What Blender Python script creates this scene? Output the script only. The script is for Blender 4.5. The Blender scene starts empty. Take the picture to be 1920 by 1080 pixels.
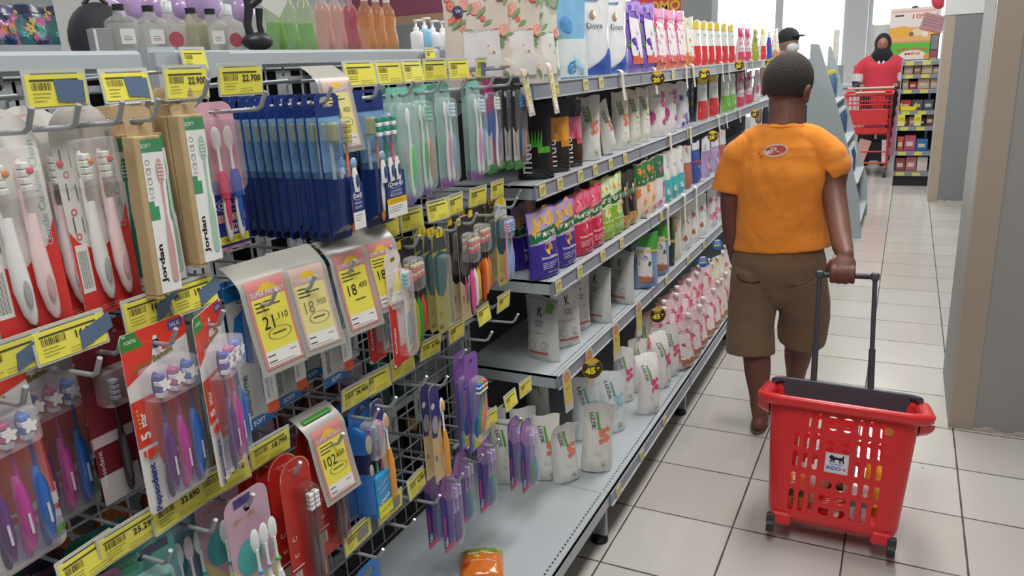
import bpy, math, random
from mathutils import Vector, Matrix
R = math.radians
random.seed(7)
S = bpy.context.scene
COL = S.collection

# ---------------------------------------------------------------- camera
FPX, YAW, PITCH, ROLL, CH = 1436.6, 0.47717, 0.280639, -0.0521690, 1.32954
cy_, sy_ = math.cos(YAW), math.sin(YAW)
_f = Vector((-sy_*math.cos(PITCH), cy_*math.cos(PITCH), -math.sin(PITCH)))
_r0 = Vector((cy_, sy_, 0)); _u0 = _r0.cross(_f)
_r = _r0*math.cos(ROLL)+_u0*math.sin(ROLL); _u = -_r0*math.sin(ROLL)+_u0*math.cos(ROLL)
cam_d = bpy.data.cameras.new('camera'); cam = bpy.data.objects.new('camera', cam_d); COL.objects.link(cam)
cam_d.sensor_width = 36; cam_d.lens = FPX/1920*36; cam_d.clip_start = 0.02; cam_d.clip_end = 200
m = Matrix.Identity(4)
for i in range(3):
    m[i][0] = _r[i]; m[i][1] = _u[i]; m[i][2] = -_f[i]
m[2][3] = CH
cam.matrix_world = m
S.camera = cam
CP = Vector((0, 0, CH))

def at(x, y, X=None, Y=None, Z=None):
    d = _r*((x-960)/FPX)+_u*((540-y)/FPX)+_f
    if X is not None: t = (X-CP[0])/d[0]
    elif Y is not None: t = (Y-CP[1])/d[1]
    else: t = (Z-CP[2])/d[2]
    return CP+d*t
def pj(X, Y, Z):
    d = Vector((X, Y, Z))-CP; z = d.dot(_f)
    return 960+FPX*d.dot(_r)/z, 540-FPX*d.dot(_u)/z
def Yof(px, X, Z):
    lo, hi = .35, 30
    for _ in range(40):
        mid = (lo+hi)/2
        if pj(X, mid, Z)[0] < px: lo = mid
        else: hi = mid
    return lo
def Xof(px, Y, Z):
    lo, hi = -1.4, .6
    for _ in range(40):
        mid = (lo+hi)/2
        if pj(mid, Y, Z)[0] < px: lo = mid
        else: hi = mid
    return lo

# ---------------------------------------------------------------- world, light, exposure
W = bpy.data.worlds.new('world'); S.world = W; W.use_nodes = True
bg = W.node_tree.nodes['Background']; bg.inputs[0].default_value = (.9, .95, 1, 1); bg.inputs[1].default_value = 2.6
S.view_settings.view_transform = 'Standard'; S.view_settings.look = 'None'
S.view_settings.exposure = 0.22; S.view_settings.gamma = 1; S.view_settings.use_curve_mapping = False

def area(name, loc, sx, sy, power, rot=(0, 0, 0), col=(1, .98, .95)):
    l = bpy.data.lights.new(name, 'AREA'); l.shape = 'RECTANGLE'; l.size = sx; l.size_y = sy; l.energy = power; l.color = col
    o = bpy.data.objects.new(name, l); o.location = loc; o.rotation_euler = rot; COL.objects.link(o); return o
for i, yy in enumerate((0.2, 3.0, 5.8, 8.6)):
    area('ceiling_tube_light', (-.1, yy, 2.93), .5, 1.5, 36)
    area('ceiling_tube_light', (-3.2, yy, 2.93), .5, 1.5, 28)
area('window_daylight', (-2.7, 14.35, 1.5), 9.0, 2.4, 130, (R(-90), 0, 0), (.93, .97, 1))

# ---------------------------------------------------------------- materials
_mc = {}
def lin(c):
    return tuple((v/12.92 if v <= .04045 else ((v+.055)/1.055)**2.4) for v in c)
def hexc(h):
    h = h.lstrip('#'); return lin(tuple(int(h[i:i+2], 16)/255 for i in (0, 2, 4)))
def mat(h, rough=.5, metal=0, spec=.5, emit=0, coat=0, bump=0, bscale=40, var=0, alpha=1, trans=0, sss=0):
    key = (h, rough, metal, spec, emit, coat, bump, bscale, var, alpha, trans, sss)
    if key in _mc: return _mc[key]
    M = bpy.data.materials.new('m_'+h.strip('#')); M.use_nodes = True
    nt = M.node_tree; b = nt.nodes['Principled BSDF']; c = hexc(h)+(1,)
    b.inputs['Base Color'].default_value = c; b.inputs['Roughness'].default_value = rough
    b.inputs['Metallic'].default_value = metal; b.inputs['Specular IOR Level'].default_value = spec
    b.inputs['Coat Weight'].default_value = coat; b.inputs['Alpha'].default_value = alpha
    b.inputs['Transmission Weight'].default_value = trans
    if sss: b.inputs['Subsurface Weight'].default_value = sss; b.inputs['Subsurface Scale'].default_value = .01
    if emit: b.inputs['Emission Color'].default_value = c; b.inputs['Emission Strength'].default_value = emit
    if bump or var:
        tc = nt.nodes.new('ShaderNodeTexCoord'); n = nt.nodes.new('ShaderNodeTexNoise'); n.inputs['Scale'].default_value = bscale; n.inputs['Detail'].default_value = 4
        nt.links.new(tc.outputs['Object'], n.inputs['Vector'])
        if bump:
            bp = nt.nodes.new('ShaderNodeBump'); bp.inputs['Strength'].default_value = bump; bp.inputs['Distance'].default_value = .01
            nt.links.new(n.outputs['Fac'], bp.inputs['Height']); nt.links.new(bp.outputs['Normal'], b.inputs['Normal'])
        if var:
            mx = nt.nodes.new('ShaderNodeMix'); mx.data_type = 'RGBA'
            mx.inputs['A'].default_value = tuple(v*(1-var) for v in c[:3])+(1,); mx.inputs['B'].default_value = tuple(min(1, v*(1+var)) for v in c[:3])+(1,)
            nt.links.new(n.outputs['Fac'], mx.inputs['Factor']); nt.links.new(mx.outputs['Result'], b.inputs['Base Color'])
    _mc[key] = M; return M
def clear(h='#ffffff', a=.82, rough=.06):
    a = a+(1-a)*.5
    """clear plastic film: mostly see-through with a sharp sheen"""
    key = ('clear', h, a, rough)
    if key in _mc: return _mc[key]
    M = bpy.data.materials.new('clear_plastic'); M.use_nodes = True; nt = M.node_tree
    for n in list(nt.nodes): nt.nodes.remove(n)
    o = nt.nodes.new('ShaderNodeOutputMaterial'); mx = nt.nodes.new('ShaderNodeMixShader')
    t = nt.nodes.new('ShaderNodeBsdfTransparent'); b = nt.nodes.new('ShaderNodeBsdfPrincipled')
    t.inputs[0].default_value = (1, 1, 1, 1); b.inputs['Base Color'].default_value = hexc(h)+(1,); b.inputs['Roughness'].default_value = rough
    lw = nt.nodes.new('ShaderNodeLayerWeight'); lw.inputs[0].default_value = .35
    mr = nt.nodes.new('ShaderNodeMapRange'); mr.inputs['To Min'].default_value = a; mr.inputs['To Max'].default_value = a*.78
    nt.links.new(lw.outputs['Facing'], mr.inputs['Value']); nt.links.new(mr.outputs[0], mx.inputs[0])
    nt.links.new(b.outputs[0], mx.inputs[1]); nt.links.new(t.outputs[0], mx.inputs[2]); nt.links.new(mx.outputs[0], o.inputs[0])
    _mc[key] = M; return M
def P(h, **k):
    k.setdefault('rough', .35); return mat(h, **k)
METAL = mat('#a3abb0', rough=.38, metal=.25, spec=.5)
STEEL = mat('#9a9fa3', rough=.3, metal=.55)
PAINT = mat('#b3bbc0', rough=.42, bump=.01)

# ---------------------------------------------------------------- mesh builder
class G:
    def __init__(s): s.v = []; s.f = []; s.mi = []; s.m = []; s.sm = []
    def mid(s, m):
        if m not in s.m: s.m.append(m)
        return s.m.index(m)
    def add(s, vs, fs, m, smooth=False, T=None):
        o = len(s.v); k = s.mid(m)
        s.v += [tuple(T @ Vector(p)) if T else tuple(p) for p in vs]
        for f in fs:
            s.f.append(tuple(i+o for i in f)); s.mi.append(k); s.sm.append(smooth)
        return s
    def box(s, c, d, m, T=None, b=0):
        x, y, z = (q/2 for q in d)
        if b:
            b = min(b, x*.95, y*.95, z*.95); vs = []; fs = []
            # chamfered box via 3 slabs of an octagonal outline
            def ring(zz, k):
                xx, yy = x-(b if k else 0), y-(b if k else 0); q = b
                return [(-xx+q, -yy, zz), (xx-q, -yy, zz), (xx, -yy+q, zz), (xx, yy-q, zz), (xx-q, yy, zz), (-xx+q, yy, zz), (-xx, yy-q, zz), (-xx, -yy+q, zz)] if not k else \
                       [(-xx, -yy, zz), (xx, -yy, zz), (xx, -yy, zz), (xx, yy, zz), (xx, yy, zz), (-xx, yy, zz), (-xx, yy, zz), (-xx, -yy, zz)]
            for zz, k in ((-z, 1), (-z+b, 0), (z-b, 0), (z, 1)): vs += ring(zz, k)
            for r_ in range(3):
                for i in range(8):
                    j = (i+1) % 8; fs.append((r_*8+i, r_*8+j, r_*8+8+j, r_*8+8+i))
            fs.append(tuple(range(7, -1, -1))); fs.append(tuple(range(24, 32)))
            vs = [(p[0]+c[0], p[1]+c[1], p[2]+c[2]) for p in vs]
            return s.add(vs, fs, m, False, T)
        vs = [(c[0]+i*x, c[1]+j*y, c[2]+k*z) for k in (-1, 1) for j in (-1, 1) for i in (-1, 1)]
        return s.add(vs, [(0, 2, 3, 1), (4, 5, 7, 6), (0, 1, 5, 4), (2, 6, 7, 3), (0, 4, 6, 2), (1, 3, 7, 5)], m, False, T)
    def prism(s, pts, y0, y1, m, T=None, side=None, smooth=False):
        """outline in the local xz plane, extruded from y0 (front) to y1 (back)"""
        n = len(pts)
        s.add([(p[0], y0, p[1]) for p in pts]+[(p[0], y1, p[1]) for p in pts], [tuple(range(n)), tuple(range(2*n-1, n-1, -1))], m, False, T)
        s.add([(p[0], y0, p[1]) for p in pts]+[(p[0], y1, p[1]) for p in pts], [(i, (i+1) % n+0, (i+1) % n+n, i+n)[::-1] for i in range(n)], side or m, smooth, T)
        return s
    def tube(s, pts, r, m, seg=8, T=None, caps=True, flat=1.0, up=None, smooth=True, closed=False):
        pts = [Vector(p) for p in pts]; n = len(pts); rr = r if isinstance(r, (list, tuple)) else [r]*n
        vs = []; prev = None
        for i, p in enumerate(pts):
            if closed: t = (pts[(i+1) % n]-pts[i-1]).normalized()
            else: t = (pts[min(i+1, n-1)]-pts[max(i-1, 0)]).normalized()
            if prev is None:
                a = Vector(up) if up else (Vector((0, 0, 1)) if abs(t.z) < .9 else Vector((1, 0, 0)))
            else: a = prev
            a = (a-t*a.dot(t)); a = a.normalized() if a.length > 1e-6 else Vector((1, 0, 0)); b = t.cross(a); prev = a
            q = rr[i]; ra, rb = (q if isinstance(q, (list, tuple)) else (q, q*flat))
            for k in range(seg):
                an = 2*math.pi*k/seg; vs.append(p+a*(math.cos(an)*ra)+b*(math.sin(an)*rb))
        fs = []
        for i in range(n if closed else n-1):
            for k in range(seg):
                j = (k+1) % seg; i2 = (i+1) % n; fs.append((i*seg+k, i*seg+j, i2*seg+j, i2*seg+k))
        s.add(vs, fs, m, smooth, T)
        if caps and not closed:
            s.add(vs[:seg], [tuple(range(seg-1, -1, -1))], m, False, T); s.add(vs[-seg:], [tuple(range(seg))], m, False, T)
        return s
    def lathe(s, prof, m, seg=20, c=(0, 0), T=None, sx=1, sy=1, smooth=True, sq=0, caps=True):
        """prof: (radius, z) pairs; sq squares the section off"""
        vs = []; n = len(prof)
        for r_, z in prof:
            for k in range(seg):
                a = 2*math.pi*k/seg; ca, sa = math.cos(a), math.sin(a)
                if sq: q = (abs(ca)**(2+sq*6)+abs(sa)**(2+sq*6))**(-1/(2+sq*6))
                else: q = 1
                vs.append((c[0]+r_*ca*q*sx, c[1]+r_*sa*q*sy, z))
        fs = [(i*seg+k, i*seg+(k+1) % seg, (i+1)*seg+(k+1) % seg, (i+1)*seg+k) for i in range(n-1) for k in range(seg)]
        s.add(vs, fs, m, smooth, T)
        if caps:
            s.add(vs[:seg], [tuple(range(seg-1, -1, -1))], m, False, T); s.add(vs[-seg:], [tuple(range(seg))], m, False, T)
        return s
    def grid(s, fn, nu, nv, m, T=None, smooth=True, wrapu=False, pick=None):
        """fn(u,v)->point, u,v in 0..1"""
        vs = [fn(i/(nu if wrapu else nu), j/nv) for j in range(nv+1) for i in range(nu if wrapu else nu+1)]
        w = nu if wrapu else nu+1; o = len(s.v); s.v += [tuple(T @ Vector(p)) if T else tuple(p) for p in vs]
        for j in range(nv):
            for i in range(nu):
                i2 = (i+1) % w if wrapu else i+1
                s.f.append((o+j*w+i, o+j*w+i2, o+(j+1)*w+i2, o+(j+1)*w+i)); s.sm.append(smooth)
                s.mi.append(s.mid(pick((i+.5)/nu, (j+.5)/nv) if pick else m))
        return s
    def ell(s, c, r, m, T=None, su=12, sv=8, smooth=True):
        def fn(u, v):
            a = 2*math.pi*u; b = math.pi*(v-.5)
            return (c[0]+r[0]*math.cos(a)*math.cos(b), c[1]+r[1]*math.sin(a)*math.cos(b), c[2]+r[2]*math.sin(b))
        return s.grid(fn, su, sv, m, T, smooth, wrapu=True)
    def build(s, name, parent=None, T=None, loc=None):
        me = bpy.data.meshes.new(name); me.from_pydata(s.v, [], s.f); me.update()
        for q in s.m: me.materials.append(q)
        me.polygons.foreach_set('material_index', s.mi); me.polygons.foreach_set('use_smooth', s.sm); me.update()
        o = bpy.data.objects.new(name, me); COL.objects.link(o)
        if parent: o.parent = parent
        if T: o.matrix_local = T
        if loc: o.location = loc
        return o

def thing(name, label, cat, loc=(0, 0, 0), rz=0, group=None, rot=None):
    o = bpy.data.objects.new(name, None); o.empty_display_size = .02; COL.objects.link(o)
    o.location = loc; o.rotation_euler = rot if rot else (0, 0, rz); o['label'] = label; o['category'] = cat
    if group: o['group'] = group
    return o
def tag(o, label, cat, group=None, kind=None):
    o['label'] = label; o['category'] = cat
    if group: o['group'] = group
    if kind: o['kind'] = kind
    return o
def struct(g, name, label=None):
    o = g.build(name); o['kind'] = 'structure'
    if label: o['label'] = label
    return o
def dup(root, loc=None, rz=None, label=None, group=None, rot=None, scale=None):
    r_ = root.copy(); COL.objects.link(r_)
    if loc is not None: r_.location = loc
    if rot is not None: r_.rotation_euler = rot
    elif rz is not None: r_.rotation_euler = (0, 0, rz)
    if label: r_['label'] = label
    if group: r_['group'] = group
    if scale: r_.scale = scale
    for ch in list(root.children):
        c = ch.copy(); COL.objects.link(c); c.parent = r_
        for g in list(ch.children):
            d = g.copy(); COL.objects.link(d); d.parent = c
    return r_

# outlines
def arc(cx, cz, r_, a0, a1, n=6, rz=None):
    rz = rz or r_
    return [(cx+r_*math.cos(R(a0+(a1-a0)*i/n)), cz+rz*math.sin(R(a0+(a1-a0)*i/n))) for i in range(n+1)]
def rrect(x0, z0, x1, z1, r_=.005, rt=None, n=4):
    rt = r_ if rt is None else rt
    return arc(x0+r_, z0+r_, r_, 180, 270, n)+arc(x1-r_, z0+r_, r_, 270, 360, n)+arc(x1-rt, z1-rt, rt, 0, 90, n)+arc(x0+rt, z1-rt, rt, 90, 180, n)
def with_hole(out, hole, ti=None):
    """outline with a hole joined by a zero-width cut from the topmost outline point"""
    k = max(range(len(out)), key=lambda i: (round(out[i][1], 5), -abs(out[i][0])))
    h = max(range(len(hole)), key=lambda i: hole[i][1])
    hole = hole[h:]+hole[:h]; hole = [hole[0]]+hole[1:][::-1]
    return out[:k+1]+hole+[hole[0]]+out[k:]
def slot(cx, cz, w, h):
    return rrect(cx-w/2, cz-h/2, cx+w/2, cz+h/2, h/2*.98, n=3)

# lettering
_tx = {}
def glyphs(txt, bold=0):
    k = (txt, bold)
    if k in _tx: return _tx[k]
    c = bpy.data.curves.new('t', 'FONT'); c.body = txt; c.size = 1; c.resolution_u = 2; c.offset = bold; c.align_x = 'LEFT'
    o = bpy.data.objects.new('t', c); COL.objects.link(o)
    bpy.context.view_layer.update()
    me = o.to_mesh(); vs = [tuple(v.co) for v in me.vertices]; fs = [tuple(p.vertices) for p in me.polygons]
    o.to_mesh_clear(); bpy.data.objects.remove(o)
    if vs:
        x0 = min(v[0] for v in vs); x1 = max(v[0] for v in vs); y0 = min(v[1] for v in vs); y1 = max(v[1] for v in vs)
    else: x0 = x1 = y0 = y1 = 0
    _tx[k] = (vs, fs, x0, x1, y0, y1); return _tx[k]

class Art:
    """flat printed shapes laid on a surface fn(u,z,lift)->point"""
    def __init__(s, g, fn=None, y=0):
        s.g = g; s.fn = fn or (lambda u, z, l: (u, y-l, z)); s.l = .0003; s.kx = 1
    def L(s): s.l += .00006; return s.l
    def rect(s, u0, z0, u1, z1, m, nu=1, nv=1):
        l = s.L(); s.g.grid(lambda a, b: s.fn(u0+(u1-u0)*a, z0+(z1-z0)*b, l), nu, nv, m, smooth=True); return s
    def quad(s, a, b, c, d, m, n=1):
        l = s.L()
        def fn(u, v):
            p = (a[0]*(1-u)+b[0]*u, a[1]*(1-u)+b[1]*u); q = (d[0]*(1-u)+c[0]*u, d[1]*(1-u)+c[1]*u)
            return s.fn(p[0]*(1-v)+q[0]*v, p[1]*(1-v)+q[1]*v, l)
        s.g.grid(fn, n, n, m); return s
    def poly(s, pts, m):
        l = s.L(); s.g.add([s.fn(p[0], p[1], l) for p in pts], [tuple(range(len(pts)))], m); return s
    def disc(s, c, r_, m, rz=None, n=14, rot=0):
        kx = s.kx; r_ = r_/kx; rz = rz or r_; l = s.L(); ca, sa = math.cos(R(rot)), math.sin(R(rot)); vs = [s.fn(c[0], c[1], l)]
        for k in range(n):
            a = 2*math.pi*k/n; x = r_*math.cos(a); z = rz*math.sin(a); vs.append(s.fn(c[0]+(x*ca-z*sa)*kx, c[1]+x*sa+z*ca, l))
        s.g.add(vs, [(0, k+1, (k+1) % n+1) for k in range(n)], m); return s
    def ring(s, c, r_, m, t=.2, rz=None, n=16, rot=0):
        kx = s.kx; r_ = r_/kx; rz = rz or r_; l = s.L(); ca, sa = math.cos(R(rot)), math.sin(R(rot)); vs = []
        for q in (1, 1-t):
            for k in range(n):
                a = 2*math.pi*k/n; x = r_*q*math.cos(a); z = rz*q*math.sin(a); vs.append(s.fn(c[0]+(x*ca-z*sa)*kx, c[1]+x*sa+z*ca, l))
        s.g.add(vs, [(k, (k+1) % n, n+(k+1) % n, n+k) for k in range(n)], m); return s
    def text(s, t, c, h, m, w=None, rot=0, bold=0, skew=0):
        """centred on c, cap height h, optional forced width w"""
        vs, fs, x0, x1, y0, y1 = glyphs(t, bold)
        if not vs: return s
        l = s.L(); k = h/max(1e-6, y1-y0); kx = (w/(x1-x0)/s.kx) if w else abs(k); ca, sa = math.cos(R(rot)), math.sin(R(rot)); out = []
        for v in vs:
            x = (v[0]-(x0+x1)/2)*kx; z = (v[1]-(y0+y1)/2)*k; x += skew*z
            out.append(s.fn(c[0]+(x*ca-z*sa)*s.kx, c[1]+x*sa+z*ca, l))
        s.g.add(out, fs, m); return s
    def lines(s, u0, u1, z, m, n=3, dz=.003, t=.0007, rnd=.4):
        for i in range(n):
            e = u0+(u1-u0)*(1-random.random()*rnd); s.rect(u0, z-i*dz, e, z-i*dz+t, m)
        return s
    def barcode(s, u0, z0, u1, z1, m, n=14):
        l = s.L(); x = u0; vs = []; fs = []
        st = (u1-u0)/n
        for i in range(n):
            a = u0+i*st; b = a+st*(.25+.45*random.random()); o = len(vs)
            vs += [s.fn(a, z0, l), s.fn(b, z0, l), s.fn(b, z1, l), s.fn(a, z1, l)]; fs.append((o, o+1, o+2, o+3))
        s.g.add(vs, fs, m); return s
    def flower(s, c, r_, m, m2=None, n=5, rot=0):
        for k in range(n):
            a = 2*math.pi*k/n+R(rot); s.disc((c[0]+.55*r_*math.cos(a), c[1]+.55*r_*math.sin(a)), r_*.5, m, rz=r_*.34, n=8, rot=math.degrees(a))
        if m2: s.disc(c, r_*.25, m2, n=8)
        return s
    def leaf(s, c, w, h, m, rot=0):
        s.poly([(c[0]+(x*math.cos(R(rot))-z*math.sin(R(rot)))*s.kx, c[1]+(x*math.sin(R(rot))+z*math.cos(R(rot)))) for x, z in ((0, -h/2), (w*.4, -h*.2), (w/2, h*.1), (w*.2, h*.38), (0, h/2), (-w*.35, h*.2), (-w*.4, -h*.2))], m); return s
BLK = mat('#1c1b1f', rough=.5); WHT = P('#f2f1ee'); YEL = P('#f2e95c', rough=.45); DGR = mat('#55595c')
# ---------------------------------------------------------------- setting
def floor_mat():
    M = bpy.data.materials.new('floor_tiles'); M.use_nodes = True; nt = M.node_tree; b = nt.nodes['Principled BSDF']
    ge = nt.nodes.new('ShaderNodeNewGeometry'); sp = nt.nodes.new('ShaderNodeSeparateXYZ'); nt.links.new(ge.outputs['Position'], sp.inputs[0])
    def mn(op, a, bb=None, c=None):
        n = nt.nodes.new('ShaderNodeMath'); n.operation = op
        for i, q in enumerate((a, bb, c)):
            if q is None: continue
            if isinstance(q, (int, float)): n.inputs[i].default_value = q
            else: nt.links.new(q, n.inputs[i])
        return n.outputs[0]
    nz = nt.nodes.new('ShaderNodeTexNoise'); nz.inputs['Scale'].default_value = 9; nz.inputs['Detail'].default_value = 5
    nt.links.new(ge.outputs['Position'], nz.inputs['Vector'])
    wid = mn('MULTIPLY_ADD', nz.outputs['Fac'], .012, .0035)
    ds = []; ids = []
    for ax, off in ((0, -.6576), (1, 1.7182)):
        q = mn('DIVIDE', mn('SUBTRACT', sp.outputs[ax], off), .3)
        fr = mn('FRACT', mn('ADD', q, .5)); ds.append(mn('ABSOLUTE', mn('SUBTRACT', fr, .5))); ids.append(mn('FLOOR', q))
    dmin = mn('MINIMUM', ds[0], ds[1])
    gr = nt.nodes.new('ShaderNodeMapRange'); nt.links.new(dmin, gr.inputs['Value']); nt.links.new(mn('MULTIPLY', wid, .75), gr.inputs['From Min']); nt.links.new(mn('MULTIPLY', wid, 1.1), gr.inputs['From Max'])
    wn = nt.nodes.new('ShaderNodeTexWhiteNoise'); wn.noise_dimensions = '2D'; cb = nt.nodes.new('ShaderNodeCombineXYZ')
    nt.links.new(ids[0], cb.inputs[0]); nt.links.new(ids[1], cb.inputs[1]); nt.links.new(cb.outputs[0], wn.inputs['Vector'])
    n2 = nt.nodes.new('ShaderNodeTexNoise'); n2.inputs['Scale'].default_value = 2.2; n2.inputs['Detail'].default_value = 3; nt.links.new(ge.outputs['Position'], n2.inputs['Vector'])
    ramp = nt.nodes.new('ShaderNodeMix'); ramp.data_type = 'RGBA'; ramp.inputs['A'].default_value = hexc('#b7b1aa')+(1,); ramp.inputs['B'].default_value = hexc('#cfcdc8')+(1,)
    nt.links.new(mn('MULTIPLY_ADD', wn.outputs['Value'], .45, mn('MULTIPLY', n2.outputs['Fac'], .6)), ramp.inputs['Factor'])
    # scattered dark specks
    vo = nt.nodes.new('ShaderNodeTexVoronoi'); vo.inputs['Scale'].default_value = 6; nt.links.new(ge.outputs['Position'], vo.inputs['Vector'])
    spk = mn('GREATER_THAN', vo.outputs['Distance'], .022)
    mx = nt.nodes.new('ShaderNodeMix'); mx.data_type = 'RGBA'; mx.inputs['A'].default_value = hexc('#4a423d')+(1,)
    nt.links.new(ramp.outputs['Result'], mx.inputs['B']); nt.links.new(mn('MULTIPLY', gr.outputs[0], spk), mx.inputs['Factor'])
    nt.links.new(mx.outputs['Result'], b.inputs['Base Color'])
    rr = nt.nodes.new('ShaderNodeMapRange'); rr.inputs['To Min'].default_value = .7; rr.inputs['To Max'].default_value = .16
    nt.links.new(gr.outputs[0], rr.inputs['Value']); nt.links.new(rr.outputs[0], b.inputs['Roughness'])
    bp = nt.nodes.new('ShaderNodeBump'); bp.inputs['Strength'].default_value = .35; bp.inputs['Distance'].default_value = .002
    nw = nt.nodes.new('ShaderNodeTexNoise'); nw.inputs['Scale'].default_value = 5; nt.links.new(ge.outputs['Position'], nw.inputs['Vector'])
    nt.links.new(mn('ADD', gr.outputs[0], mn('MULTIPLY', nw.outputs['Fac'], .8)), bp.inputs['Height']); nt.links.new(bp.outputs[0], b.inputs['Normal'])
    return M
g = G(); g.box((-2.5, 5, -.05), (14, 24, .1), floor_mat()); struct(g, 'floor', 'white square floor tiles with dark joints')
CEIL = mat('#e2e3e2', rough=.8); WALLM = mat('#d3d6d6', rough=.7)
g = G(); g.box((-2.5, 5, 3.05), (14, 24, .1), CEIL)
struct(g, 'ceiling')
g = G(); g.box((4.55, 5, 1.5), (.1, 24, 3), WALLM); struct(g, 'wall_right')
g = G(); g.box((-9.55, 5, 1.5), (.1, 24, 3), WALLM); struct(g, 'wall_left')
g = G(); g.box((-2.5, -7.05, 1.5), (14, .1, 3), WALLM); struct(g, 'wall_back')
# far wall: low sill, lintel, piers; glass between
g = G()
g.box((-2.5, 14, .12), (14, .2, .24), WALLM); g.box((-2.5, 14, 2.85), (14, .2, .3), WALLM)
g.box((-8.4, 14, 1.5), (2.2, .2, 3), WALLM); g.box((3.2, 14, 1.5), (2.6, .2, 3), WALLM)
struct(g, 'wall_front')
FR = mat('#dfe3e3', rough=.4)
def window(n, x0, x1, cross):
    w = G(); z0, z1 = .24, 2.7
    for x in (x0+.03, x1-.03): w.box((x, 14, (z0+z1)/2), (.06, .1, z1-z0), FR)
    for z in (z0+.03, z1-.03, cross): w.box(((x0+x1)/2, 14, z), (x1-x0, .1, .06), FR)
    o = struct(w, 'window_%d' % n)
    p = G(); p.box(((x0+x1)/2, 14, (z0+z1)/2), (x1-x0-.1, .008, z1-z0-.1), clear('#ffffff', .96, .02)); p.build('pane', o)
for i, (a, b_) in enumerate(((-7.3, -5.3), (-5.3, -3.5), (-3.5, -2.0), (-2.0, -.95), (-.65, 1.9))): window(i+1, a, b_, .95)
g = G(); g.box((-.80, 13.9, 1.5), (.3, .35, 3), mat('#e2e4e6', rough=.6)); struct(g, 'trim_1', 'light grey column between the bright windows')
# ground outside
g = G(); g.box((-2.5, 22, -.06), (30, 15.6, .1), mat('#b8bab4', rough=.9)); struct(g, 'floor_outside', 'pale paving outside the windows')

# pillars
GREYP = mat('#a09f9e', rough=.55, bump=.04, bscale=60, var=.06); TRIM = mat('#b3a596', rough=.5, metal=.05, spec=.3, bump=.03, bscale=20); PWH = mat('#aeb2b1', rough=.85, spec=.2)
def pillar(name, label, x0, x1, y0, y1, tw, ztop, panel):
    t = thing(name, label, 'pillar', ((x0+x1)/2, (y0+y1)/2, 0))
    o = t.location; g = G(); g.box((0, 0, 1.5), (x1-x0-.012, y1-y0-.012, 3), PWH); g.build('core', t)
    g = G(); zc = ztop/2; fy = y0-o.y
    g.box(((x0+tw+x1)/2-o.x, fy+.0035, zc+.004), (x1-x0-tw, .007, ztop-.008), panel)
    g.build('front_panel', t)
    g = G(); g.box((x0-o.x+tw/2, fy+.0015, zc), (tw, .009, ztop), TRIM); g.box((x0-o.x+.004, fy+.03, zc), (.004, .06, ztop), TRIM); g.build('corner_strip', t)
    g = G(); g.box((x0-o.x+.0035, (y1-y0)*.05, zc), (.005, (y1-y0)*.85, ztop), PWH); g.build('side_panel', t)
    g = G()
    for k in range(16):
        a = x0-o.x+tw+k*(x1-x0-tw)/16; g.ell((a+.012, fy-.001, .004+.003*math.sin(k*2.1)), (.024, .002, .009+.005*math.sin(k*1.7)), mat('#bdb3a8', rough=.8), su=8, sv=6)
    g.build('chipped_base', t)
    return t
pillar('pillar', 'large grey pillar at the right edge with brown metal corner strip', .226, .83, 2.935, 3.5, .078, 3, GREYP)
pillar('pillar', 'farther grey pillar with pale box around its top beside the small goods shelf', .228, .62, 7.64, 8.1, .075, 1.56, mat('#85898c', rough=.5, bump=.04, bscale=60, var=.06))
g = G(); g.box((.42, 7.87, 2.28), (.40, .48, 1.44), mat('#dfe3e2', rough=.5)); struct(g, 'trim_2', 'pale boxed top of the farther pillar')
# grey pillar and red banner behind the left gondola
g = G(); g.box((-1.71, 7.2, 1.5), (.27, .25, 3), mat('#84888c', rough=.6)); struct(g, 'trim_3', 'grey column behind the top shelf')
g = G(); g.box((-2.12, 1.56, 1.5), (.19, .10, 3), mat('#d5d6d5', rough=.6)); struct(g, 'trim_4', 'pale column behind the perfume bottles at upper left')
# ceiling lamps (fixtures)
for i, yy in enumerate((0.2, 3.0, 5.8, 8.6)):
    for xx in (-.1, -3.2):
        t = thing('ceiling_lamp', 'fluorescent ceiling lamp above the aisle', 'lamp', (xx, yy, 3.0), group='ceiling lamps over the aisles')
        g = G(); g.box((0, 0, -.015), (.62, 1.6, .03), mat('#e8e8e8')); g.build('housing', t)
        g = G()
        for q in (-.2, 0, .2): g.tube([(q, -.75, -.05), (q, .75, -.05)], .013, mat('#ffffff', emit=3.0))
        g.build('tubes', t)
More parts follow.
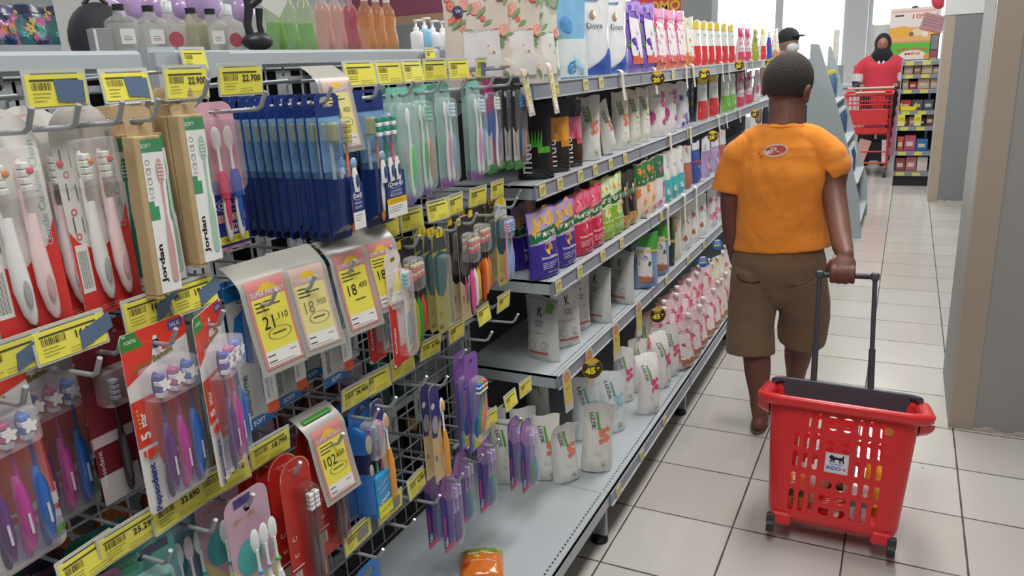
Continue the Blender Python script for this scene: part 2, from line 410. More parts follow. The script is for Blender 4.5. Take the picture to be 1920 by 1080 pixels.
# ---------------------------------------------------------------- gondola bays
XB, XF = -1.11, -.66
BAYC = ['#b3bbc0']
WIRE = mat('#b4b8ba', rough=.4, metal=.3)
RAIL = mat('#8e93a0', rough=.35); RAILC = mat('#c3c7cb', rough=.3)
DARKB = mat('#3d3b3a', rough=.8)
HOLE = mat('#22211f', rough=.9)
SHELVES = ((1.285, -.85), (1.027, -.855), (.769, -.815), (.497, -.81))
ORD = ['first', 'second', 'third', 'fourth', 'fifth', 'sixth', 'seventh', 'eighth', 'ninth', 'tenth', 'eleventh', 'twelfth', 'thirteenth', 'fourteenth', 'fifteenth', 'sixteenth']
def bay(i, y0, label, kind):
    t = thing('shelf_unit', label, 'shelf unit', (XB, y0, 0), group='grey gondola shelving along the left of the aisle')
    X = lambda x: x-XB
    g = G()
    # posts with slots
    g.box((-.022, .0275, .7), (.05, .055, 1.38), PAINT)
    for z in [k*.05+.1 for k in range(26)]:
        for dy in (.0185, .0365): g.box((.0035, dy, z), (.001, .004, .022), HOLE)
    g.build('post', t)
    g = G()
    g.box((X(-.885), .45, .1625), (.45, .898, .005), PAINT)
    g.box((X(XF)-.002, .45, .145), (.004, .898, .04), PAINT)
    g.box((X(XF)-.008, .45, .168), (.012, .898, .004), PAINT)
    a = Art(g, lambda u, v, l: (X(v), u, .1651+l))
    for k in range(56): a.rect(.016+k*.0158, XF-.0225, .0205+k*.0158, XF-.018, HOLE)
    b = g.build('base_shelf', t)
    g = G(); g.prism([(X(-1.05), 0.02), (X(XF)-.02, .02), (X(XF)-.012, .14), (X(-1.05), .14)], -.003, .003, mat('#9aa1a5', rough=.5), T=Matrix.Translation((0, .012, 0)))
    g.box((X(XF)-.02, .018, .08), (.012, .016, .12), PAINT); g.build('leg', t)
    g = G(); g.lathe([(.012, .02), (.012, .014), (.024, .012), (.026, .004), (.022, 0)], mat('#17181a', rough=.5), 12, c=(X(XF)-.035, .012)); g.build('foot', t)
    if kind == 'grid':
        g = G()
        for k in range(17): g.box((0, .06+k*.05, .765), (.003, .003, 1.19), WIRE)
        for k in range(24): g.box((.003, .45, .175+k*.05), (.003, .86, .003), WIRE)
        g.box((.002, .45, .172), (.012, .88, .008), HOLE)
        g.build('wire_grid', t)
    else:
        g = G(); g.box((-.01, .45, .76), (.006, .85, 1.2), DARKB); g.build('back_panel', t)
    g = G(); g.box((.002, .46, 1.368), (.03, .84, .032), PAINT, b=.006); g.build('top_beam', t)
    g = G(); g.prism([(.16, .036), (.16, .0), (.10, -.01), (.06, -.06), (.045, -.12), (.001, -.12), (.001, .036)], -.018, .016, PAINT, T=Matrix.Translation((0, 0, 1.345)) @ Matrix.Rotation(R(90), 4, 'Z')); g.build('top_bracket', t)
    # the shelves
    if kind == 'shelf':
        for n, (z, xf) in enumerate(SHELVES):
            g = G(); d = xf-XB
            g.box((d/2, .45, z-.003), (d, .892, .006), PAINT); g.box((d-.002, .45, z-.017), (.004, .892, .034), PAINT)
            g.box((d/2, .006, z-.018), (d*.98, .004, .036), PAINT); g.box((d/2, .894, z-.018), (d*.98, .004, .036), PAINT)
            a = Art(g, lambda u, v, l: (X(v), u, z+l))
            for k in range(56): a.rect(.016+k*.0158, xf-.02, .0205+k*.0158, xf-.0155, HOLE)
            s_ = g.build('shelf', t)
            g = G(); g.prism([(d+.001, z-.036), (d+.008, z-.037), (d+.006, z+.001), (d+.001, z+.001)], .005, .895, RAIL)
            g.box((d+.008, .45, z-.037), (.006, .89, .004), RAILC); g.box((d+.005, .45, z+.002), (.008, .89, .003), RAILC); g.build('price_rail', s_)
            g = G(); g.prism([(0, z-.04), (.10, z-.04), (0, z-.10)], .0, .004, PAINT); g.build('bracket', s_)
    if kind == 'shelf':
        g = G(); g.box((X(XF)+.004, .45, .143), (.006, .89, .036), RAIL); g.box((X(XF)+.008, .45, .127), (.005, .89, .004), RAILC); g.build('price_rail', b)
    return t
bay(0, 0.0, 'nearest grey shelf unit with wire grid and hooks at the left edge', 'grid')
bay(1, .9, 'grey shelf unit with wire grid and hooks left of the pouch shelves', 'grid')
for i, w_ in enumerate(('first grey shelf unit with pouches, just after the hooks', 'second grey shelf unit with pouches, beside the pink flower pouches', 'third grey shelf unit with pouches, behind the boy', 'fourth grey shelf unit hidden mostly by the boy', 'farthest grey shelf unit at the end of the pouch row')):
    bay(2+i, 1.8+.9*i, w_, 'shelf')
# the shelves of the other side, seen through the wire grid
def rear(y0, label, n):
    t = thing('rear_shelf_unit', label, 'shelf unit', (XB-.05, y0, 0)); g = G()
    for z in (.165, .46, .75, 1.04, 1.37):
        g.box((-.22, .45, z-.01), (.4, .89, .02), PAINT)
    g.build('shelves', t)
    g = G(); g.box((-.42, .45, .7), (.01, .89, 1.36), mat('#4c4844', rough=.9)); g.build('front_screen', t)
    return t
rear(0, 'shelves on the far side of the wire grid at the left edge', 0); rear(.9, 'bottle shelves on the far side of the wire grid', 1)
for k in range(5): rear(1.8+.9*k, ('far-side shelves behind the %s pouch unit' % ORD[k]), 2)

# ---------------------------------------------------------------- peg hooks and price tags
ROWZ = (1.29, 1.01, .73, .46)
ROWN = ('top', 'second', 'third', 'lowest')
HK = {}
PEG = mat('#a9afb3', rough=.35, metal=.3)
g_hook = None
def hook(row, y, where, xt=-.82, tagx=-.865, arm=True, dz=0):
    """double prong hook on the wire grid; label says where"""
    z = ROWZ[row]+dz; t = thing('peg_hook', where, 'hook', (XB+.003, y, z), group='grey metal peg hooks on the wire grid'); L = xt-XB
    g = G(); g.prism(with_hole(rrect(-.02, -.035, .02, .055, .003, n=2), slot(0, .047, .008, .008)), -.001, .001, PEG, T=Matrix.Rotation(R(90), 4, 'Z')); g.build('back_plate', t)
    g = G(); g.tube([(0, 0, -.012), (.02, 0, -.012), (L*.5, 0, -.004), (L-.004, 0, 0), (L+.004, 0, .004), (L+.016, 0, .024)], .0032, PEG, 8); g.build('prong', t)
    if arm:
        La = tagx-XB; g = G(); g.tube([(0, 0, -.012), (.004, 0, .0), (.006, 0, .028), (.02, 0, .032), (La, 0, .037)], .0026, PEG, 8)
        g.box((La, 0, .04), (.004, .05, .006), PEG); g.build('tag_arm', t)
    HK[(row, round(y, 3))] = (z, L)
    return y, z
TAGS = {}
INK = mat('#4a4932', rough=.6); BLUES = mat('#5d7290', rough=.5)
def price_tag(row, y, label, price='', sticker=0, w=.075, h=.036, x=-.855, tilt=0, blank=False):
    key = (price, sticker, w, h, blank)
    if key in TAGS:
        t = dup(TAGS[key])
    else:
        t = thing('price_tag', '', 'price tag')
        g = G(); g.prism(rrect(-w/2-.003, -h/2-.003, w/2+.003, h/2+.006, .002, n=2), 0, .0012, mat('#c9ccbf', rough=.3)); g.box((0, .004, h/2), (w*.8, .008, .004), PEG); g.build('holder', t)
        g = G(); g.prism(rrect(-w/2, -h/2, w/2, h/2, .0015, n=2), -.0006, 0, YEL); a = Art(g, y=-.0006)
        if blank: a.rect(-w*.05, -h*.32, w*.4, h*.25, mat('#8d8f8c'))
        a.rect(-w*.44, h*.3, w*.38, h*.36, INK); a.barcode(-w*.42, h*.02, -w*.08, h*.26, INK)
        a.lines(-w*.42, -w*.1, -h*.1, INK, 3, .004, .0006); a.lines(-w*.05, w*.42, -h*.3, INK, 2, .004, .0005)
        if price: a.text(price, (w*.24, h*.1), h*.26, BLK, bold=.02)
        g.build('label', t)
        if sticker:
            g = G(); g.prism([(w*(-.02), -h*.36), (w*.46, -h*.46), (w*.47, h*.3), (w*(-.05), h*.36)] if sticker == 1 else [(w*.1, -h*.5), (w*.62, -h*.1), (w*.6, h*.45), (w*.12, h*.1)], -.0014, -.0008, BLUES); g.build('blue_sticker', t)
        TAGS[key] = t
    t.location = (x, y, ROWZ[row]+.04 if isinstance(row, int) else row); t.rotation_euler = (random.uniform(-.15, .15), R(tilt), R(90)+random.uniform(-.12, .12))
    t['label'] = label; t['category'] = 'price tag'; t['group'] = 'yellow price tags on the hooks'
    return t

# promo sleeve: a clear sheet bent over the tag arm
def promo(row, y, label, price, x=-.85, h=.13, w=.082, pale=False, circ=True, yaw=90, z=None, sc=1, clip=None):
    t = thing('promo_sign', label, 'sign', (x, y, (ROWZ[row]+.045) if z is None else z), group=None); t.rotation_euler = (0, 0, R(yaw)); t.scale = (sc, sc, sc)
    def fn(u, s, l):
        # s from 0 (top back) to 1 (bottom); a gentle arch
        a = min(1, s/.28); th = a*R(66)
        yy = .02-.045*math.sin(th)-(max(0, s-.28))*.018; zz = .0+.012*math.cos(th)*1.2-.004*a-(max(0, s-.28))*h/.74-.02*a
        return (u+.012*s*s, yy-l, zz)
    g = G(); g.grid(lambda a, b: fn((a-.5)*w*1.16, 1.04-b*1.04, -.0005), 4, 22, mat('#aeaca4', rough=.25)); g.build('sleeve', t)
    g = G(); a = Art(g, fn); PK = mat('#d98f8a' if not pale else '#d9bdb4', rough=.4); YY = YEL if not pale else mat('#efe596')
    hw = w*.46
    a.rect(-hw, .99, hw, .22, PK, 1, 18); a.quad((-hw*.55, .335), (0, .25), (0, .25), (hw*.6, .335), mat('#f2c63a'), 2)
    a.text('SUPER PROMO!', (.0, .355), -.05, mat('#a03038'), w=hw*1.74, bold=.05); a.text('SUPER PROMO!', (.0, .353), -.045, WHT, w=hw*1.7, bold=.02)
    a.rect(-hw*.86, .84, hw*.86, .39, YY, 1, 10); a.rect(-hw*.86, .97, hw*.86, .84, WHT, 1, 3)
    for k, (q, e) in enumerate(((.42, .1), (.455, .5), (.49, -.1))): a.rect(-hw*.75, q, hw*e, q+.012, INK)
    for q in (.875, .925): a.rect(-hw*.8, q, -hw*.4, q+.01, INK)
    a.rect(hw*.35, .88, hw*.7, .885, INK); a.rect(-hw*.8, .95, hw*.5, .953, INK)
    p = price.split('.')
    a.text(p[0], (-hw*.3, .6), -.11, BLK if not pale else mat('#8d8968'), w=hw*(.55 if len(p[0]) < 3 else .8), bold=0, skew=0)
    a.text('.'+p[1], (hw*.42, .575), -.055, BLK if not pale else mat('#8d8968'), w=hw*.62)
    a.rect(-hw*.25, .70, hw*.45, .71, INK)
    if circ:
        l = a.L(); n = 26; vs = []
        for q in (1, .95):
            for k in range(n):
                an = 2*math.pi*k/n; vs.append(fn(hw*.12+hw*.6*q*math.cos(an), .71+.055*q*math.sin(an), l))
        g.add(vs, [(k, (k+1) % n, n+(k+1) % n, n+k) for k in range(n)], BLK)
    g.build('promo_card', t)
    if clip:
        g = G(); g.box((0, .01, .004), (w*.9, .03, .006), mat(clip, rough=.3), b=.002); g.build('clip', t)
    return t
# ---------------------------------------------------------------- hanging pack kinds (hole at the origin, front faces local -y)
CLR = clear(); CLRT = clear('#d8f0ec', .7); CLRB = clear('#3c86d8', .45)
BRW = P('#efeeec', rough=.6)
def toothbrush(par, x, zt, zb, body, grip=None, br='#f2f2f0', y=-.010, th=.0052, br2=None, curve=0, back=False, wh=.012):
    L = zt-zb; g = G(); B = P(body, rough=.3); GR = P(grip or body, rough=.35); hz = min(.030, L*.16)
    prof = [(0, .0045), (.1, .0052), (.17, .003), (.28, .0024), (.42, .0034), (.55, .0055), (.72, .0062), (.88, .006), (.96, .0048), (1, .002)]
    pts = []; rr = []
    for s_, r_ in prof[2:]: pts.append((x+curve*math.sin(s_*5)*.004, y-.0015*math.sin(s_*3.14), zt-L*s_)); rr.append((r_*.75, r_))
    g.tube(pts, rr, B, 8, up=(0, 1, 0))
    g.ell((x, y, zt-hz*.62), (wh/2, .0026, hz*.68), B, su=10, sv=6)
    if grip and grip != body:
        gp = []; gr_ = []
        for k in range(7):
            s_ = .5+.4*k/6; r_ = .0042*math.sin(math.pi*(k+.6)/7.2)+.0006
            gp.append((x+curve*math.sin(s_*5)*.004, y-.0038-.0015*math.sin(s_*3.14), zt-L*s_)); gr_.append((r_*.6, r_))
        g.tube(gp, gr_, GR, 8, up=(0, 1, 0))
    o = g.build('toothbrush', par)
    if not back:
        g = G(); n = 4; b2 = P(br2 or br, rough=.7); b1 = P(br, rough=.7)
        for k in range(n): g.box((x, y-.0065, zt-.002-hz*(k+.5)/n*1.12), (wh*.78, .011, hz/n*.98), b1 if k % 2 == 0 else b2, b=.0012)
        g.build('bristles', o)
    return o
def blister(par, x0, z0, x1, z1, d, m=None, y=-.0006, r_=.008):
    g = G(); out = rrect(x0, z0, x1, z1, r_, n=3); k = len(out); cx, cz = (x0+x1)/2, (z0+z1)/2
    rings = []
    for yy, s_ in ((y, 1), (y-d*.7, .96), (y-d*.95, .9), (y-d, .8)):
        rings.append([(cx+(p[0]-cx)*s_, yy, cz+(p[1]-cz)*(1-(1-s_)*.4)) for p in out])
    vs = [p for r2 in rings for p in r2]
    g.add(vs, [(i*k+j, i*k+(j+1) % k, (i+1)*k+(j+1) % k, (i+1)*k+j) for i in range(3) for j in range(k)]+[tuple(range(3*k, 4*k))], m or CLR, True)
    return g.build('blister', par)
def cardg(w, zt, zb, m, top='round', r_=.008, hole=(.022, .007), hz=0, th=.0008, rb=None):
    if top == 'dome': out = arc(-w/2+(rb or .012), zb+(rb or .012), (rb or .012), 180, 270, 4)+arc(w/2-(rb or .012), zb+(rb or .012), (rb or .012), 270, 360, 4)+arc(0, zt-w/2*.9, w/2, 0, 180, 12, rz=w/2*.9)
    else: out = rrect(-w/2, zb, w/2, zt, rb or r_, r_, n=4)
    if hole: out = with_hole(out, slot(0, hz, *hole))
    g = G(); g.prism(out, -th/2, th/2, m); return g

def k_gentle(white='#eceae6'):
    t = thing('toothbrush_pack', '', 'toothbrush pack'); w = .086; W1 = P('#e9e5df', rough=.3)
    g = cardg(w, .027, -.232, W1, 'dome', hole=(.03, .008)); a = Art(g, y=-.0004); RD = P('#e2403c')
    a.poly([(-w/2, -.222), (-w/2+.012, -.232), (w/2-.012, -.232), (w/2, -.222), (w/2, -.10), (.03, -.13), (0, -.15), (-.02, -.146), (-.034, -.136), (-w/2, -.122)], RD)
    a.text('Gentle Cushion Clean', (w/2-.009, -.07), .0085, mat('#9fc4cc'), w=.12, rot=90)
    a.rect(-w/2+.003, -.20, -w/2+.02, -.14, WHT); a.barcode(-w/2+.005, -.195, -w/2+.018, -.148, BLK, 9)
    for z, c in ((-.055, '#d84a4a'), (-.1, '#d84a4a'), (-.13, '#d84a4a')): a.ring((-w/2+.012, z), .004, P(c), t=.3)
    for z in (-.035, -.075, -.115): a.rect(-w/2+.008, z-.01, -w/2+.0095, z+.01, DGR); a.rect(-w/2+.02, z-.012, -w/2+.021, z+.008, DGR)
    a.rect(-.012, .016, .012, .0165, RD); a.lines(-.02, .02, -.222, P('#f4b3b0'), 2, .003, .0008)
    g.build('card', t)
    for x, b, gr, fl in ((-.012, '#f1f1ef', '#a7a9a8', '#e8963f'), (.015, '#f4d9da', '#c8a4a6', '#e0405c')):
        o = toothbrush(t, x, -.03, -.215, b, gr, '#f3f3f0', th=.007, curve=-1.5, y=-.005)
        g = G(); g.tube([(x, -.008, -.09), (x-.002, -.009, -.13), (x-.001, -.009, -.17), (x+.002, -.008, -.2), (x+.003, -.007, -.212)], [.005, (.006, .009), (.0065, .0105), (.005, .008), .003], P(b, rough=.3), 10, up=(0, 1, 0))
        g.ell((x, -.0155, -.176), (.0045, .0014, .017), P(gr), su=10, sv=6); g.build('handle', o)
        g = G(); g.ell((x+.004, -.0175, -.042), (.0045, .002, .0045), P(fl), su=8, sv=6); g.build('flower_dot', o)
    blister(t, -.030, -.072, .036, -.015, .019, clear('#ffffff', .8, .08)); 
    return t
def k_jordan(col='#3f8f78', pan='#f0f1ef'):
    t = thing('toothbrush_box', '', 'toothbrush box'); w = .04; K = mat('#bfa67e', rough=.75, bump=.05, bscale=120, var=.05)
    g = G(); g.prism(with_hole(rrect(-w/2, -.02, w/2, .018, .002, .009), slot(0, 0, .024, .009)), -.0008, .0008, K); g.build('hanger', t)
    g = G(); g.box((0, -.0015, -.118), (w, .022, .2), K, b=.0015); g.box((-w*.35, -.0015, -.2195), (w*.3, .02, .004), K); a = Art(g, y=-.0125)
    a.rect(-w*.30, -.216, w*.49, -.022, P(pan)); a.rect(-w*.30, -.038, w*.49, -.022, P('#4e9a6a')); a.text('SOFT', (-w*.12, -.03), .005, WHT)
    a.poly([(-w*.3, -.122), (w*.05, -.122), (w*.05, -.105), (-w*.1, -.105), (-w*.1, -.098), (-w*.3, -.098)], P('#4e9a6a')); a.quad((w*.43, -.12), (w*.49, -.13), (w*.49, -.07), (w*.45, -.075), P('#4e9a6a'))
    a.text('Jordan', (-w*.1, -.178), .0105, BLK, w=.05, rot=90, bold=.03)
    for z in (-.05, -.062, -.074, -.086): a.ring((-w*.15, z), .0035, DGR, t=.15); a.rect(-w*.24, z-.008, -w*.05, z-.0073, DGR)
    g.build('box', t)
    g = G(); a = Art(g, y=-.0131); C = P(col)
    a.disc((w*.27, -.062), .0055, C, rz=.016); a.quad((w*.22, -.078), (w*.32, -.078), (w*.30, -.115), (w*.24, -.115), C); a.quad((w*.24, -.115), (w*.30, -.115), (w*.40, -.15), (w*.18, -.15), C)
    a.rect(w*.17, -.2, w*.41, -.15, C); a.disc((w*.29, -.2), .0048, C)
    for k in range(5):
        for j in range(2): a.disc((w*.22+j*.004, -.052-k*.0045), .0013, WHT, n=6)
    g.build('printed_toothbrush', t)
    return t
def k_siam():
    t = thing('toothbrush_pack', '', 'toothbrush pack'); w = .072
    g = cardg(w, .014, -.205, P('#d9a6b4'), r_=.02, rb=.006, hole=(.02, .006)); a = Art(g, y=-.0004); NV = P('#26338f')
    a.rect(-w/2, -.13, w/2, -.10, P('#9d8fc0')); a.quad((-w/2, -.2), (w/2, -.2), (w/2, -.128), (-w/2, -.118), NV)
    a.ring((0, -.137), .026, WHT, t=.07, rz=.010, n=24); a.text('Oral-B', (0, -.137), .0095, WHT, w=.04, bold=.03)
    a.rect(-w*.38, -.163, w*.42, -.151, P('#d99a96')); a.text('SIAM', (.006, -.157), .007, WHT, w=.026)
    a.text('ULTRA', (.006, -.170), .006, WHT, w=.034, bold=.02); a.text('LEMBUT', (.006, -.178), .006, WHT, w=.034, bold=.02)
    a.rect(-w*.45, -.196, w*.44, -.184, P('#f2e32c')); a.text('GRATIS 1*', (.002, -.19), .006, BLK, w=.045)
    g.build('card', t)
    toothbrush(t, -.013, -.022, -.19, '#f0efee', '#d8466a', back=True, wh=.019); toothbrush(t, .011, -.022, -.19, '#f0efee', '#3460b8', back=True, wh=.019)
    g = G()
    for x, c in ((-.013, '#d8466a'), (.011, '#2f5fb8')): g.tube([(x, -.012, -.085), (x, -.013, -.1), (x, -.013, -.125)], [.006, .0085, .008], P(c), 10, flat=.7)
    g.build('grip', t)
    blister(t, -w/2+.004, -.12, w/2-.004, -.008, .02, clear('#ffd8e6', .8, .06), r_=.018)
    return t
def k_blue(n=1):
    """blue card with a tall see-through blister; n brushes"""
    t = thing('toothbrush_pack', '', 'toothbrush pack'); w = .058 if n == 1 else .082; NV = P('#233c80', rough=.3); DN = P('#1d2c62', rough=.3)
    g = cardg(w, .016, -.218, NV, r_=.012, rb=.008, hole=(.034, .016), hz=.003); a = Art(g, y=-.0004)
    a.rect(-w/2+.003, -.205, w/2-.003, -.02, P('#7fa6cc')); a.rect(-w/2+.002, -.215, w/2-.002, -.105, DN); g.build('card', t)
    # rounded blister body: pale blue top, navy foot, waist near the middle
    g = G(); xl = -w/2+.004; xr = (w/2-.004 if n == 3 else w/2-.014)
    def sec(z):
        s_ = -z/.218; d = .030 if s_ < .35 else (.030-.017*math.sin(min(1, (s_-.35)/.12)*math.pi) if s_ < .47 else .027-.006*(s_-.47))
        return d
    zs = [-.022, -.03, -.06, -.08, -.088, -.096, -.104, -.115, -.15, -.19, -.208]
    def fn(u, v):
        i = v*(len(zs)-1); k = int(min(i, len(zs)-2)); z = zs[k]+(zs[k+1]-zs[k])*(i-k); d = sec(z)
        if v == 0 or v == 1: d = .002
        if u < .25: return (xl, -.0006-d*u/.25, z)
        if u > .75: return (xr, -.0006-d*(1-u)/.25, z)
        return (xl+(xr-xl)*(u-.25)/.5, -.0006-d, z)
    C1 = clear('#7fb4dc', .62, .08); C2 = P('#20376e', rough=.18, coat=.5)
    g.grid(fn, 8, 10, C1, smooth=False, pick=lambda u, v: C1 if v < .66 else C2)
    g.build('blister', t)
    xs = {1: [(.012, '#e8875a')], 3: [(-.018, '#e08a58'), (.004, '#3a8a5c'), (.024, '#e0607c')]}[n]
    for x, c in xs: 
        o = toothbrush(t, x if n == 3 else .008, -.028, -.207, c, '#f0f0f0', '#1f9a68' if n == 3 else '#c8bc4e', br2='#f4f4f2' if n == 3 else '#b8ae44', y=-.022)
        g = G(); g.tube([(x, -.031, -.1), (x, -.032, -.12), (x, -.031, -.14)], [.004, .008, .007], WHT, 10, flat=.5); g.ell((x, -.0355, -.122), (.0045, .001, .011), P('#3b5a80'), su=8, sv=6); g.build('grip', o)
    g = G(); g.box((xl+.009, -.020, -.043), (.013, .016, .030), P('#b3a84a', rough=.7), b=.003); g.tube([(xl+.010, -.012, -.055), (xl+.010, -.012, -.2)], .0035, P('#c8ccd4'), 6); g.build('inner_brush', t)
    g = G(); a = Art(g, y=-.0325); x0, x1 = (-.004, .026) if n == 1 else (-.018, .041)
    a.quad((x0, -.2), (x1, -.2), (x1, -.125), (x0, -.112), NV); xm = (x0+x1)/2
    a.ring((xm, -.146), (x1-x0)*.38, WHT, t=.08, rz=.0075, n=20); a.text('Oral-B', (xm, -.146), .0075, WHT, w=(x1-x0)*.6, bold=.03)
    a.text('CLASSIC' if n == 3 else 'PRO', (xm, -.158), .004, WHT, w=(x1-x0)*.6); a.text('REGULER' if n == 3 else 'GUM', (xm, -.1645), .0045, WHT, w=(x1-x0)*.6)
    if n == 3: a.rect(x0, -.181, x1, -.170, P('#f0c018')); a.text('2 GRATIS 1', (xm, -.1755), .005, P('#c04a18'), w=.04)
    a.rect(x0, -.2+(-.004 if n == 3 else .0), x1, -.181 if n == 3 else -.172, WHT); a.lines(x0+.004, x1-.004, -.186 if n == 3 else -.178, DGR, 3, .004, .0008)
    g.build('label_panel', t)
    g = G(); g.ell((xs[0][0], -.031, -.094), (.008, .003, .009), P('#8fb4dc', rough=.15, coat=.6), su=12, sv=8); g.build('seal', t)
    return t
def k_mint(cols, w=.05, foot='#8a74b8'):
    t = thing('toothbrush_pack', '', 'toothbrush pack')
    g = cardg(w, .016, -.2, clear('#bfe8dd', .45), r_=.01, rb=.012, hole=(.02, .008)); g.build('card', t)
    g = G(); a = Art(g, y=-.0006); a.rect(-w/2+.004, .004, w/2-.004, .014, P('#7fd0bf')); a.quad((-w/2+.006, -.2), (w/2-.006, -.2), (w/2-.002, -.175), (-w/2+.002, -.18), P(foot)); a.quad((-w*.02, -.17), (w*.45, -.165), (w*.45, -.10), (-w*.05, -.15), P('#a7ddcf')); g.build('label_panel', t)
    n = len(cols)
    for i, (b, gr, br) in enumerate(cols):
        x = (i-(n-1)/2)*.017; o = toothbrush(t, x, -.022, -.185, b, gr, br, back=(i % 2 == 0), wh=.015)
        g = G(); g.ell((x, -.0175, -.115), (.0048, .003, .028), P(gr, rough=.25), su=10, sv=8); g.build('grip', o)
    blister(t, -w/2+.003, -.19, w/2-.003, -.012, .02, CLRT, r_=.014)
    return t
def k_systema(c1='#b0387c', c2='#3c66c0', black=False):
    t = thing('toothbrush_pack', '', 'toothbrush pack'); w = .052
    g = cardg(w, .016, -.2, P('#23252a' if black else c1), r_=.012, rb=.005, hole=(.018, .007)); a = Art(g, y=-.0004)
    if not black: a.quad((-w/2, -.12), (w/2, -.12), (w/2, -.05), (-w/2, -.065), P(c2))
    a.poly([(-w/2, -.178), (w*.1, -.178), (w*.1, -.1), (-w*.15, -.115), (-w/2, -.095)], P('#e6e7e6')); a.rect(-w/2, -.2, w/2, -.178, P('#2f9a4c'))
    a.text('Systema', (-w*.26, -.14), .0085, mat('#23345e') if not black else BLK, w=.052, rot=90, bold=.02); a.disc((-w*.24, -.02), .007, P('#cfd8e8'))
    g.build('card', t)
    toothbrush(t, .012, -.022, -.185, '#efeff2' if not black else '#2b2b2e', '#8a62b8' if not black else '#e87a34', '#f3f3f5' if not black else '#e98a3c', wh=.013)
    if black: toothbrush(t, -.002, -.022, -.185, '#2b2b2e', '#3a8fd0', '#3f8fd8')
    blister(t, -.008, -.19, w/2-.002, -.012, .018)
    return t
def k_pepso():
    t = thing('toothbrush_pack', '', 'toothbrush pack'); w = .108; RD = P('#e5402f', rough=.3); W1 = P('#ece9e6', rough=.3)
    g = cardg(w, .026, -.222, W1, r_=.008, rb=.010, hole=(.028, .012)); a = Art(g, y=-.0004)
    a.poly([(-w/2, -.04), (-w*.1, -.022), (-w*.02, .012), (w*.03, .012), (w*.1, -.012), (w/2, -.002), (w/2, .018), (w/2-.008, .026), (-w/2+.008, .026), (-w/2, .018)], RD)
    a.poly([(-w/2, .004), (-w*.18, .004), (-w*.28, .026), (-w/2+.004, .026), (-w/2, .02)], P('#3d8a3c')); a.text('100%', (-w*.35, .015), .005, WHT, w=.018)
    a.rect(w*.22, .010, w*.46, .022, P('#4a4f98')); a.text('HALAL', (w*.34, .016), .006, WHT, w=.018)
    a.text('eXtra Benefit', (-.008, -.018), .009, P('#8c7a3a'), w=.07, rot=8, bold=.03)
    a.rect(-w/2, -.125, -w*.22, -.062, RD); a.rect(-w*.22, -.15, w/2, -.062, P('#d23a30'))
    a.poly([(-w*.2, -.15), (w/2, -.168), (w/2, -.175), (-w*.2, -.16)], P('#d23a30')); a.poly([(-w*.22, -.222+.01), (w/2-.01, -.222+.004), (w/2, -.185), (-w*.2, -.165)], P('#b9b3d6'))
    a.text('5', (-w*.37, -.112), .016, WHT, rot=90, bold=.04); a.text('star', (-w*.37, -.09), .009, WHT, w=.02, rot=90, bold=.03)
    for k in range(5): a.flower((-w*.44, -.075-k*.0055), .0022, P('#f0b53a'), n=5)
    a.rect(-w*.46, -.138, -w*.42, -.130, RD); a.quad((-w*.40, -.145), (-w*.24, -.14), (-w*.24, -.13), (-w*.40, -.13), RD)
    a.text('Pepsodent', (-w*.36, -.185), .0135, P('#2c3c8c'), w=.068, rot=90, bold=.04)
    a.disc((w*.42, -.2), .010, P('#56a63e'), rz=.006, rot=20)
    g.build('card', t)
    for x, b, gr, br in ((-.022, '#4a2a62', '#6d4a80', '#5d54b0'), (.003, '#b0308c', '#c04a9c', '#c8508c'), (.027, '#1e3a98', '#2f6cc0', '#3a72cc')):
        o = toothbrush(t, x, -.03, -.205, b, gr, br, y=-.014, br2='#e8e8f4', curve=1, wh=.015)
        g = G(); g.tube([(x, -.016, -.10), (x+.001, -.018, -.125), (x+.001, -.018, -.165), (x, -.016, -.197)], [.004, .0085, .0085, .005], P(gr, rough=.2, coat=.5), 10, flat=.8); g.box((x, -.0255, -.16), (.003, .0006, .026), P('#d8d5dc')); g.build('grip', o)
        g = G(); a = Art(g, y=-.0305); a.flower((x, -.045), .009, WHT, WHT, n=5, rot=90); g.build('star', t)
    blister(t, -.036, -.068, .044, -.024, .03, clear('#f4f2ff', .72, .08), r_=.006); blister(t, -.034, -.21, .044, -.068, .02, clear('#ffffff', .86, .08), r_=.006)
    return t
def k_senso():
    t = thing('toothbrush_pack', '', 'toothbrush pack'); w = .064; GY = P('#c4c5c2', rough=.4)
    g = cardg(w, .03, -.205, GY, r_=.004, rb=.002, hole=(.022, .008)); a = Art(g, y=-.0004); BL = P('#1f74bd')
    a.rect(-w/2, .006, w/2, .029, BL); a.text('SOFT', (w*.1, .018), .007, WHT, w=.024); a.rect(-w/2, -.205, w/2, -.187, BL); a.text('SOFT', (0, -.196), .008, WHT, w=.026, bold=.02)
    a.poly([(-w*.42, -.05), (-w*.3, -.02), (0, -.012), (w*.1, -.02), (w*.1, -.1), (-w*.1, -.095), (-w*.3, -.08)], BL); a.text('SENSODYNE', (-w*.26, -.147), .010, mat('#2b4372'), w=.068, rot=90)
    g.build('card', t)
    toothbrush(t, .012, -.02, -.165, '#8da8c8', '#2d6fb2', '#3a62b0')
    g = G(); a = Art(g, y=-.02); a.rect(.0, -.165, .026, -.105, P('#ebecec')); a.text('SENSODYNE', (.008, -.135), .0065, mat('#2b4372'), w=.045, rot=90); a.rect(.002, -.182, .026, -.165, P('#e4572c')); a.rect(.016, -.15, .0166, -.12, DGR); g.build('label_panel', t)
    blister(t, -.004, -.185, .03, -.012, .019, clear('#ffffff', .78, .08))
    return t
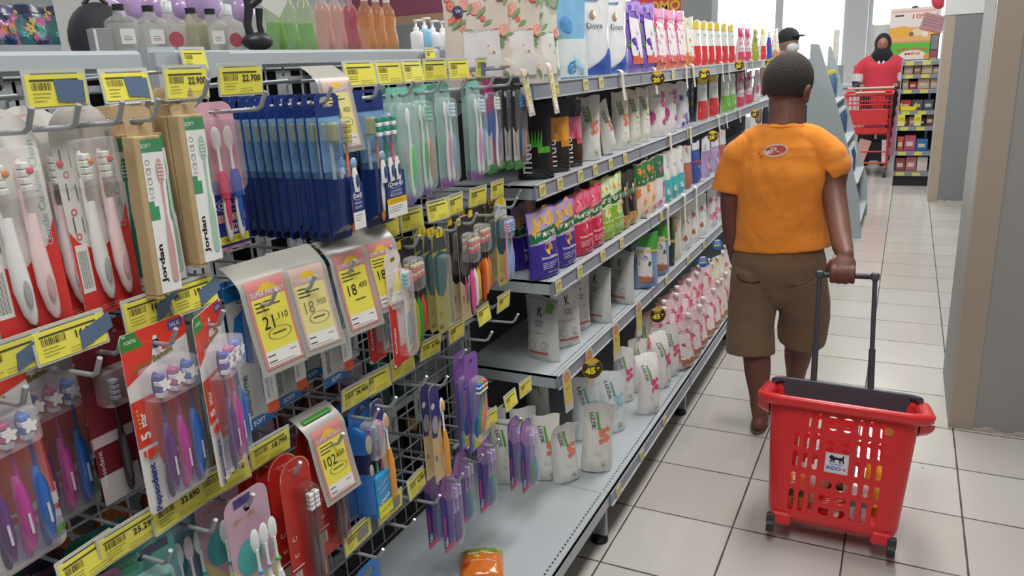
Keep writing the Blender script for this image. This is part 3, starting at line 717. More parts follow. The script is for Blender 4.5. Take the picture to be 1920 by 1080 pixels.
def k_colgate(a1='#7fb3a8', a2='#5a7cb8'):
    t = thing('toothbrush_pack', '', 'toothbrush pack'); w = .052; RD = P('#d8302c', rough=.3)
    g = cardg(w, .02, -.2, P('#e8ddda'), 'dome', hole=(.016, .009), rb=.004); a = Art(g, y=-.0004)
    a.poly([(-w/2, -.19), (-w*.3, -.2), (0, -.199), (0, -.16), (-w*.05, -.095), (-w*.25, -.088), (-w/2, -.075)], RD); a.rect(-w*.02, -.198, w*.48, -.165, RD)
    a.text('Colgate', (-w*.27, -.15), .0095, WHT, w=.05, rot=90, bold=.03); a.lines(-w*.36, -w*.12, -.05, DGR, 4, .004, .0006)
    g.build('card', t)
    toothbrush(t, .006, -.022, -.18, '#cfe0dc', a1, '#7cc4cc', y=-.014); toothbrush(t, .017, -.022, -.18, '#e8d0d4', a2, '#e8a0a4', y=-.01)
    blister(t, -.006, -.185, w/2, -.018, .026, clear('#ffeef0', .7, .08), r_=.01)
    return t
def k_olive(front=None, hang='#e8cf1e', base='#a89c58', head='#2f5a66', w=.052, label=None):
    t = thing('toothbrush_pack', '', 'toothbrush pack')
    g = cardg(w, .022, -.19, P(base), r_=.018, rb=.012, hole=(.014, .014)); a = Art(g, y=-.0004)
    a.poly([(-w/2, -.02), (-w/2+.006, .01), (0, .02), (w/2-.006, .01), (w/2, -.02), (w/2, -.02)], P('#3f4a4c' if not front else '#c9ced2')); a.rect(-w*.16, .006, w*.3, .024, P(hang)); a.text('2', (w*.07, .015), .012, P('#b5651e'), bold=.04)
    a.poly([(-w/2, -.085), (-w/2, -.03), (0, -.02), (w/2, -.03), (w/2, -.06), (w*.3, -.1), (0, -.115), (-w*.3, -.108)], P(head)); a.text('Gd', (-w*.25, -.175), .009, BLK); a.ring((-w*.22, -.15), .005, BLK, t=.15)
    g.build('card', t)
    n = len(front or ())
    for i, (b, gr) in enumerate(front or ()):
        toothbrush(t, -.004+i*.0125, -.03, -.18, b, gr, gr, br2=b, y=-.013, wh=.0115)
    if front: blister(t, -.012, -.075, .028, -.022, .022, clear('#ffffff', .7, .08), r_=.008)
    else: blister(t, -.012, -.18, .022, -.03, .014, clear('#c8d0c0', .75, .1))
    return t
def k_dark(cols=(('#e85aa0', '#c02c74'), ('#e8e6e4', '#d8d4d0'), ('#d8b43c', '#b08c20')), base='#d6c49a'):
    t = thing('toothbrush_pack', '', 'toothbrush pack'); w = .058
    g = cardg(w, .018, -.215, P(base), r_=.016, rb=.004, hole=(.018, .010)); a = Art(g, y=-.0004)
    a.poly([(-w/2, -.12), (-w/2, .005), (-w/2+.01, .016), (w/2-.01, .016), (w/2, .005), (w/2, -.1), (w*.2, -.13), (-w*.2, -.135)], P('#2c2a2e')); a.disc((-w*.1, -.085), .02, P('#6c6a70'), rz=.03); a.rect(-w*.5, .0, -w*.2, .016, P('#f0cf1e'))
    a.text('Gd', (-w*.35, -.165), .008, BLK, rot=90)
    g.build('card', t)
    for i, (b, gr) in enumerate(cols):
        x = -.004+i*.013; o = toothbrush(t, x, -.03, -.205+.012*i, '#3a3236', gr, '#e8d8a8', br2='#e05060', y=-.013, wh=.011); g = G(); g.tube([(x, -.015, -.10), (x, -.017, -.12), (x, -.017, -.17), (x, -.015, -.198+.012*i)], [.003, .0065, .0065, .004], P(b), 10); g.build('grip', o)
    blister(t, -.014, -.085, .028, -.02, .026, clear('#dddddd', .62, .08), r_=.01)
    return t
def k_red():
    t = thing('toothbrush_pack', '', 'toothbrush pack'); w = .066; RD = P('#c22c26', rough=.28)
    g = cardg(w, .03, -.215, RD, 'dome', hole=(.016, .007), rb=.006); a = Art(g, y=-.0004)
    n = 12
    for k in range(n):
        a0, a1 = 180*k/n, 180*(k+1)/n; r1, r2 = w/2-.0006, w/2-.0022; c = (0, .03-w/2*.9)
        a.poly([(c[0]+r1*math.cos(R(a0)), c[1]+.9*r1*math.sin(R(a0))), (c[0]+r1*math.cos(R(a1)), c[1]+.9*r1*math.sin(R(a1))), (c[0]+r2*math.cos(R(a1)), c[1]+.9*r2*math.sin(R(a1))), (c[0]+r2*math.cos(R(a0)), c[1]+.9*r2*math.sin(R(a0)))], P('#e8a890'))
    a.text('Colgate', (0, .012), .005, P('#f0c0b0'), w=.024)
    a.text('C', (-w*.3, -.105), .010, P('#e8c8b8'), rot=80, bold=.03); a.text('c', (-w*.3, -.135), .009, P('#e8c8b8'), rot=80, bold=.03)
    a.rect(-w/2, -.158, -w*.1, -.155, P('#e8d8d0')); a.rect(-w*.44, -.185, -w*.2, -.163, P('#c9b9a8')); a.lines(-w*.42, -w*.22, -.167, DGR, 4, .004, .0007)
    g.build('card', t)
    toothbrush(t, .008, -.03, -.2, '#4a4a4e', '#6a6c70', '#e8e8e8', y=-.012); toothbrush(t, .02, -.03, -.2, '#5a5658', '#8a8c90', '#e8e8e8', y=-.012)
    blister(t, -.004, -.205, w/2-.002, -.02, .02, clear('#8a5a58', .5, .1), r_=.012)
    return t
def k_three(bg='#c9a4b8', cols=(('#e8ecef', '#4a9ccf', '#5cb4d8'), ('#e8ecef', '#8a8cc4', '#a8b4cc'), ('#e8efe8', '#3fae5c', '#a8c8a4')), foot='#d6c490', w=.084):
    t = thing('toothbrush_pack', '', 'toothbrush pack')
    g = cardg(w, .026, -.23, P(bg), r_=.02, rb=.01, hole=(.016, .012)); a = Art(g, y=-.0004)
    a.poly([(-w/2, -.22), (w/2, -.22), (w/2, -.1), (w*.2, -.12), (-w*.1, -.125), (-w/2, -.08)], P(foot)); a.disc((-w*.1, -.078), .024, P('#4fb0b0'), rz=.03); a.rect(-w*.28, .008, w*.1, .022, P('#4a3a78'))
    a.text('GUM CARE', (-w*.1, -.012), .006, P('#c9a23c'), w=.04); a.ring((-w*.25, -.165), .008, P('#3c5a86'), t=.16); a.text('G', (-w*.25, -.165), .008, P('#3c5a86'))
    g.build('card', t)
    for i, (b, gr, br) in enumerate(cols):
        x = -.008+i*.018; o = toothbrush(t, x, -.03, -.222, b, gr, br, back=True, y=-.015, wh=.018)
        g = G(); g.tube([(x, -.018, -.12), (x, -.02, -.15), (x, -.02, -.18), (x, -.018, -.216)], [.004, .008, .0085, .005], P('#e8ecf0' if b[1] == 'e' else b), 10); g.ell((x, -.0285, -.15), (.0055, .001, .016), P(gr), su=10, sv=6); g.build('grip', o)
        g = G(); g.tube([(x, -.018, -.098), (x, -.018, -.102)], .0042, P(gr), 8); g.build('band', o)
    return t
def k_kids():
    t = thing('toothbrush_pack', '', 'toothbrush pack'); w = .07; BL = P('#2f74c4', rough=.25); NV = P('#1c2750', rough=.3)
    g = G(); out = rrect(-w/2, -.225, w/2, .02, .008, .014); g.prism(with_hole(out, slot(0, 0, .034, .02)), -.001, .001, BL); g.build('card', t)
    g = G()
    def fn(u, v):
        z = -.02-.19*v; wx = .014 if v < .1 or v > .96 else (.024+.008*math.cos(v*22) if v < .62 else .028)
        d = .004 if v < .04 or v > .98 else .028
        return (-w/2+.002+wx*u*1.0, -.001-d*math.sin(math.pi*u), z)
    g.grid(fn, 8, 24, BL, pick=lambda u, v: (BL if v < .3 else NV if v < .5 else P('#2a6fc0', rough=.22)))
    g.build('side_blister', t)
    for z, r_ in ((-.055, .019), (-.108, .012)):
        g = G(); g.ell((-w*.28, -.029, z), (r_*.5, .002, r_), P('#b9b4ac', rough=.3), su=12, sv=8); g.build('window', t)
    for x, b, gr in ((-.004, '#7a4aa4', '#8a5ab8'), (.01, '#2fae88', '#3cc090'), (.024, '#c44a90', '#d860a0')): toothbrush(t, x, -.03, -.19, '#2a2a30', b, gr, y=-.014)
    blister(t, -.01, -.1, .034, -.024, .03, clear('#e8e0f0', .5, .06), r_=.012)
    g = G(); g.box((.012, -.014, -.175), (.045, .028, .088), P('#2f9ad8', rough=.25), b=.002); a = Art(g, y=-.0283); a.rect(-.0095, -.218, .0335, -.192, P('#ece62c'))
    a.text('Oral-B', (.012, -.183), .009, WHT, w=.03, rot=18, bold=.03); a.text('Complete', (.012, -.15), .005, WHT, w=.036, rot=18); a.text('Clean', (.012, -.162), .004, WHT, w=.03, rot=18); a.text('2 GRATIS 1', (.012, -.205), .005, DGR, w=.036, rot=8)
    g.build('label_panel', t)
    return t
def k_orange():
    t = thing('toothbrush_pack', '', 'toothbrush pack'); w = .036
    g = cardg(w, .012, -.205, P('#d8c294'), r_=.012, rb=.004, hole=(.012, .012)); a = Art(g, y=-.0004)
    a.poly([(-w/2, -.1), (-w/2, 0), (-w/2+.008, .011), (w/2-.008, .011), (w/2, 0), (w/2, -.06), (0, -.105)], P('#3b4180')); a.disc((-w*.2, -.032), .007, P('#d8d8dc')); a.disc((-w*.1, -.075), .012, P('#a8a8b0'), rz=.02); a.text('R', (-w*.2, -.15), .012, DGR)
    g.build('card', t)
    o = toothbrush(t, .009, -.018, -.2, '#efeeec', '#f2a548', y=-.012, back=True, wh=.016); g = G(); g.tube([(.009, -.014, -.09), (.009, -.016, -.12), (.009, -.016, -.18), (.009, -.014, -.196)], [.004, .007, .007, .005], P('#f2a548'), 10); g.ell((.009, -.0155, -.035), (.006, .003, .013), P('#f0b878'), su=8, sv=6); g.build('grip', o)
    return t
def k_zig():
    t = thing('toothbrush_pack', '', 'toothbrush pack'); w = .056
    g = cardg(w, .018, -.21, P('#8a5ab4'), r_=.014, rb=.004, hole=(.016, .01)); a = Art(g, y=-.0004); a.rect(-w/2, -.21, -w*.28, -.05, P('#6a4a9a')); a.quad((-w*.28, -.2), (0, -.2), (0, -.06), (-w*.28, -.07), P('#2f5ca8')); a.rect(-w*.3, -.206, w/2, -.172, P('#d8cc40')); a.rect(-w*.3, -.206, -w*.1, -.165, P('#5ab0b8')); g.build('card', t)
    for x, b, gr, br in ((-.008, '#2460b8', '#2f9a4c', '#2460c0'), (.006, '#3a9a44', '#e88a2c', '#4a9a44'), (.019, '#e05038', '#e8522c', '#d83c30')): toothbrush(t, x, -.045, -.17, b, gr, br, y=-.014, br2='#f4f4f4', curve=2, wh=.014)
    blister(t, -.015, -.185, .028, -.04, .022, CLR)
    return t
def k_glo(c=('#2fa85c', '#2f9ac0')):
    t = thing('toothbrush_pack', '', 'toothbrush pack'); w = .062
    g = cardg(w, .022, -.17, P('#4a3f96', rough=.3), r_=.02, rb=.004, hole=(.010, .02)); a = Art(g, y=-.0004)
    a.poly([(-w/2, -.005), (-w/2+.016, .02), (w/2-.016, .02), (w/2, -.005), (w/2, -.06), (-w*.1, -.05), (-w/2, -.02)], P('#a878b4')); a.rect(-w*.46, -.13, -w*.3, -.08, P('#c04a8c')); a.poly([(-w/2, -.17), (w/2-.004, -.17), (w/2, -.162), (w/2, -.155), (-w/2, -.158)], P('#d84a80'))
    a.text('Glo', (-w*.34, -.145), .011, WHT, w=.022, rot=90, bold=.04)
    g.build('card', t)
    for i, q in enumerate(c):
        x = .0+.014*i; o = toothbrush(t, x, -.012, -.158, '#b8a8cc', q, '#c8b8d8', y=-.012, wh=.012); g = G(); g.tube([(x, -.014, -.08), (x, -.016, -.1), (x, -.016, -.135), (x, -.014, -.152)], [.004, .0065, .0065, .004], P(q), 8); g.build('grip', o)
    blister(t, -.010, -.165, .026, .0, .022, clear('#d8c8f0', .6, .06), r_=.014)
    return t
def k_flat(c1='#4f8f86', c2='#2f7a5c', c3='#5d8490'):
    """flat sleeved pack hung close together"""
    t = thing('toothbrush_pack', '', 'toothbrush pack'); w = .088
    g = cardg(w, .02, -.2, P(c1), r_=.012, rb=.008, hole=(.018, .008)); a = Art(g, y=-.0004); a.rect(-w*.48, -.01, -w*.1, .014, P(c2)); a.text('formula', (-w*.28, .002), .006, BLK, w=.022); a.rect(-w*.05, .0, w*.4, .012, P('#39405c')); a.rect(-w*.48, -.19, w*.48, -.02, P(c3)); g.build('card', t)
    for i in range(3): toothbrush(t, -.015+i*.016, -.025, -.185, c3, c2, c1)
    blister(t, -.03, -.19, .03, -.02, .02, clear('#c8e8e0', .5, .06)); return t
# ---------------------------------------------------------------- hooks and what hangs from them
PROTO = {}
def put(kind, fn, y, z, x, label, group=None, tilt=0, yaw=0, roll=0, sc=1, **kw):
    if kind not in PROTO: t = PROTO[kind] = fn(**kw)
    else: t = dup(PROTO[kind])
    t.location = (x, y, z-.0015); t.rotation_euler = (R(tilt), R(roll), R(90+yaw)); t.scale = (sc,)*3
    t['label'] = label; t['category'] = 'toothbrush box' if 'jordan' in kind else 'toothbrush pack'
    if group: t['group'] = group
    elif 'group' in t: del t['group']
    return t
def on(kind, fn, h, px, label, group=None, **kw):
    """hang on hook h=(y,z) where the photo shows the hole at pixel column px"""
    y, z = h; return put(kind, fn, y, z, Xof(px, y, z), label, group, **kw)
# top row ------------------------------------------------------
H = lambda r, y, w, **k: hook(r, y, w, **k)
h = H(0, .50, 'hook above the red and white twin pack cut by the left edge', arm=False); on('gentle', k_gentle, h, -12, 'white and red twin toothbrush pack cut off by the left edge', 'white and red twin brush packs')
h = H(0, .552, 'thick hook in front of the white domed pack at upper left'); on('gentle', k_gentle, h, 50, 'white and red twin toothbrush pack, middle one of three at the left edge', 'white and red twin brush packs', yaw=-4)
price_tag(0, .567, 'large pale yellow price tag with blue sticker, leftmost on the top row', '', 1, w=.068, h=.034)
h = H(0, .606, 'hook holding the rightmost white domed toothbrush pack'); on('gentle', k_gentle, h, 148, 'white and red twin toothbrush pack beside the brown boxes', 'white and red twin brush packs', yaw=4)
price_tag(0, .657, 'yellow price tag with blue sticker, second from left on the top row', '', 1, w=.062, h=.032)
h = H(0, .655, 'hook carrying the dark green and dusty pink brush boxes')
on('jordan_g', k_jordan, h, 192, 'brown cardboard toothbrush box with dark green brush printed', col='#2f8a72', yaw=2, roll=3)
on('jordan_p', k_jordan, h, 257, 'brown cardboard toothbrush box with dusty pink brush printed', col='#d3a3a0', yaw=2, roll=2)
price_tag(0, .748, 'yellow price tag reading 22.900 above the brown boxes', '22.900')
h = H(0, .735, 'hook with a raised tip carrying the mint brush boxes', dz=.02)
for i, px in enumerate((288, 314)): on('jordan_m', k_jordan, h, px, 'brown toothbrush box, %s in the stack behind the mint one' % ('last', 'next')[i], 'stacked brown toothbrush boxes', col='#a9cdb8')
on('jordan_m', k_jordan, h, 340, 'brown cardboard toothbrush box with pale mint brush, frontmost of its hook', col='#a9cdb8', roll=1)
h2 = H(0, .69, 'hook hidden among the brown toothbrush boxes', xt=-.88, arm=False)
for i, px in enumerate((205, 232, 262)): on('jordan_m', k_jordan, h2, px, 'plain-edged brown toothbrush box %s the dark green one' % ('far behind', 'just behind', 'right behind')[i], 'stacked brown toothbrush boxes', col='#a9cdb8')
price_tag(0, .844, 'yellow price tag above the pink twin brush pack', '22.700')
h = H(0, .833, 'long hook running past the pink and blue twin pack')
on('siam', k_siam, h, 400, 'pink twin toothbrush pack with white brushes and navy label')
h = H(0, .975, 'hook carrying the long row of blue toothbrush packs')
bl = [440, 455, 471, 487, 503, 519, 537, 553, 571, 589]
for i, px in enumerate(bl): on('blue', k_blue, h, px, 'navy and clear blue toothbrush pack, %s from the left in the long row' % ORD[i], 'row of navy single brush packs', roll=random.uniform(-1, 1))
on('blue', k_blue, h, 612, 'frontmost navy single toothbrush pack with white label, below the hanging sign')
promo(0, 1.015, 'curved promo sign reading 18.400 in front of the blue packs', '18.400', x=-.845, pale=True, yaw=88, sc=.84)
h = H(0, 1.10, 'hook carrying the navy triple brush pack')
for i, px in enumerate((640, 655)): on('blue', k_blue, h, px, 'navy toothbrush pack %s behind the triple pack' % ('two places', 'directly')[i], 'row of navy single brush packs')
on('blue3', lambda: k_blue(3), h, 690, 'navy triple toothbrush pack with green striped bristles and yellow band')
price_tag(0, 1.122, 'yellow price tag above the navy triple pack')
M1 = [('#e8efe8', '#3ad83a', '#d8f0d8')]; 
h = H(0, 1.205, 'hook carrying the mint packs right of the navy triple pack')
on('mintg', k_mint, h, 722, 'clear mint pack with bright green and white brush leaning on the navy pack', 'clear mint toothbrush packs', cols=[('#eef2ee', '#42d83e', '#d6f0d6')], roll=-5)
on('mintg', k_mint, h, 752, 'clear mint pack with bright green brush, second from the navy pack', 'clear mint toothbrush packs')
on('mintp', k_mint, h, 738, 'clear mint pack with pale pink brush behind the bright green one', 'clear mint toothbrush packs', cols=[('#e8d8d8', '#c8a8a8', '#e8c8c8')])
price_tag(0, 1.21, 'yellow price tag above the bright green brushes')
h = H(0, 1.30, 'hook carrying the green and red-dotted mint packs')
for i, px in enumerate((768, 782)): on('mintd', k_mint, h, px, 'clear mint pack with two green brushes, %s of two' % ('left', 'right')[i], 'clear mint toothbrush packs', cols=[('#e6ece8', '#2fae58', '#5ab888'), ('#dfe8e4', '#d8604a', '#8ac8b0')], w=.056)
price_tag(0, 1.287, 'yellow price tag just under the top beam near its right end'); price_tag(0, 1.367, 'yellow price tag left of the shelf post')
h = H(0, 1.40, 'hook carrying the green, pink and blue brush packs')
for i, px in enumerate((800, 812)): on('mintd', k_mint, h, px, 'mint pack with green and teal brushes, %s behind the pink one' % ('second', 'first')[i], 'clear mint toothbrush packs')
on('mintk', k_mint, h, 828, 'clear mint pack with pink and light blue brushes, right end of the mint row', 'clear mint toothbrush packs', cols=[('#f2eef0', '#ee7fb4', '#f4c8d8'), ('#eef0f4', '#6ab0e0', '#c8e0f0')], foot='#9a5ab0', w=.06)
price_tag(0, 1.462, 'yellow price tag in front of the white rose pouches')
h = H(0, 1.52, 'short hook carrying the pink and blue pack near the shelf post')
on('mintk', k_mint, h, 886, 'mint pack with pink and blue brushes beside the pouch shelves', 'clear mint toothbrush packs')
on('mintk2', k_mint, h, 874, 'mint pack with purple grip beside the shelf post', 'clear mint toothbrush packs', cols=[('#a890c8', '#8858b0', '#b8a0d0')])
h = H(0, 1.61, 'hook carrying the magenta and blue pack'); on('sysm', k_systema, h, 915, 'magenta, blue and white toothbrush pack with green foot')
h = H(0, 1.69, 'hook carrying the black brush packs on the top row')
for i, px in enumerate((935, 950, 966)): on('sysb', k_systema, h, px, 'black toothbrush pack with white panel and green foot, %s of three' % ('left', 'middle', 'right')[i], 'black charcoal brush packs', black=True)
price_tag(0, 1.56, 'pale price tag with blue square beside the rose pouches', '', 1, w=.05)
promo(0, 1.68, 'long curved cream promo strip hanging beside the rose pouches', '15.900', x=-.83, pale=True, h=.10, w=.05, yaw=100)
promo(0, 1.76, 'long curved cream promo strip hanging over the top shelf end', '12.500', x=-.80, pale=True, h=.11, w=.045, yaw=100, z=1.345)

price_tag(1.368, Yof(360, -1.085, 1.365), 'small yellow tag stuck on the shelf post above the 22.900 tag', '', x=-1.078, w=.045, h=.03)
price_tag(1.366, Yof(803, -1.085, 1.365), 'small yellow tag on the right end of the top beam', '', x=-1.078, w=.045, h=.03)
# second row ---------------------------------------------------
h = H(1, .43, 'hook at the left edge of the second row', arm=True); price_tag(1, .448, 'pale yellow price tag with blue sticker at the left edge of the second row', '', 2)
on('pepso', k_pepso, h, -40, 'red and white triple brush pack cut off by the left edge', 'red and white triple brush packs', yaw=3, roll=-1)
h = H(1, .516, 'hook with a pale tip below the price tag reading 16.200'); price_tag(1, .522, 'yellow price tag reading 16.200, lower of the two above the red packs', '16.200', 2, w=.086)
on('pepso', k_pepso, h, 55, 'red and white triple brush pack behind the one at the left edge', 'red and white triple brush packs', yaw=4)
def k_maroon():
    t = thing('toothbrush_pack', '', 'toothbrush pack'); w = .075
    g = cardg(w, .02, -.2, P('#6a1c24'), r_=.008, hole=(.02, .008)); a = Art(g, y=-.0004); a.rect(-w/2, -.2, w/2, -.16, P('#b8b2b4')); a.rect(-w/2, -.12, w/2, -.105, P('#b8a8ac')); a.text('Pepsodent', (-w*.4, -.15), .008, P('#d8d4d8'), w=.05, rot=90); g.build('card', t)
    toothbrush(t, -.004, -.03, -.19, '#2a1a22', '#4a4448', '#8a8494'); toothbrush(t, .018, -.03, -.19, '#5a1c44', '#8a4a70', '#8a7484'); blister(t, -.02, -.07, .032, -.02, .02); return t
h = H(1, .575, 'hook behind the red packs with the dark maroon pack', xt=-.86, arm=False); on('maroon', k_maroon, h, 190, 'dark maroon twin brush pack between the red and white packs')
h = H(1, .622, 'hook through the large red and white triple pack'); price_tag(1, .631, 'yellow price tag with folded blue sticker above the large red and white pack', '16.200', 2)
on('pepso', k_pepso, h, 290, 'large red and white triple brush pack in front, with 5 star lettering', 'red and white triple brush packs', yaw=6, roll=1)
on('pepso', k_pepso, h, 215, 'red and white triple brush pack tucked behind the large front one', 'red and white triple brush packs')
h = H(1, .70, 'hook through the red and white pack seen edge-on'); price_tag(1, .701, 'yellow price tag reading 19.250 above the red packs', '19.250', 2)
on('pepso', k_pepso, h, 392, 'red and white triple brush pack farthest right, turned partly edge-on', 'red and white triple brush packs', yaw=28)
for i, px in enumerate((255, 285)): on('senso', k_senso, h, px, 'grey and blue soft brush pack %s the brown boxes' % ('left and below', 'below')[i], 'grey sensitive brush packs')
h = H(1, .80, 'hook under the promo sign reading 21.110')
for i, px in enumerate((425, 452)): on('senso', k_senso, h, px, 'grey soft brush pack with blue foot, %s behind the 21.110 sign' % ('left', 'middle')[i], 'grey sensitive brush packs')
promo(1, .815, 'curved promo sign reading 21.110 with a hand-drawn circle', '21.110', x=-.855, h=.145, w=.086, yaw=84, sc=.93)
h = H(1, .885, 'hook under the faded promo sign')
for i, px in enumerate((478, 512)): on('senso', k_senso, h, px, 'grey soft brush pack with orange patch, %s behind the faded sign' % ('left', 'right')[i], 'grey sensitive brush packs')
promo(1, .895, 'faded pale yellow curved promo sign reading 18.900', '18.900', x=-.845, pale=True, h=.13, w=.07, yaw=78)
h = H(1, .985, 'hook carrying the frontmost grey soft brush pack')
for i, px in enumerate((528, 560)): on('senso', k_senso, h, px, 'grey and blue soft brush pack, %s one behind the signs' % ('rear', 'front')[i], 'grey sensitive brush packs')
on('senso', k_senso, h, 606, 'frontmost grey soft brush pack with large lettering and blue foot', 'grey sensitive brush packs')
promo(1, .995, 'curved promo sign reading 18.400, left of the matching pair', '18.400', x=-.84, h=.13, w=.075, circ=False, yaw=82)
h = H(1, 1.09, 'hook with raised tip carrying the red and pink brush packs')
on('colg', k_colgate, h, 690, 'red and white toothbrush pack with blue brushes, left of the pair', 'red and white dome packs')
on('colg', k_colgate, h, 735, 'red and white toothbrush pack with pink tinted bubble, right of the pair', 'red and white dome packs', yaw=3)
promo(1, 1.075, 'curved promo sign reading 18.400, right of the matching pair', '18.400', x=-.835, h=.115, w=.072, circ=False, yaw=80)
price_tag(1, 1.158, 'yellow price tag under the navy triple pack')
h = H(1, 1.18, 'hook with raised tip just right of the red dome packs')
for i, px in enumerate((745, 758)): on('darkg', k_dark, h, px, 'dark toothbrush pack with green and red grips, %s one' % ('left', 'right')[i], 'dark brush packs', cols=(('#a8a83c', '#8a8a2c'), ('#2f9a3c', '#1f7a2c'), ('#d8483c', '#b8382c')), base='#8a8448')
h = H(1, 1.25, 'long hook in front of the olive packs')
for i, px in enumerate((790, 806, 822)): on('olive', k_olive, h, px, 'olive and teal toothbrush pack, %s of the plain three' % ('left', 'middle', 'right')[i], 'olive toothbrush packs')
for i, y in enumerate((1.239, 1.337, 1.409, 1.509, 1.605)): price_tag(1, y, 'yellow price tag over the olive packs, %s from the left' % ORD[i], w=.066)
h = H(1, 1.33, 'hook ending left of the pink handled dark pack')
h = H(1, 1.405, 'hook carrying the pink handled dark pack')
on('darkp', k_dark, h, 852, 'dark and cream pack with bright pink, white and yellow handles', 'dark brush packs')
on('darkp', k_dark, h, 868, 'dark and cream pack half hidden behind the pink handled one', 'dark brush packs')
h = H(1, 1.50, 'hook carrying the orange handled dark packs')
for i, px in enumerate((876, 890)): on('darko', k_dark, h, px, 'dark pack with orange and red handles, %s one' % ('left', 'right')[i], 'dark brush packs', cols=(('#e05a34', '#c0482a'), ('#e8a83c', '#c88c2c'), ('#e8786c', '#c8584c')), base='#8a7a4c')
h = H(1, 1.60, 'hook carrying the pastel handled olive packs')
for i, px in enumerate((905, 918)): on('olive', k_olive, h, px, 'plain olive pack %s behind the pastel handled pack' % ('two places', 'directly')[i], 'olive toothbrush packs')
on('olivep', k_olive, h, 938, 'olive and white pack with pink, teal and lilac brushes beside the purple pouch', 'olive toothbrush packs', front=(('#e89ac4', '#a8bce8'), ('#4fb8b0', '#9ab4ec'), ('#c8a8d8', '#8aa8e4')), base='#cdbc74', w=.062)
h = H(1, 1.70, 'hook with raised tip above the purple pouch', xt=-.86)

# third row ----------------------------------------------------
h = H(2, .47, 'hook at lower left over the flat purple packs'); price_tag(2, .482, 'yellow price tag cut by the bottom edge at left', '')
for i, px in enumerate((60, 95, 130, 165)): on('flatp', k_flat, h, px, 'flat purple sleeved brush pack, %s from the left' % ORD[i], 'flat sleeved brush packs', c1='#6a4458', c2='#2f6a5c', c3='#7a4a6c', yaw=-8)
h = H(2, .555, 'hook at lower left over the flat teal packs'); price_tag(2, .541, 'yellow price tag reading 25.290 at lower left', '25.290', w=.086)
for i, px in enumerate((185, 213, 241, 269)): on('flatt', k_flat, h, px, 'flat teal sleeved brush pack, %s from the left' % ORD[i], 'flat sleeved brush packs', yaw=-8)
h = H(2, .63, 'hook with upturned tip above the pale blue pack'); price_tag(2, .618, 'yellow price tag reading 33.690 at lower left', '33.690', w=.086)
on('three_b', k_three, h, 318, 'pale blue brush pack with large lettering at the bottom edge', bg='#a4c8d8', foot='#9ab8d0', cols=(('#d8e8f0', '#5aa0c8', '#8ac0d8'), ('#e8d8e8', '#8a7ac0', '#a890c8'), ('#d8f0e8', '#3fb0a0', '#8ad0c0')))
h = H(2, .70, 'hook with upturned tip in front of the pink and cream pack'); price_tag(2, .70, 'yellow price tag reading 14.990 left of the three white brushes', '14.990', w=.086)
on('three', k_three, h, 462, 'pink and cream pack with three white brushes dotted blue, lilac and green')
on('three', k_three, h, 405, 'pink and cream brush pack half hidden behind the three white brushes')
h = H(2, .80, 'hook with upturned tip in front of the row of red packs'); price_tag(2, .795, 'yellow price tag reading 18.790 on the red packs', '18.790', w=.08)
for i, px in enumerate((428, 448, 468, 488, 508, 530, 552)): on('red', k_red, h, px, 'shiny red dome-topped brush pack, %s from the left' % ORD[i], 'row of red dome packs', yaw=random.uniform(-3, 3))
h = H(2, .905, 'hook holding the large 102.650 sign')
on('red', k_red, h, 578, 'shiny red dome-topped brush pack behind the 102.650 sign', 'row of red dome packs'); on('red', k_red, h, 600, 'frontmost bright red brush pack below the 102.650 sign', 'row of red dome packs')
promo(2, .90, 'large promo sign reading 102.650 with green clip', '102.650', x=-.85, h=.135, w=.08, yaw=86, clip='#4f9a48', sc=.93)
h = H(2, 1.005, 'hook with pale tip above the blue kids packs'); price_tag(2, 1.012, 'yellow price tag reading 24.900, left of the pair above the blue packs', '24.900', w=.07)
h = H(2, 1.06, 'hook running through the blue packs and the orange one'); price_tag(2, 1.075, 'yellow price tag right of the 24.900 tag', '', w=.075)
for i, px in enumerate((652, 674)): on('kids', k_kids, (1.03, ROWZ[2]), px, 'bright blue triple brush pack with oval windows, %s one' % ('rear', 'front')[i], 'bright blue kids brush packs')
on('orange', k_orange, h, 704, 'cream and navy pack with orange handled brush behind the blue packs', 'cream and orange brush packs')
h = H(2, 1.165, 'long hook above the cream and orange brush packs'); price_tag(2, 1.164, 'yellow price tag right of the red dome packs'); price_tag(2, 1.267, 'yellow price tag reading 2.790', '2.790', w=.066)
for i, px in enumerate((795, 812)): on('orange', k_orange, (1.215, ROWZ[2]-.03), px, 'cream pack with long orange and white brush, %s of two' % ('left', 'right')[i], 'cream and orange brush packs')
h = H(2, 1.24, 'hook with pale tip above the cream and orange packs', arm=False, dz=-.03)
h = H(2, 1.32, 'hook through the purple zigzag pack'); on('zig', k_zig, h, 862, 'purple pack with blue, green and orange wavy brushes')
on('zig', k_zig, h, 882, 'purple wavy brush pack partly hidden at the right of the first')
for i, y in enumerate((1.375, 1.503, 1.605)): price_tag(2, y, 'yellow price tag on the third row, %s one before the pouch shelves' % ('third last', 'second last', 'last')[i], w=.066)
h = H(2, 1.44, 'empty hook with raised tip below the olive packs'); h = H(2, 1.575, 'empty hook with raised tip beside the white bottle-shaped pouch')

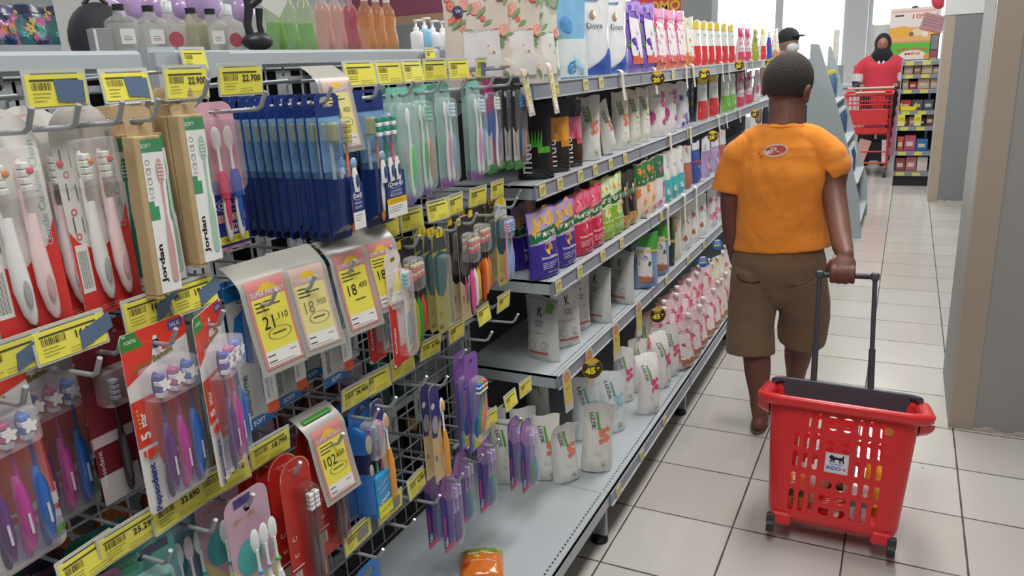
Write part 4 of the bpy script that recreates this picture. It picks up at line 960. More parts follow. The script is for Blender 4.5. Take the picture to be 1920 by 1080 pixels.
# lowest row ---------------------------------------------------
for y, n in ((.85, 'first'), (.975, 'second'), (1.08, 'third'), (1.175, 'fourth')):
    H(3, y, 'empty hook on the lowest row, %s from the left' % n)
price_tag(3, .847, 'yellow tag cut off by the bottom edge below the red packs', '', w=.07); price_tag(3, .973, 'pale yellow tag with greyed print on the lowest row', '', w=.08, blank=True); price_tag(3, 1.078, 'pale yellow tag with greyed print near the black grid foot', '', w=.08, blank=True)
price_tag(3, 1.173, 'yellow tag on the lowest row left of the purple packs', '4.500', w=.07)
on('kids', k_kids, (1.0, .40), 690, 'bright blue brush pack hanging low at the bottom edge', 'bright blue kids brush packs')
h = H(3, 1.27, 'hook carrying the leftmost purple packs')
on('glo', k_glo, h, 808, 'purple pack with teal and olive brushes, leftmost of the purple row', 'purple and pink brush packs', c=('#2f9ab0', '#a0b060'))
on('glo2', k_glo, h, 838, 'dark purple pack between the teal and green ones', 'purple and pink brush packs', c=('#3a2a5c', '#4a3a6c'))
h = H(3, 1.36, 'hook carrying the purple pack with the green brush')
on('glo3', k_glo, h, 862, 'purple pack with bright green brush, second of the purple row', 'purple and pink brush packs', c=('#3a7ab0', '#2fb85c'))
h = H(3, 1.44, 'hook with upturned tip behind the purple packs')
on('glo3', k_glo, h, 905, 'purple pack with green brush, third of the purple row', 'purple and pink brush packs')
for i, y in enumerate((1.407, 1.497, 1.615, 1.703)): price_tag(3, y, 'yellow tag above the purple packs, %s from the left' % ORD[i], '', w=.062)
h = H(3, 1.56, 'hook carrying the front purple packs')
on('glo4', k_glo, h, 962, 'purple pack with green and blue brushes in front of the white pouches', 'purple and pink brush packs', c=('#2fa85c', '#2f9ac8'))
on('glo4', k_glo, h, 985, 'rearmost purple pack beside the white pouches', 'purple and pink brush packs')
# ---------------------------------------------------------------- standing refill pouches
GLOSS = dict(rough=.22, coat=.3)
def pouch(name, w, h, d, base, art, cat='pouch', spout=None, flop=0, wr=.0022, side=None, lift_top=.0):
    t = thing(name, '', cat); ph = random.uniform(0, 6); B = P(base, **GLOSS)
    def half(z):
        q = max(0, min(1, z/h)); return d/2*(1-q**1.6)*(.55+.45*min(1, q*6+.25))+.0012
    def X(u, z):
        q = z/h; return u*w*(1-.07*math.sin(math.pi*min(1, q))*(1 if q < 1 else 0)-(.03*q))
    def fn(u, z, l, s_=-1):
        q = max(0, z/h); e = max(0, 1-(2*u)**2)**.55
        y = s_*(half(z)*e+l)+wr*(math.sin(u*17+q*9+ph)*math.sin(q*13+ph*2)*min(1, e*1.5))+flop*max(0, q-.6)**2*h*1.6
        return (X(u, z), y, z+(.004*math.sin(u*6+ph)*q*q if q > .9 else 0)-(.006*e if q < .02 else 0)*0)
    g = G(); n = 10
    g.grid(lambda a, b: fn(a-.5, b*h, 0), n, 14, B); g.grid(lambda a, b: fn(.5-a, b*h, 0, 1), n, 14, P(side or base, **GLOSS))
    # gusset floor
    g.grid(lambda a, b: tuple((fn(a-.5, 0, 0)[0], fn(a-.5, 0, 0)[1]*(1-b)+fn(a-.5, 0, 0, 1)[1]*b, .0005)), n, 2, B)
    g.build('bag', t)
    g = G(); a = Art(g, fn); a.kx = 1/w; a.l = .0018; art(a, w, h); g.build('print', t)
    if spout:
        g = G(); sx = spout[0]*w; g.lathe([(.006, h-.012), (.006, h+.004), (.0095, h+.005), (.0095, h+.018), (.008, h+.02)], P(spout[1]), 12, c=(sx, flop*.16*h*1.6)); g.build('cap', t)
    return t
# art uses relative u (-.5...5) and metres in z
def band(a, h, z0, z1, m, n=8, u0=-.49, u1=.49): a.rect(u0, z0*h, u1, z1*h, m, n, max(1, int(abs(z1-z0)*12)))
def A_palm(c1, c2, fl, fl2, txt='PALMOLIVE'):
    def art(a, w, h):
        band(a, h, .02, .5, P(c1, **GLOSS)); band(a, h, .5, .97, P(c2, **GLOSS))
        for u, z, r_ in ((-.18, .86, .17), (.14, .88, .2), (.3, .78, .12), (-.3, .7, .14), (0, .42, .14)): a.flower((u, z*h), r_*w*2.2 if 0 else r_*.8, P(fl), P(fl2), n=5, rot=z*90) if 0 else a.disc((u, z*h), r_, P(fl), rz=r_*w, n=10)
        for u, z, r_ in ((-.1, .82, .06), (.2, .8, .05), (.05, .44, .05)): a.disc((u, z*h), r_, P(fl2), rz=r_*w*1.4, n=8)
        a.quad((-.49, .52*h), (.49, .60*h), (.49, .74*h), (-.49, .66*h), P('#1f6e3c', **GLOSS), 8); a.text(txt, (0, .63*h), .014, WHT, w=.74, bold=.03)
        a.quad((-.4, .5*h), (.4, .56*h), (.4, .58*h), (-.4, .52*h), P('#d8e8d0'), 4)
        a.text('Aroma Sensations', (0, .3*h), .009, WHT, w=.55, bold=.02)
        for k in range(4): a.rect(-.28, (.22-.025*k)*h, .2-.05*k, (.226-.025*k)*h, WHT, 2, 1)
        a.text('Shower Gel', (0, .09*h), .006, WHT, w=.3)
    return art
def A_white(txt='LIZZIE', fl='#ef8b70', lf='#67b04e', rot=65, base2=None):
    def art(a, w, h):
        if base2: band(a, h, .55, .96, P(base2, **GLOSS))
        a.text(txt, (-.14, .66*h), .013, mat('#4c5152'), w=.40, rot=0 if rot == 0 else 90) if 0 else None
        vs = a.text(txt, (-.2, .68*h), .16*.5, mat('#50565a'), w=.05) if 0 else None
        a.text(txt, (-.2, .72*h), .011, mat('#4c5256'), w=.62, rot=-78, bold=.01)
        a.quad((-.02, .60*h), (.08, .60*h), (-.04, .84*h), (-.12, .84*h), P(lf), 2)
        for u, z, r_ in ((.12, .56, .13), (.26, .48, .12), (.08, .44, .09), (.3, .6, .08)): a.disc((u, z*h), r_, P(fl, rough=.4), rz=r_*w, n=10, rot=30)
        a.disc((.2, .5*h), .05, P('#f6c9b8'), rz=.05*w); a.disc((.18, .12*h), .07, P('#9dc070'), rz=.07*w); a.ring((.18, .12*h), .05, WHT, rz=.05*w)
        for k in range(3): a.rect(-.1, (.3-.02*k)*h, .1, (.303-.02*k)*h, P('#a8a6a2'), 2, 1)
    return art
def A_K(leaf=True, dots=False):
    def art(a, w, h):
        band(a, h, .955, .965, P('#8f928f')); a.text('K', (0, .77*h), .028, mat('#2e3033'), w=.16)
        a.text('NATURALS', (0, .62*h), .008, mat('#5a5c5c'), w=.3); a.text('milk', (0, .57*h), .009, mat('#6a6c6c'), w=.26); a.rect(-.36, .44*h, .22, .445*h, DGR, 4, 1)
        if leaf:
            for k in range(3): a.disc((.32-.02*k, (.9-.055*k)*h), .12, P('#6fae4a'), rz=.03*h, n=12, rot=-10)
        if dots:
            for k in range(9): a.disc((.15+.3*random.random(), (.6+.35*random.random())*h), .012, DGR if k % 3 else P('#d8683c'), rz=.0022, n=6)
        a.ring((-.2, .25*h), .1, DGR, t=.08, rz=.1*w); a.ring((.18, .25*h), .1, DGR, t=.08, rz=.1*w); a.disc((.18, .25*h), .05, P('#b8bab8'), rz=.05*w)
        band(a, h, .125, .155, P('#b8594e'), 6, -.32, .28); a.text('400 ml', (.02, .05*h), .005, DGR, w=.14)
    return art
def A_muu(top, pic, pic2, word='muu'):
    def art(a, w, h):
        band(a, h, .42, .74, P(pic, **GLOSS)) if pic != '#1f1c1f' else None
        band(a, h, .8, .97, P(top, **GLOSS))
        for k in range(5): a.quad((-.06+.08*k-.15, .42*h), (.02+.08*k-.15, .42*h), (.1*(k-2), .62*h), (.1*(k-2)-.02, .62*h), P(pic2, **GLOSS), 2)
        a.ring((-.32, .6*h), .09, P('#86c83a') if pic2 != '#c43a5c' else P('#d84a6c'), t=.25, rz=.09*w)
        a.text(word, (-.26, .27*h), .026, WHT, w=.78, rot=90)
        a.rect(.05, .34*h, .42, .42*h, P(pic2), 3, 2)
        for k in range(3): a.rect(.08, (.39-.02*k)*h, .36, (.394-.02*k)*h, P('#d8c860'), 2, 1)
    return art
def A_rose(c='#e8705c'):
    def art(a, w, h):
        rnd = random.Random(3)
        for k in range(30):
            u, z = rnd.uniform(-.44, .44), rnd.uniform(.04, .95); r_ = rnd.uniform(.04, .09); a.disc((u, z*h), r_, P(c if k % 3 else '#f0a898'), rz=r_*w, n=10); a.ring((u, z*h), r_*.6, P('#f6cfc4'), rz=r_*.6*w, t=.25); a.leaf((u+.08, (z-.04)*h), .012, .03, P('#8fae7c'), rot=z*200)
        band(a, h, .08, .5, P('#eeeaea', rough=.4), 8, -.22, .34); a.disc((-.28, .68*h), .08, P('#3c4470'), rz=.08*w); a.text('W', (-.28, .68*h), .009, WHT)
        a.text('WHITE', (.05, .9*h), .014, mat('#8a8a5c'), w=.5); a.text('LAUNDRY', (.05, .5*h), .007, P('#a8a4b0'), w=.4)
    return art
def A_dove():
    def art(a, w, h):
        for k in range(28):
            x = -.49+.035*k; z1 = .06+.34*((k+.5)/28)**1.7; a.rect(x, .02*h, x+.035, z1*h, P('#3a5cb8', **GLOSS), 1, 2)
        a.rect(-.3, .93*h, .2, .95*h, P('#5a82b0'), 4, 1); a.disc((-.02, .76*h), .08, P('#b89a6c'), rz=.08*w, n=8); a.disc((.03, .765*h), .05, WHT, rz=.05*w, n=8)
        a.text('Dove', (.0, .62*h), .018, mat('#3c4250'), w=.42)
    return art
def A_blot(cols, band_=None, bot=None, top=None, txt=None, n=9, seed=1, lab=None):
    def art(a, w, h):
        rnd = random.Random(seed)
        if bot: band(a, h, .02, bot[1], P(bot[0], **GLOSS))
        if top: band(a, h, top[1], .98, P(top[0], **GLOSS))
        for k in range(n):
            u, z = rnd.uniform(-.4, .4), rnd.uniform(.08, .92); r_ = rnd.uniform(.08, .16); c = P(cols[k % len(cols)], rough=.4)
            if k % 2: a.disc((u, z*h), r_, c, rz=r_*w*.8, n=9, rot=k*40)
            else:
                for q in range(5): an = q*72+k*20; a.disc((u+.6*r_*math.cos(R(an)), z*h+.6*r_*w*math.sin(R(an))), r_*.5, c, rz=r_*w*.36, n=7, rot=an)
        if lab: a.quad((-.3, .24*h), (.24, .2*h), (.2, .74*h), (-.34, .78*h), P(lab[0]), 4); a.rect(-.28, .12*h, .26, .24*h, P(lab[1]), 3, 2) if len(lab) > 1 else None
        if band_: band(a, h, band_[1], band_[2], P(band_[0], **GLOSS))
        if txt: a.text(txt[0], (0, txt[1]*h), .011, mat(txt[2]), w=txt[3])
        if lab: a.text(txt[4] if txt and len(txt) > 4 else 'Soft', (-.05, .55*h), .009, mat('#7a7480'), w=.3)
    return art
PK = {}
def K(key, *a, **k):
    if key not in PK: PK[key] = [None, a, k]
USED = set()
def stand(key, x, y, z, yaw, label, group=None, tilt=0, roll=0, sc=1, scz=None, cat=None):
    e = PK[key]
    if e[0] is None: t = e[0] = pouch(*e[1], **e[2])
    else: t = dup(e[0])
    t.location = (x, y, z+.001); t.rotation_mode = 'XYZ'; t.rotation_euler = (R(tilt), R(roll), R(yaw)); t.scale = (sc, sc, scz or sc)
    t['label'] = label
    if group: t['group'] = group
    elif 'group' in t: del t['group']
    if roll: t.location.z += abs(math.sin(R(roll)))*.5*e[1][1]*sc
    return t
RP = 'refill_pouch'
K('palm_p', RP, .13, .19, .055, '#43309a', A_palm('#3c2c98', '#b7a2d8', '#e8b83c', '#c8922c'))
K('palm_r', RP, .13, .19, .055, '#d0284c', A_palm('#cc2848', '#e87a96', '#e04a70', '#f2b8c4'))
K('palm_g', RP, .13, .2, .055, '#9cc43c', A_palm('#8fbc38', '#cfe0a8', '#e0ecc8', '#e8b030'))
K('blackp', RP, .10, .19, .05, '#2a2726', A_blot(['#d8486c', '#e8b09a', '#5c8a50'], ('#2f6a44', .58, .7), ('#b8a048', .26), n=8, seed=4, txt=('NATURALS', .64, '#e8e8e0', .6)))
K('orangep', RP, .11, .2, .05, '#efd9c0', A_blot(['#f0922c', '#f5b05c', '#ee7f2a'], ('#2b6b3c', .6, .72), None, ('#1f7a40', .62), n=7, seed=5, txt=('PALMOLIVE', .66, '#e8e8e0', .7)))
K('greenpink', RP, .11, .2, .05, '#e9e4e6', A_blot(['#c85aa8', '#d888c0'], None, None, ('#1f6e3c', .58), n=6, seed=6, txt=('V', .85, '#e8e8e0', .2)))
K('tealp', RP, .10, .2, .05, '#e6e6e4', A_blot(['#d8e4e4'], None, ('#3fb4b8', .45), None, n=2, seed=7, txt=('Y', .7, '#5a5a5a', .2)))
K('brownp', RP, .10, .19, .05, '#b06a58', A_blot(['#c89080'], None, None, ('#d8d8d6', .6), n=3, seed=8))
K('bluep', RP, .10, .19, .05, '#3450a4', A_blot(['#c8a860', '#5a78c8'], ('#c83a3c', .5, .54), None, ('#d8d8dc', .8), n=3, seed=9))
K('lavp', RP, .11, .19, .05, '#b9a3cf', A_blot(['#e08ab0', '#c8b0e0'], None, None, ('#e4dfe8', .65), n=7, seed=10))
K('kpouch', RP, .118, .19, .055, '#cfd2cd', A_K(True)); K('kpouch2', RP, .11, .19, .055, '#d6d6d2', A_K(False)); K('kpouch3', RP, .11, .19, .05, '#d8d8d4', A_K(False, True))
K('bluefl', RP, .11, .21, .05, '#8aa4cc', A_blot(['#4a5cc0', '#6a7ad0', '#2f6a48'], ('#d8d048', .66, .7), None, ('#4fae48', .7), n=12, seed=11, lab=('#e8e6e2', '#b8785c')))
K('cream', RP, .10, .21, .045, '#e6dfcd', A_blot(['#d89a6c'], None, None, None, n=3, seed=12, txt=('HERBAL', .86, '#6a6248', .4)))
K('whitep', RP, .10, .2, .045, '#e9e8e4', A_blot(['#b8704c', '#c8c8c4'], None, None, None, n=3, seed=13, txt=('Y', .6, '#4a4a4a', .16)))
K('magp', RP, .11, .2, .05, '#e4e0e2', A_blot(['#e06a9c', '#e890b4', '#d84a8c'], None, None, None, n=8, seed=14))
K('muu_g', RP, .10, .21, .055, '#1f1c1f', A_muu('#26262b', '#1f1c1f', '#55b53a')); K('muu_o', RP, .10, .21, .055, '#241c1c', A_muu('#232228', '#efa03c', '#c88a1c')); K('muu_p', RP, .10, .2, .055, '#2a1a1c', A_muu('#2a2c3a', '#e07a98', '#c43a5c'))
K('liz_f', RP, .085, .205, .06, '#e9e7e1', A_white('LIZZIE'), flop=-.7, wr=.004)
K('liz', RP, .082, .2, .06, '#e9e7e1', A_white('LIZZIE')); K('liz_g', RP, .082, .2, .06, '#e5e6da', A_white('LIZZIE', '#e8f0d0', '#5aa048')); K('liz_pf', RP, .085, .205, .06, '#e9e6e4', A_white('LIZZIE', '#e0548c', '#8aae70'), flop=.5, wr=.004)
K('liz_pk', RP, .082, .2, .06, '#e9e6e4', A_white('LIZZIE', '#e0548c', '#8aae70'))
K('liz_b', RP, .10, .21, .055, '#dfe8ea', A_white('LIZZIE', '#9ccfe0', '#7ab0a0'))
K('plum', RP, .12, .2, .05, '#e6e2e1', A_blot(['#d85a98', '#c84a9c'], None, None, None, n=5, seed=20, txt=('LUX', .8, '#8a7a50', .3)))
K('lavw', RP, .11, .2, .05, '#e2e0ea', A_blot(['#6a5ab0', '#8a7ac8', '#e8c84a'], None, None, None, n=8, seed=21))
K('redb', RP, .12, .21, .05, '#e9e8e6', A_blot(['#efeeee'], None, ('#d8363a', .45), ('#e8c93a', .82), n=2, seed=22, txt=('molto', .7, '#7a7c8a', .5)))
K('greenb', RP, .12, .2, .05, '#e4e8e2', A_blot(['#e8f0e0'], None, ('#7cc050', .45), None, n=3, seed=23))
K('pinkb', RP, .12, .2, .05, '#e6c6d0', A_blot(['#d83a70', '#e88ab0'], ('#e9e7e8', .4, .5), ('#d84a6c', .3), ('#d8487c', .75), n=7, seed=24))
K('olivb', RP, .11, .2, .05, '#b5b25a', A_blot(['#8a9a50', '#c8c8b8'], None, ('#a8a83c', .3), None, n=5, seed=25))
K('rose', RP, .17, .26, .07, '#e6d9cd', A_rose(), wr=.003); K('roseg', RP, .16, .25, .07, '#dfe3d8', A_rose('#a8c0b0'), wr=.003)
K('skyb', RP, .16, .25, .07, '#8cc4ea', A_blot(['#b0d8f0', '#5a9ad0'], None, ('#e6eeee', .45), ('#e84a50', .94), n=4, seed=26), wr=.003)
K('dove', RP, .17, .25, .07, '#e6e7e9', A_dove(), wr=.003)
K('viol', RP, .14, .25, .06, '#8f6cc0', A_blot(['#5f3fa8', '#7c58c0', '#68a04a', '#a88ad8'], None, None, ('#b89cdc', .86), n=18, seed=27, lab=('#ece9f0', '#d8684c')), wr=.003)
K('pinkt', RP, .13, .24, .06, '#e7b2c8', A_blot(['#e4507c', '#f0c8d8', '#e890b0'], None, ('#d8745c', .3), ('#e8a8cc', .84), n=12, seed=28, lab=('#eeeaec', '#d8784c')), wr=.003)
K('creamt', RP, .13, .22, .05, '#e8dfc8', A_blot(['#e0c88c'], None, ('#d8845c', .3), None, n=4, seed=29, lab=('#f0ece4', '#d8784c')), wr=.003)
K('pinkrose', RP, .105, .17, .055, '#efc6ce', A_blot(['#e2607c', '#ee8aa0', '#e85a80', '#f6d8dc'], None, None, ('#f0d4d8', .82), n=16, seed=30, lab=('#efe9e6', '#b07a58')), spout=(.3, '#f2ecea'))
K('ivory', RP, .10, .18, .055, '#e9e3cf', A_blot(['#e0c878', '#d8b850', '#f0ecdc'], None, None, None, n=9, seed=31, lab=('#efeae0', '#b8844c')), spout=(.25, '#efe9d8'))
K('magb', RP, .10, .17, .05, '#e8d4dc', A_blot(['#d8407c', '#e878a4'], None, None, None, n=8, seed=32), spout=(-.2, '#f0eaea'))

Z1, Z2, Z3, Z4, Z5 = 1.2855, 1.0275, .7695, .4975, .1655
def row(z, X, items, grp):
    for it in items:
        key, px, yaw, label = it[:4]; kw = it[4] if len(it) > 4 else {}
        dx = kw.pop('dx', 0); zz = z
        stand(key, X+dx, Yof(px, X+dx, zz), zz, yaw, label, grp, **kw)
row(Z1, -.92, [
 ('rose', 900, 32, 'large cream pouch with red roses, nearest at the left end of the top shelf', dict(dx=-.035)),
 ('rose', 962, 40, 'cream rose pouch standing second on the top shelf', dict(dx=-.0)),
 ('roseg', 1003, 50, 'pale green floral pouch between the roses and the blue one', dict(dx=.0)),
 ('skyb', 1058, 50, 'sky blue and white pouch on the top shelf'),
 ('dove', 1108, 62, 'white pouch with blue curved foot, left of the two', dict(tilt=0)),
 ('dove', 1148, 72, 'white pouch with blue curved foot, right of the two'),
 ('viol', 1184, 80, 'violet flowered pouch, left of the two on the top shelf'), ('viol', 1211, 80, 'violet flowered pouch, right of the two on the top shelf'),
 ('pinkt', 1232, 82, 'tall pink pouch next to the violet ones'), ('pinkt', 1252, 82, 'tall pink pouch, middle of three'), ('pinkt', 1270, 82, 'tall pink pouch, right of three'),
 ('creamt', 1288, 82, 'cream pouch between the pink and the red footed ones'),
 ] + [('redb', 1304+13*k, 84, 'white pouch with red foot and yellow top, %s from left on top shelf' % ORD[k]) for k in range(6)] +
 [('pinkb', 1387, 84, 'pink and white pouch on the top shelf, left of two'), ('pinkb', 1400, 84, 'pink and white pouch on the top shelf, right of two'), ('olivb', 1415, 84, 'olive pouch on the top shelf'),
 ('redb', 1429, 84, 'white and red pouch near the far end of the top shelf'), ('bluep', 1441, 84, 'blue pouch near the far end of the top shelf'), ('creamt', 1452, 84, 'pale pouch at the far end of the top shelf')], 'refill pouches on the top shelf')
row(Z2, -.905, [
 ('muu_g', 1006, 30, 'black pouch with green aloe leaves, first on the second shelf'), ('muu_o', 1043, 55, 'black pouch with orange picture, second on the second shelf'), ('muu_p', 1070, 65, 'black pouch with pink picture, third on the second shelf'),
 ('liz', 1105, 40, 'white pouch with pink splash standing next to the black ones'), ('liz', 1142, 78, 'white pouch slumped against its neighbours on the second shelf', dict(roll=-16, dx=.012, sc=.86)),
 ('liz', 1163, 60, 'white pouch with orange flower on the second shelf'), ('liz_g', 1185, 65, 'white pouch with green leaf, left of two'), ('liz_g', 1204, 70, 'white pouch with green leaf, right of two'),
 ('plum', 1228, 60, 'glossy white pouch with magenta flower, left of two'), ('plum', 1252, 70, 'glossy white pouch with magenta flower, right of two'), ('lavw', 1278, 75, 'white pouch with blue and yellow blossoms on the second shelf'),
 ('redb', 1315, 80, 'white pouch with red foot on the second shelf, left of two'), ('redb', 1336, 80, 'white pouch with red foot on the second shelf, right of two'), ('greenb', 1358, 80, 'white pouch with light green foot, left of two'), ('greenb', 1370, 82, 'white pouch with light green foot, right of two'),
 ('pinkb', 1386, 82, 'pink pouch by the head of the boy, left of two'), ('pinkb', 1402, 82, 'pink pouch by the head of the boy, right of two'), ('plum', 1418, 82, 'pale pouch beside the ear of the boy')], 'refill pouches on the second shelf')
row(Z3, -.855, [
 ('palm_p', 1022, 77, 'purple and green pouch with yellow flowers, frontmost on the third shelf', dict(tilt=-4)), ('palm_p', 1056, 82, 'purple and green pouch behind the frontmost one'), ('palm_p', 985, 80, 'purple pouch hidden at the back left of the third shelf', dict(dx=-.1)),
 ('palm_r', 1090, 80, 'red and pink pouch with green band, left of two', dict(tilt=-3)), ('palm_r', 1112, 84, 'red and pink pouch with green band, right of two'),
 ('palm_g', 1132, 80, 'lime green pouch with green band, left of two', dict(tilt=-4)), ('palm_g', 1150, 84, 'lime green pouch with green band, right of two'),
 ('blackp', 1164, 80, 'black flowered pouch, left of two on the third shelf'), ('blackp', 1179, 82, 'black flowered pouch, right of two on the third shelf'), ('orangep', 1200, 80, 'cream pouch with orange flowers and green top'), ('orangep', 1216, 82, 'second cream pouch with orange flowers'),
 ('greenpink', 1232, 82, 'pale pouch with pink blossoms and green top'), ('tealp', 1246, 82, 'white and teal pouch, left of three'), ('tealp', 1259, 82, 'white and teal pouch, middle of three'), ('tealp', 1271, 82, 'white and teal pouch, right of three'),
 ('brownp', 1286, 82, 'brown and white pouch on the third shelf'), ('bluep', 1302, 82, 'dark blue pouch on the third shelf'), ('lavp', 1321, 82, 'lavender and pink pouch, left of two'), ('lavp', 1338, 82, 'lavender and pink pouch, right of two beside the boy'),
 ('brownp', 1352, 82, 'brown pouch behind the arm of the boy')], 'refill pouches on the third shelf')
row(Z4, -.87, [
 ('kpouch', 1020, -10, 'silver grey pouch with aloe leaves, nearest on the fourth shelf', dict(dx=-.03)), ('kpouch3', 1062, 55, 'silver speckled pouch behind the aloe one', dict(dx=-.01)), ('kpouch3', 1084, 62, 'silver speckled pouch squeezed behind another', dict(dx=-.03)),
 ('kpouch2', 1121, -8, 'white pouch with black K, left of the upright pair'), ('kpouch2', 1166, -14, 'white pouch with black K, right of the upright pair', dict(dx=.01)),
 ('bluefl', 1208, 35, 'blue flowered pouch with green top, left of two', dict(dx=.03)), ('bluefl', 1234, 50, 'blue flowered pouch with green top, right of two', dict(dx=.03)),
 ('cream', 1262, 60, 'cream pouch beside the dark green bottle', dict(dx=.02)), ('whitep', 1284, 75, 'plain white pouch, first of three on the fourth shelf', dict(dx=.02)), ('whitep', 1299, 75, 'plain white pouch, second of three on the fourth shelf', dict(dx=.02)), ('whitep', 1314, 76, 'plain white pouch, third of three on the fourth shelf', dict(dx=.02)),
 ('magp', 1333, 78, 'white pouch with pink print, left of two on the fourth shelf', dict(dx=.02)), ('magp', 1348, 78, 'white pouch with pink print, right of two on the fourth shelf', dict(dx=.02))], 'refill pouches on the fourth shelf')
row(Z5, -.80, [
 ('liz', 1024, 30, 'white pouch with orange flower at the left end of the bottom shelf', dict(dx=-.06, roll=2)), ('liz_f', 1062, 50, 'white pouch with orange flower in front, second on the bottom shelf', dict(dx=.0, roll=-3, scz=.95)),
 ('liz_f', 1118, 28, 'large white pouch with orange flower and folded top, bottom shelf', dict(dx=.06, sc=1.12, roll=3)), ('liz_b', 1148, 45, 'white and pale blue pouch on the bottom shelf', dict(dx=.02)),
 ('liz', 985, 30, 'white pouch seen through the lowest hooks', dict(dx=-.14)), ('liz_g', 950, 30, 'white pouch with green leaf behind the purple packs', dict(dx=-.16)), ('liz', 930, 20, 'white pouch at the back behind the lowest hooks', dict(dx=-.22)),
 ('liz_g', 1010, 30, 'pale green pouch under the fourth shelf', dict(dx=-.24)),
 ('liz_b', 1100, 40, 'pale blue pouch standing behind the large white one', dict(dx=-.04)), ('liz_pk', 1170, 40, 'white pouch with pink flower, back one by the folded top', dict(dx=-.02)),
 ('liz_pf', 1216, 42, 'white pouch with pink flower in the middle of the bottom shelf', dict(dx=.09)), ('liz_pk', 1196, 45, 'white pouch with pink flower behind another', dict(dx=.0)), ('liz_pf', 1240, 60, 'white pouch with pink flower beside the pink rose pouches', dict(dx=.07)), ('liz_pk', 1256, 48, 'white pouch with pink flower touching the pink rose pouches', dict(dx=.07)),
 ('liz_f', 1205, 55, 'white pouch with green leaf and folded top behind the pink flower ones', dict(dx=-.04, scz=1.1))] +
 [('pinkrose', 1281+13*k, 58, 'pink rose pouch with white cap, %s in the front row of the bottom shelf' % ORD[k], dict(dx=.10, sc=1.12, roll=(-4, 3, -2, 4, 0, 2)[k])) for k in range(6)] +
 [('pinkrose', 1222+13*k, 50, 'pink rose pouch with white cap, %s in the back row of the bottom shelf' % ORD[k], dict(dx=-.02, sc=1.22, roll=(5, -4, 3, -5, 2, 4, -3, 0)[k])) for k in range(8)] +
 [('ivory', 1342+10*k, 55, 'ivory pouch with yellow flowers, %s after the pink ones' % ORD[k], dict(dx=.10)) for k in range(4)] +
 [('ivory', 1326+10*k, 55, 'ivory pouch in the back row, %s from the left' % ORD[k], dict(dx=.0)) for k in range(3)] +
 [('magb', 1380, 60, 'magenta and white pouch beside the hand of the boy', dict(dx=.08)), ('magb', 1362, 60, 'magenta and white pouch in the back row near the boy', dict(dx=.0))], 'refill pouches on the bottom shelf')
# dark green bottle-shaped pouch
t = thing('green_tube', 'dark green tube with cream band between cream pouches on the fourth shelf', 'tube', (-.835, Yof(1256, -.835, Z4), Z4+.001), R(60))
g = G(); g.lathe([(.016, 0), (.02, .004), (.021, .05), (.021, .13), (.012, .16), (.012, .2), (.0, .203)], P('#2c4a34', **GLOSS), 16); g.build('body', t)
g = G(); g.lathe([(.0213, .10), (.0213, .112)], P('#c8ad64'), 16, caps=False); g.build('band', t)
# spare snack packet on the base shelf
t = thing('snack_packet', 'orange and green snack packet lying alone on the near base shelf', 'snack packet', tuple(at(903, 1062, Z=.168)), R(28))
g = G()
def sp(u, v): 
    e = (max(0, 1-(2*u-1)**2)**.5)*(max(0, 1-(2*v-1)**2)**.35); return ((u-.5)*.105, (v-.5)*.12, .001+.028*e+.0015*math.sin(u*21)*math.sin(v*17)*e)
ORN = P('#d8762c', **GLOSS); OLV = P('#9aa040', **GLOSS)
g.grid(sp, 16, 18, ORN, pick=lambda u, v: P('#c4b860', **GLOSS) if v > .84+.05*math.sin(u*14) else (P('#8c9a3c', **GLOSS) if v > .66+.06*math.sin(u*9) else ORN)); g.grid(lambda u, v: ((.5-u)*.105, (v-.5)*.12, .0008), 2, 2, ORN); g.build('wrapper', t)
g = G(); a = Art(g, lambda u, z, l: (sp(u/.105+.5, z/.12+.5)[0], sp(u/.105+.5, z/.12+.5)[1], sp(u/.105+.5, z/.12+.5)[2]+l))
a.text('Rasa Ayam', (.0, .018), .011, WHT, w=.062, bold=.02); a.text('Mie Instan Spesial', (.005, -.012), .006, WHT, w=.06); a.flower((-.01, .002), .008, P('#c8c048')); a.disc((-.035, -.02), .010, P('#c4482a')); a.disc((.03, .034), .01, P('#5f9a3c')); g.build('print', t)
# blue ribbon shred under the white pouch
g = G(); g.grid(lambda u, v: (.03*u, .01*v, .0006+.002*math.sin(u*9)), 6, 1, P('#3c5c98')); o = g.build('blue_wrapper_scrap', None, loc=tuple(at(1100, 880, Z=.167))); tag(o, 'small blue scrap of wrapper under the large white pouch', 'scrap')
# price labels on rails
RL = {}
def rail_tag(z, X, px, label, big=1):
    if 'p' not in RL:
        t = thing('rail_label', '', 'price label'); g = G(); g.box((0, 0, 0), (.04, .0012, .034), mat('#d3d0b8', rough=.3)); g.build('pocket', t)
        g = G(); g.box((0, -.0011, 0), (.034, .001, .028), P('#d9cf84')); a = Art(g, y=-.0016); a.lines(-.014, .014, .006, INK, 4, .004, .0007); a.text('15.9', (.006, .007), .006, INK); g.build('paper', t); RL['p'] = t
    else: t = dup(RL['p'])
    t.location = (X+.0095, Yof(px, X+.009, z-.018), z-.018); t.rotation_euler = (R(-4), 0, R(90)); t['label'] = label; t['group'] = 'pale price labels in the shelf rails'; t['category'] = 'price label'
for z, X, pxs, nm in ((Z1, -.85, (1042, 1098, 1127, 1262, 1300), 'top'), (Z2, -.855, (1017, 1050, 1088, 1116, 1145, 1172, 1290), 'second'), (Z3, -.815, (1047, 1087, 1130, 1166, 1240), 'third'), (Z4, -.81, (1250, 1290, 1320), 'fourth'), (.161, -.661, (1160, 1204, 1246), 'bottom')):
    for i, px in enumerate(pxs): rail_tag(z, X, px, 'pale yellow price label in the %s shelf rail, %s from the left' % (nm, ORD[i]))
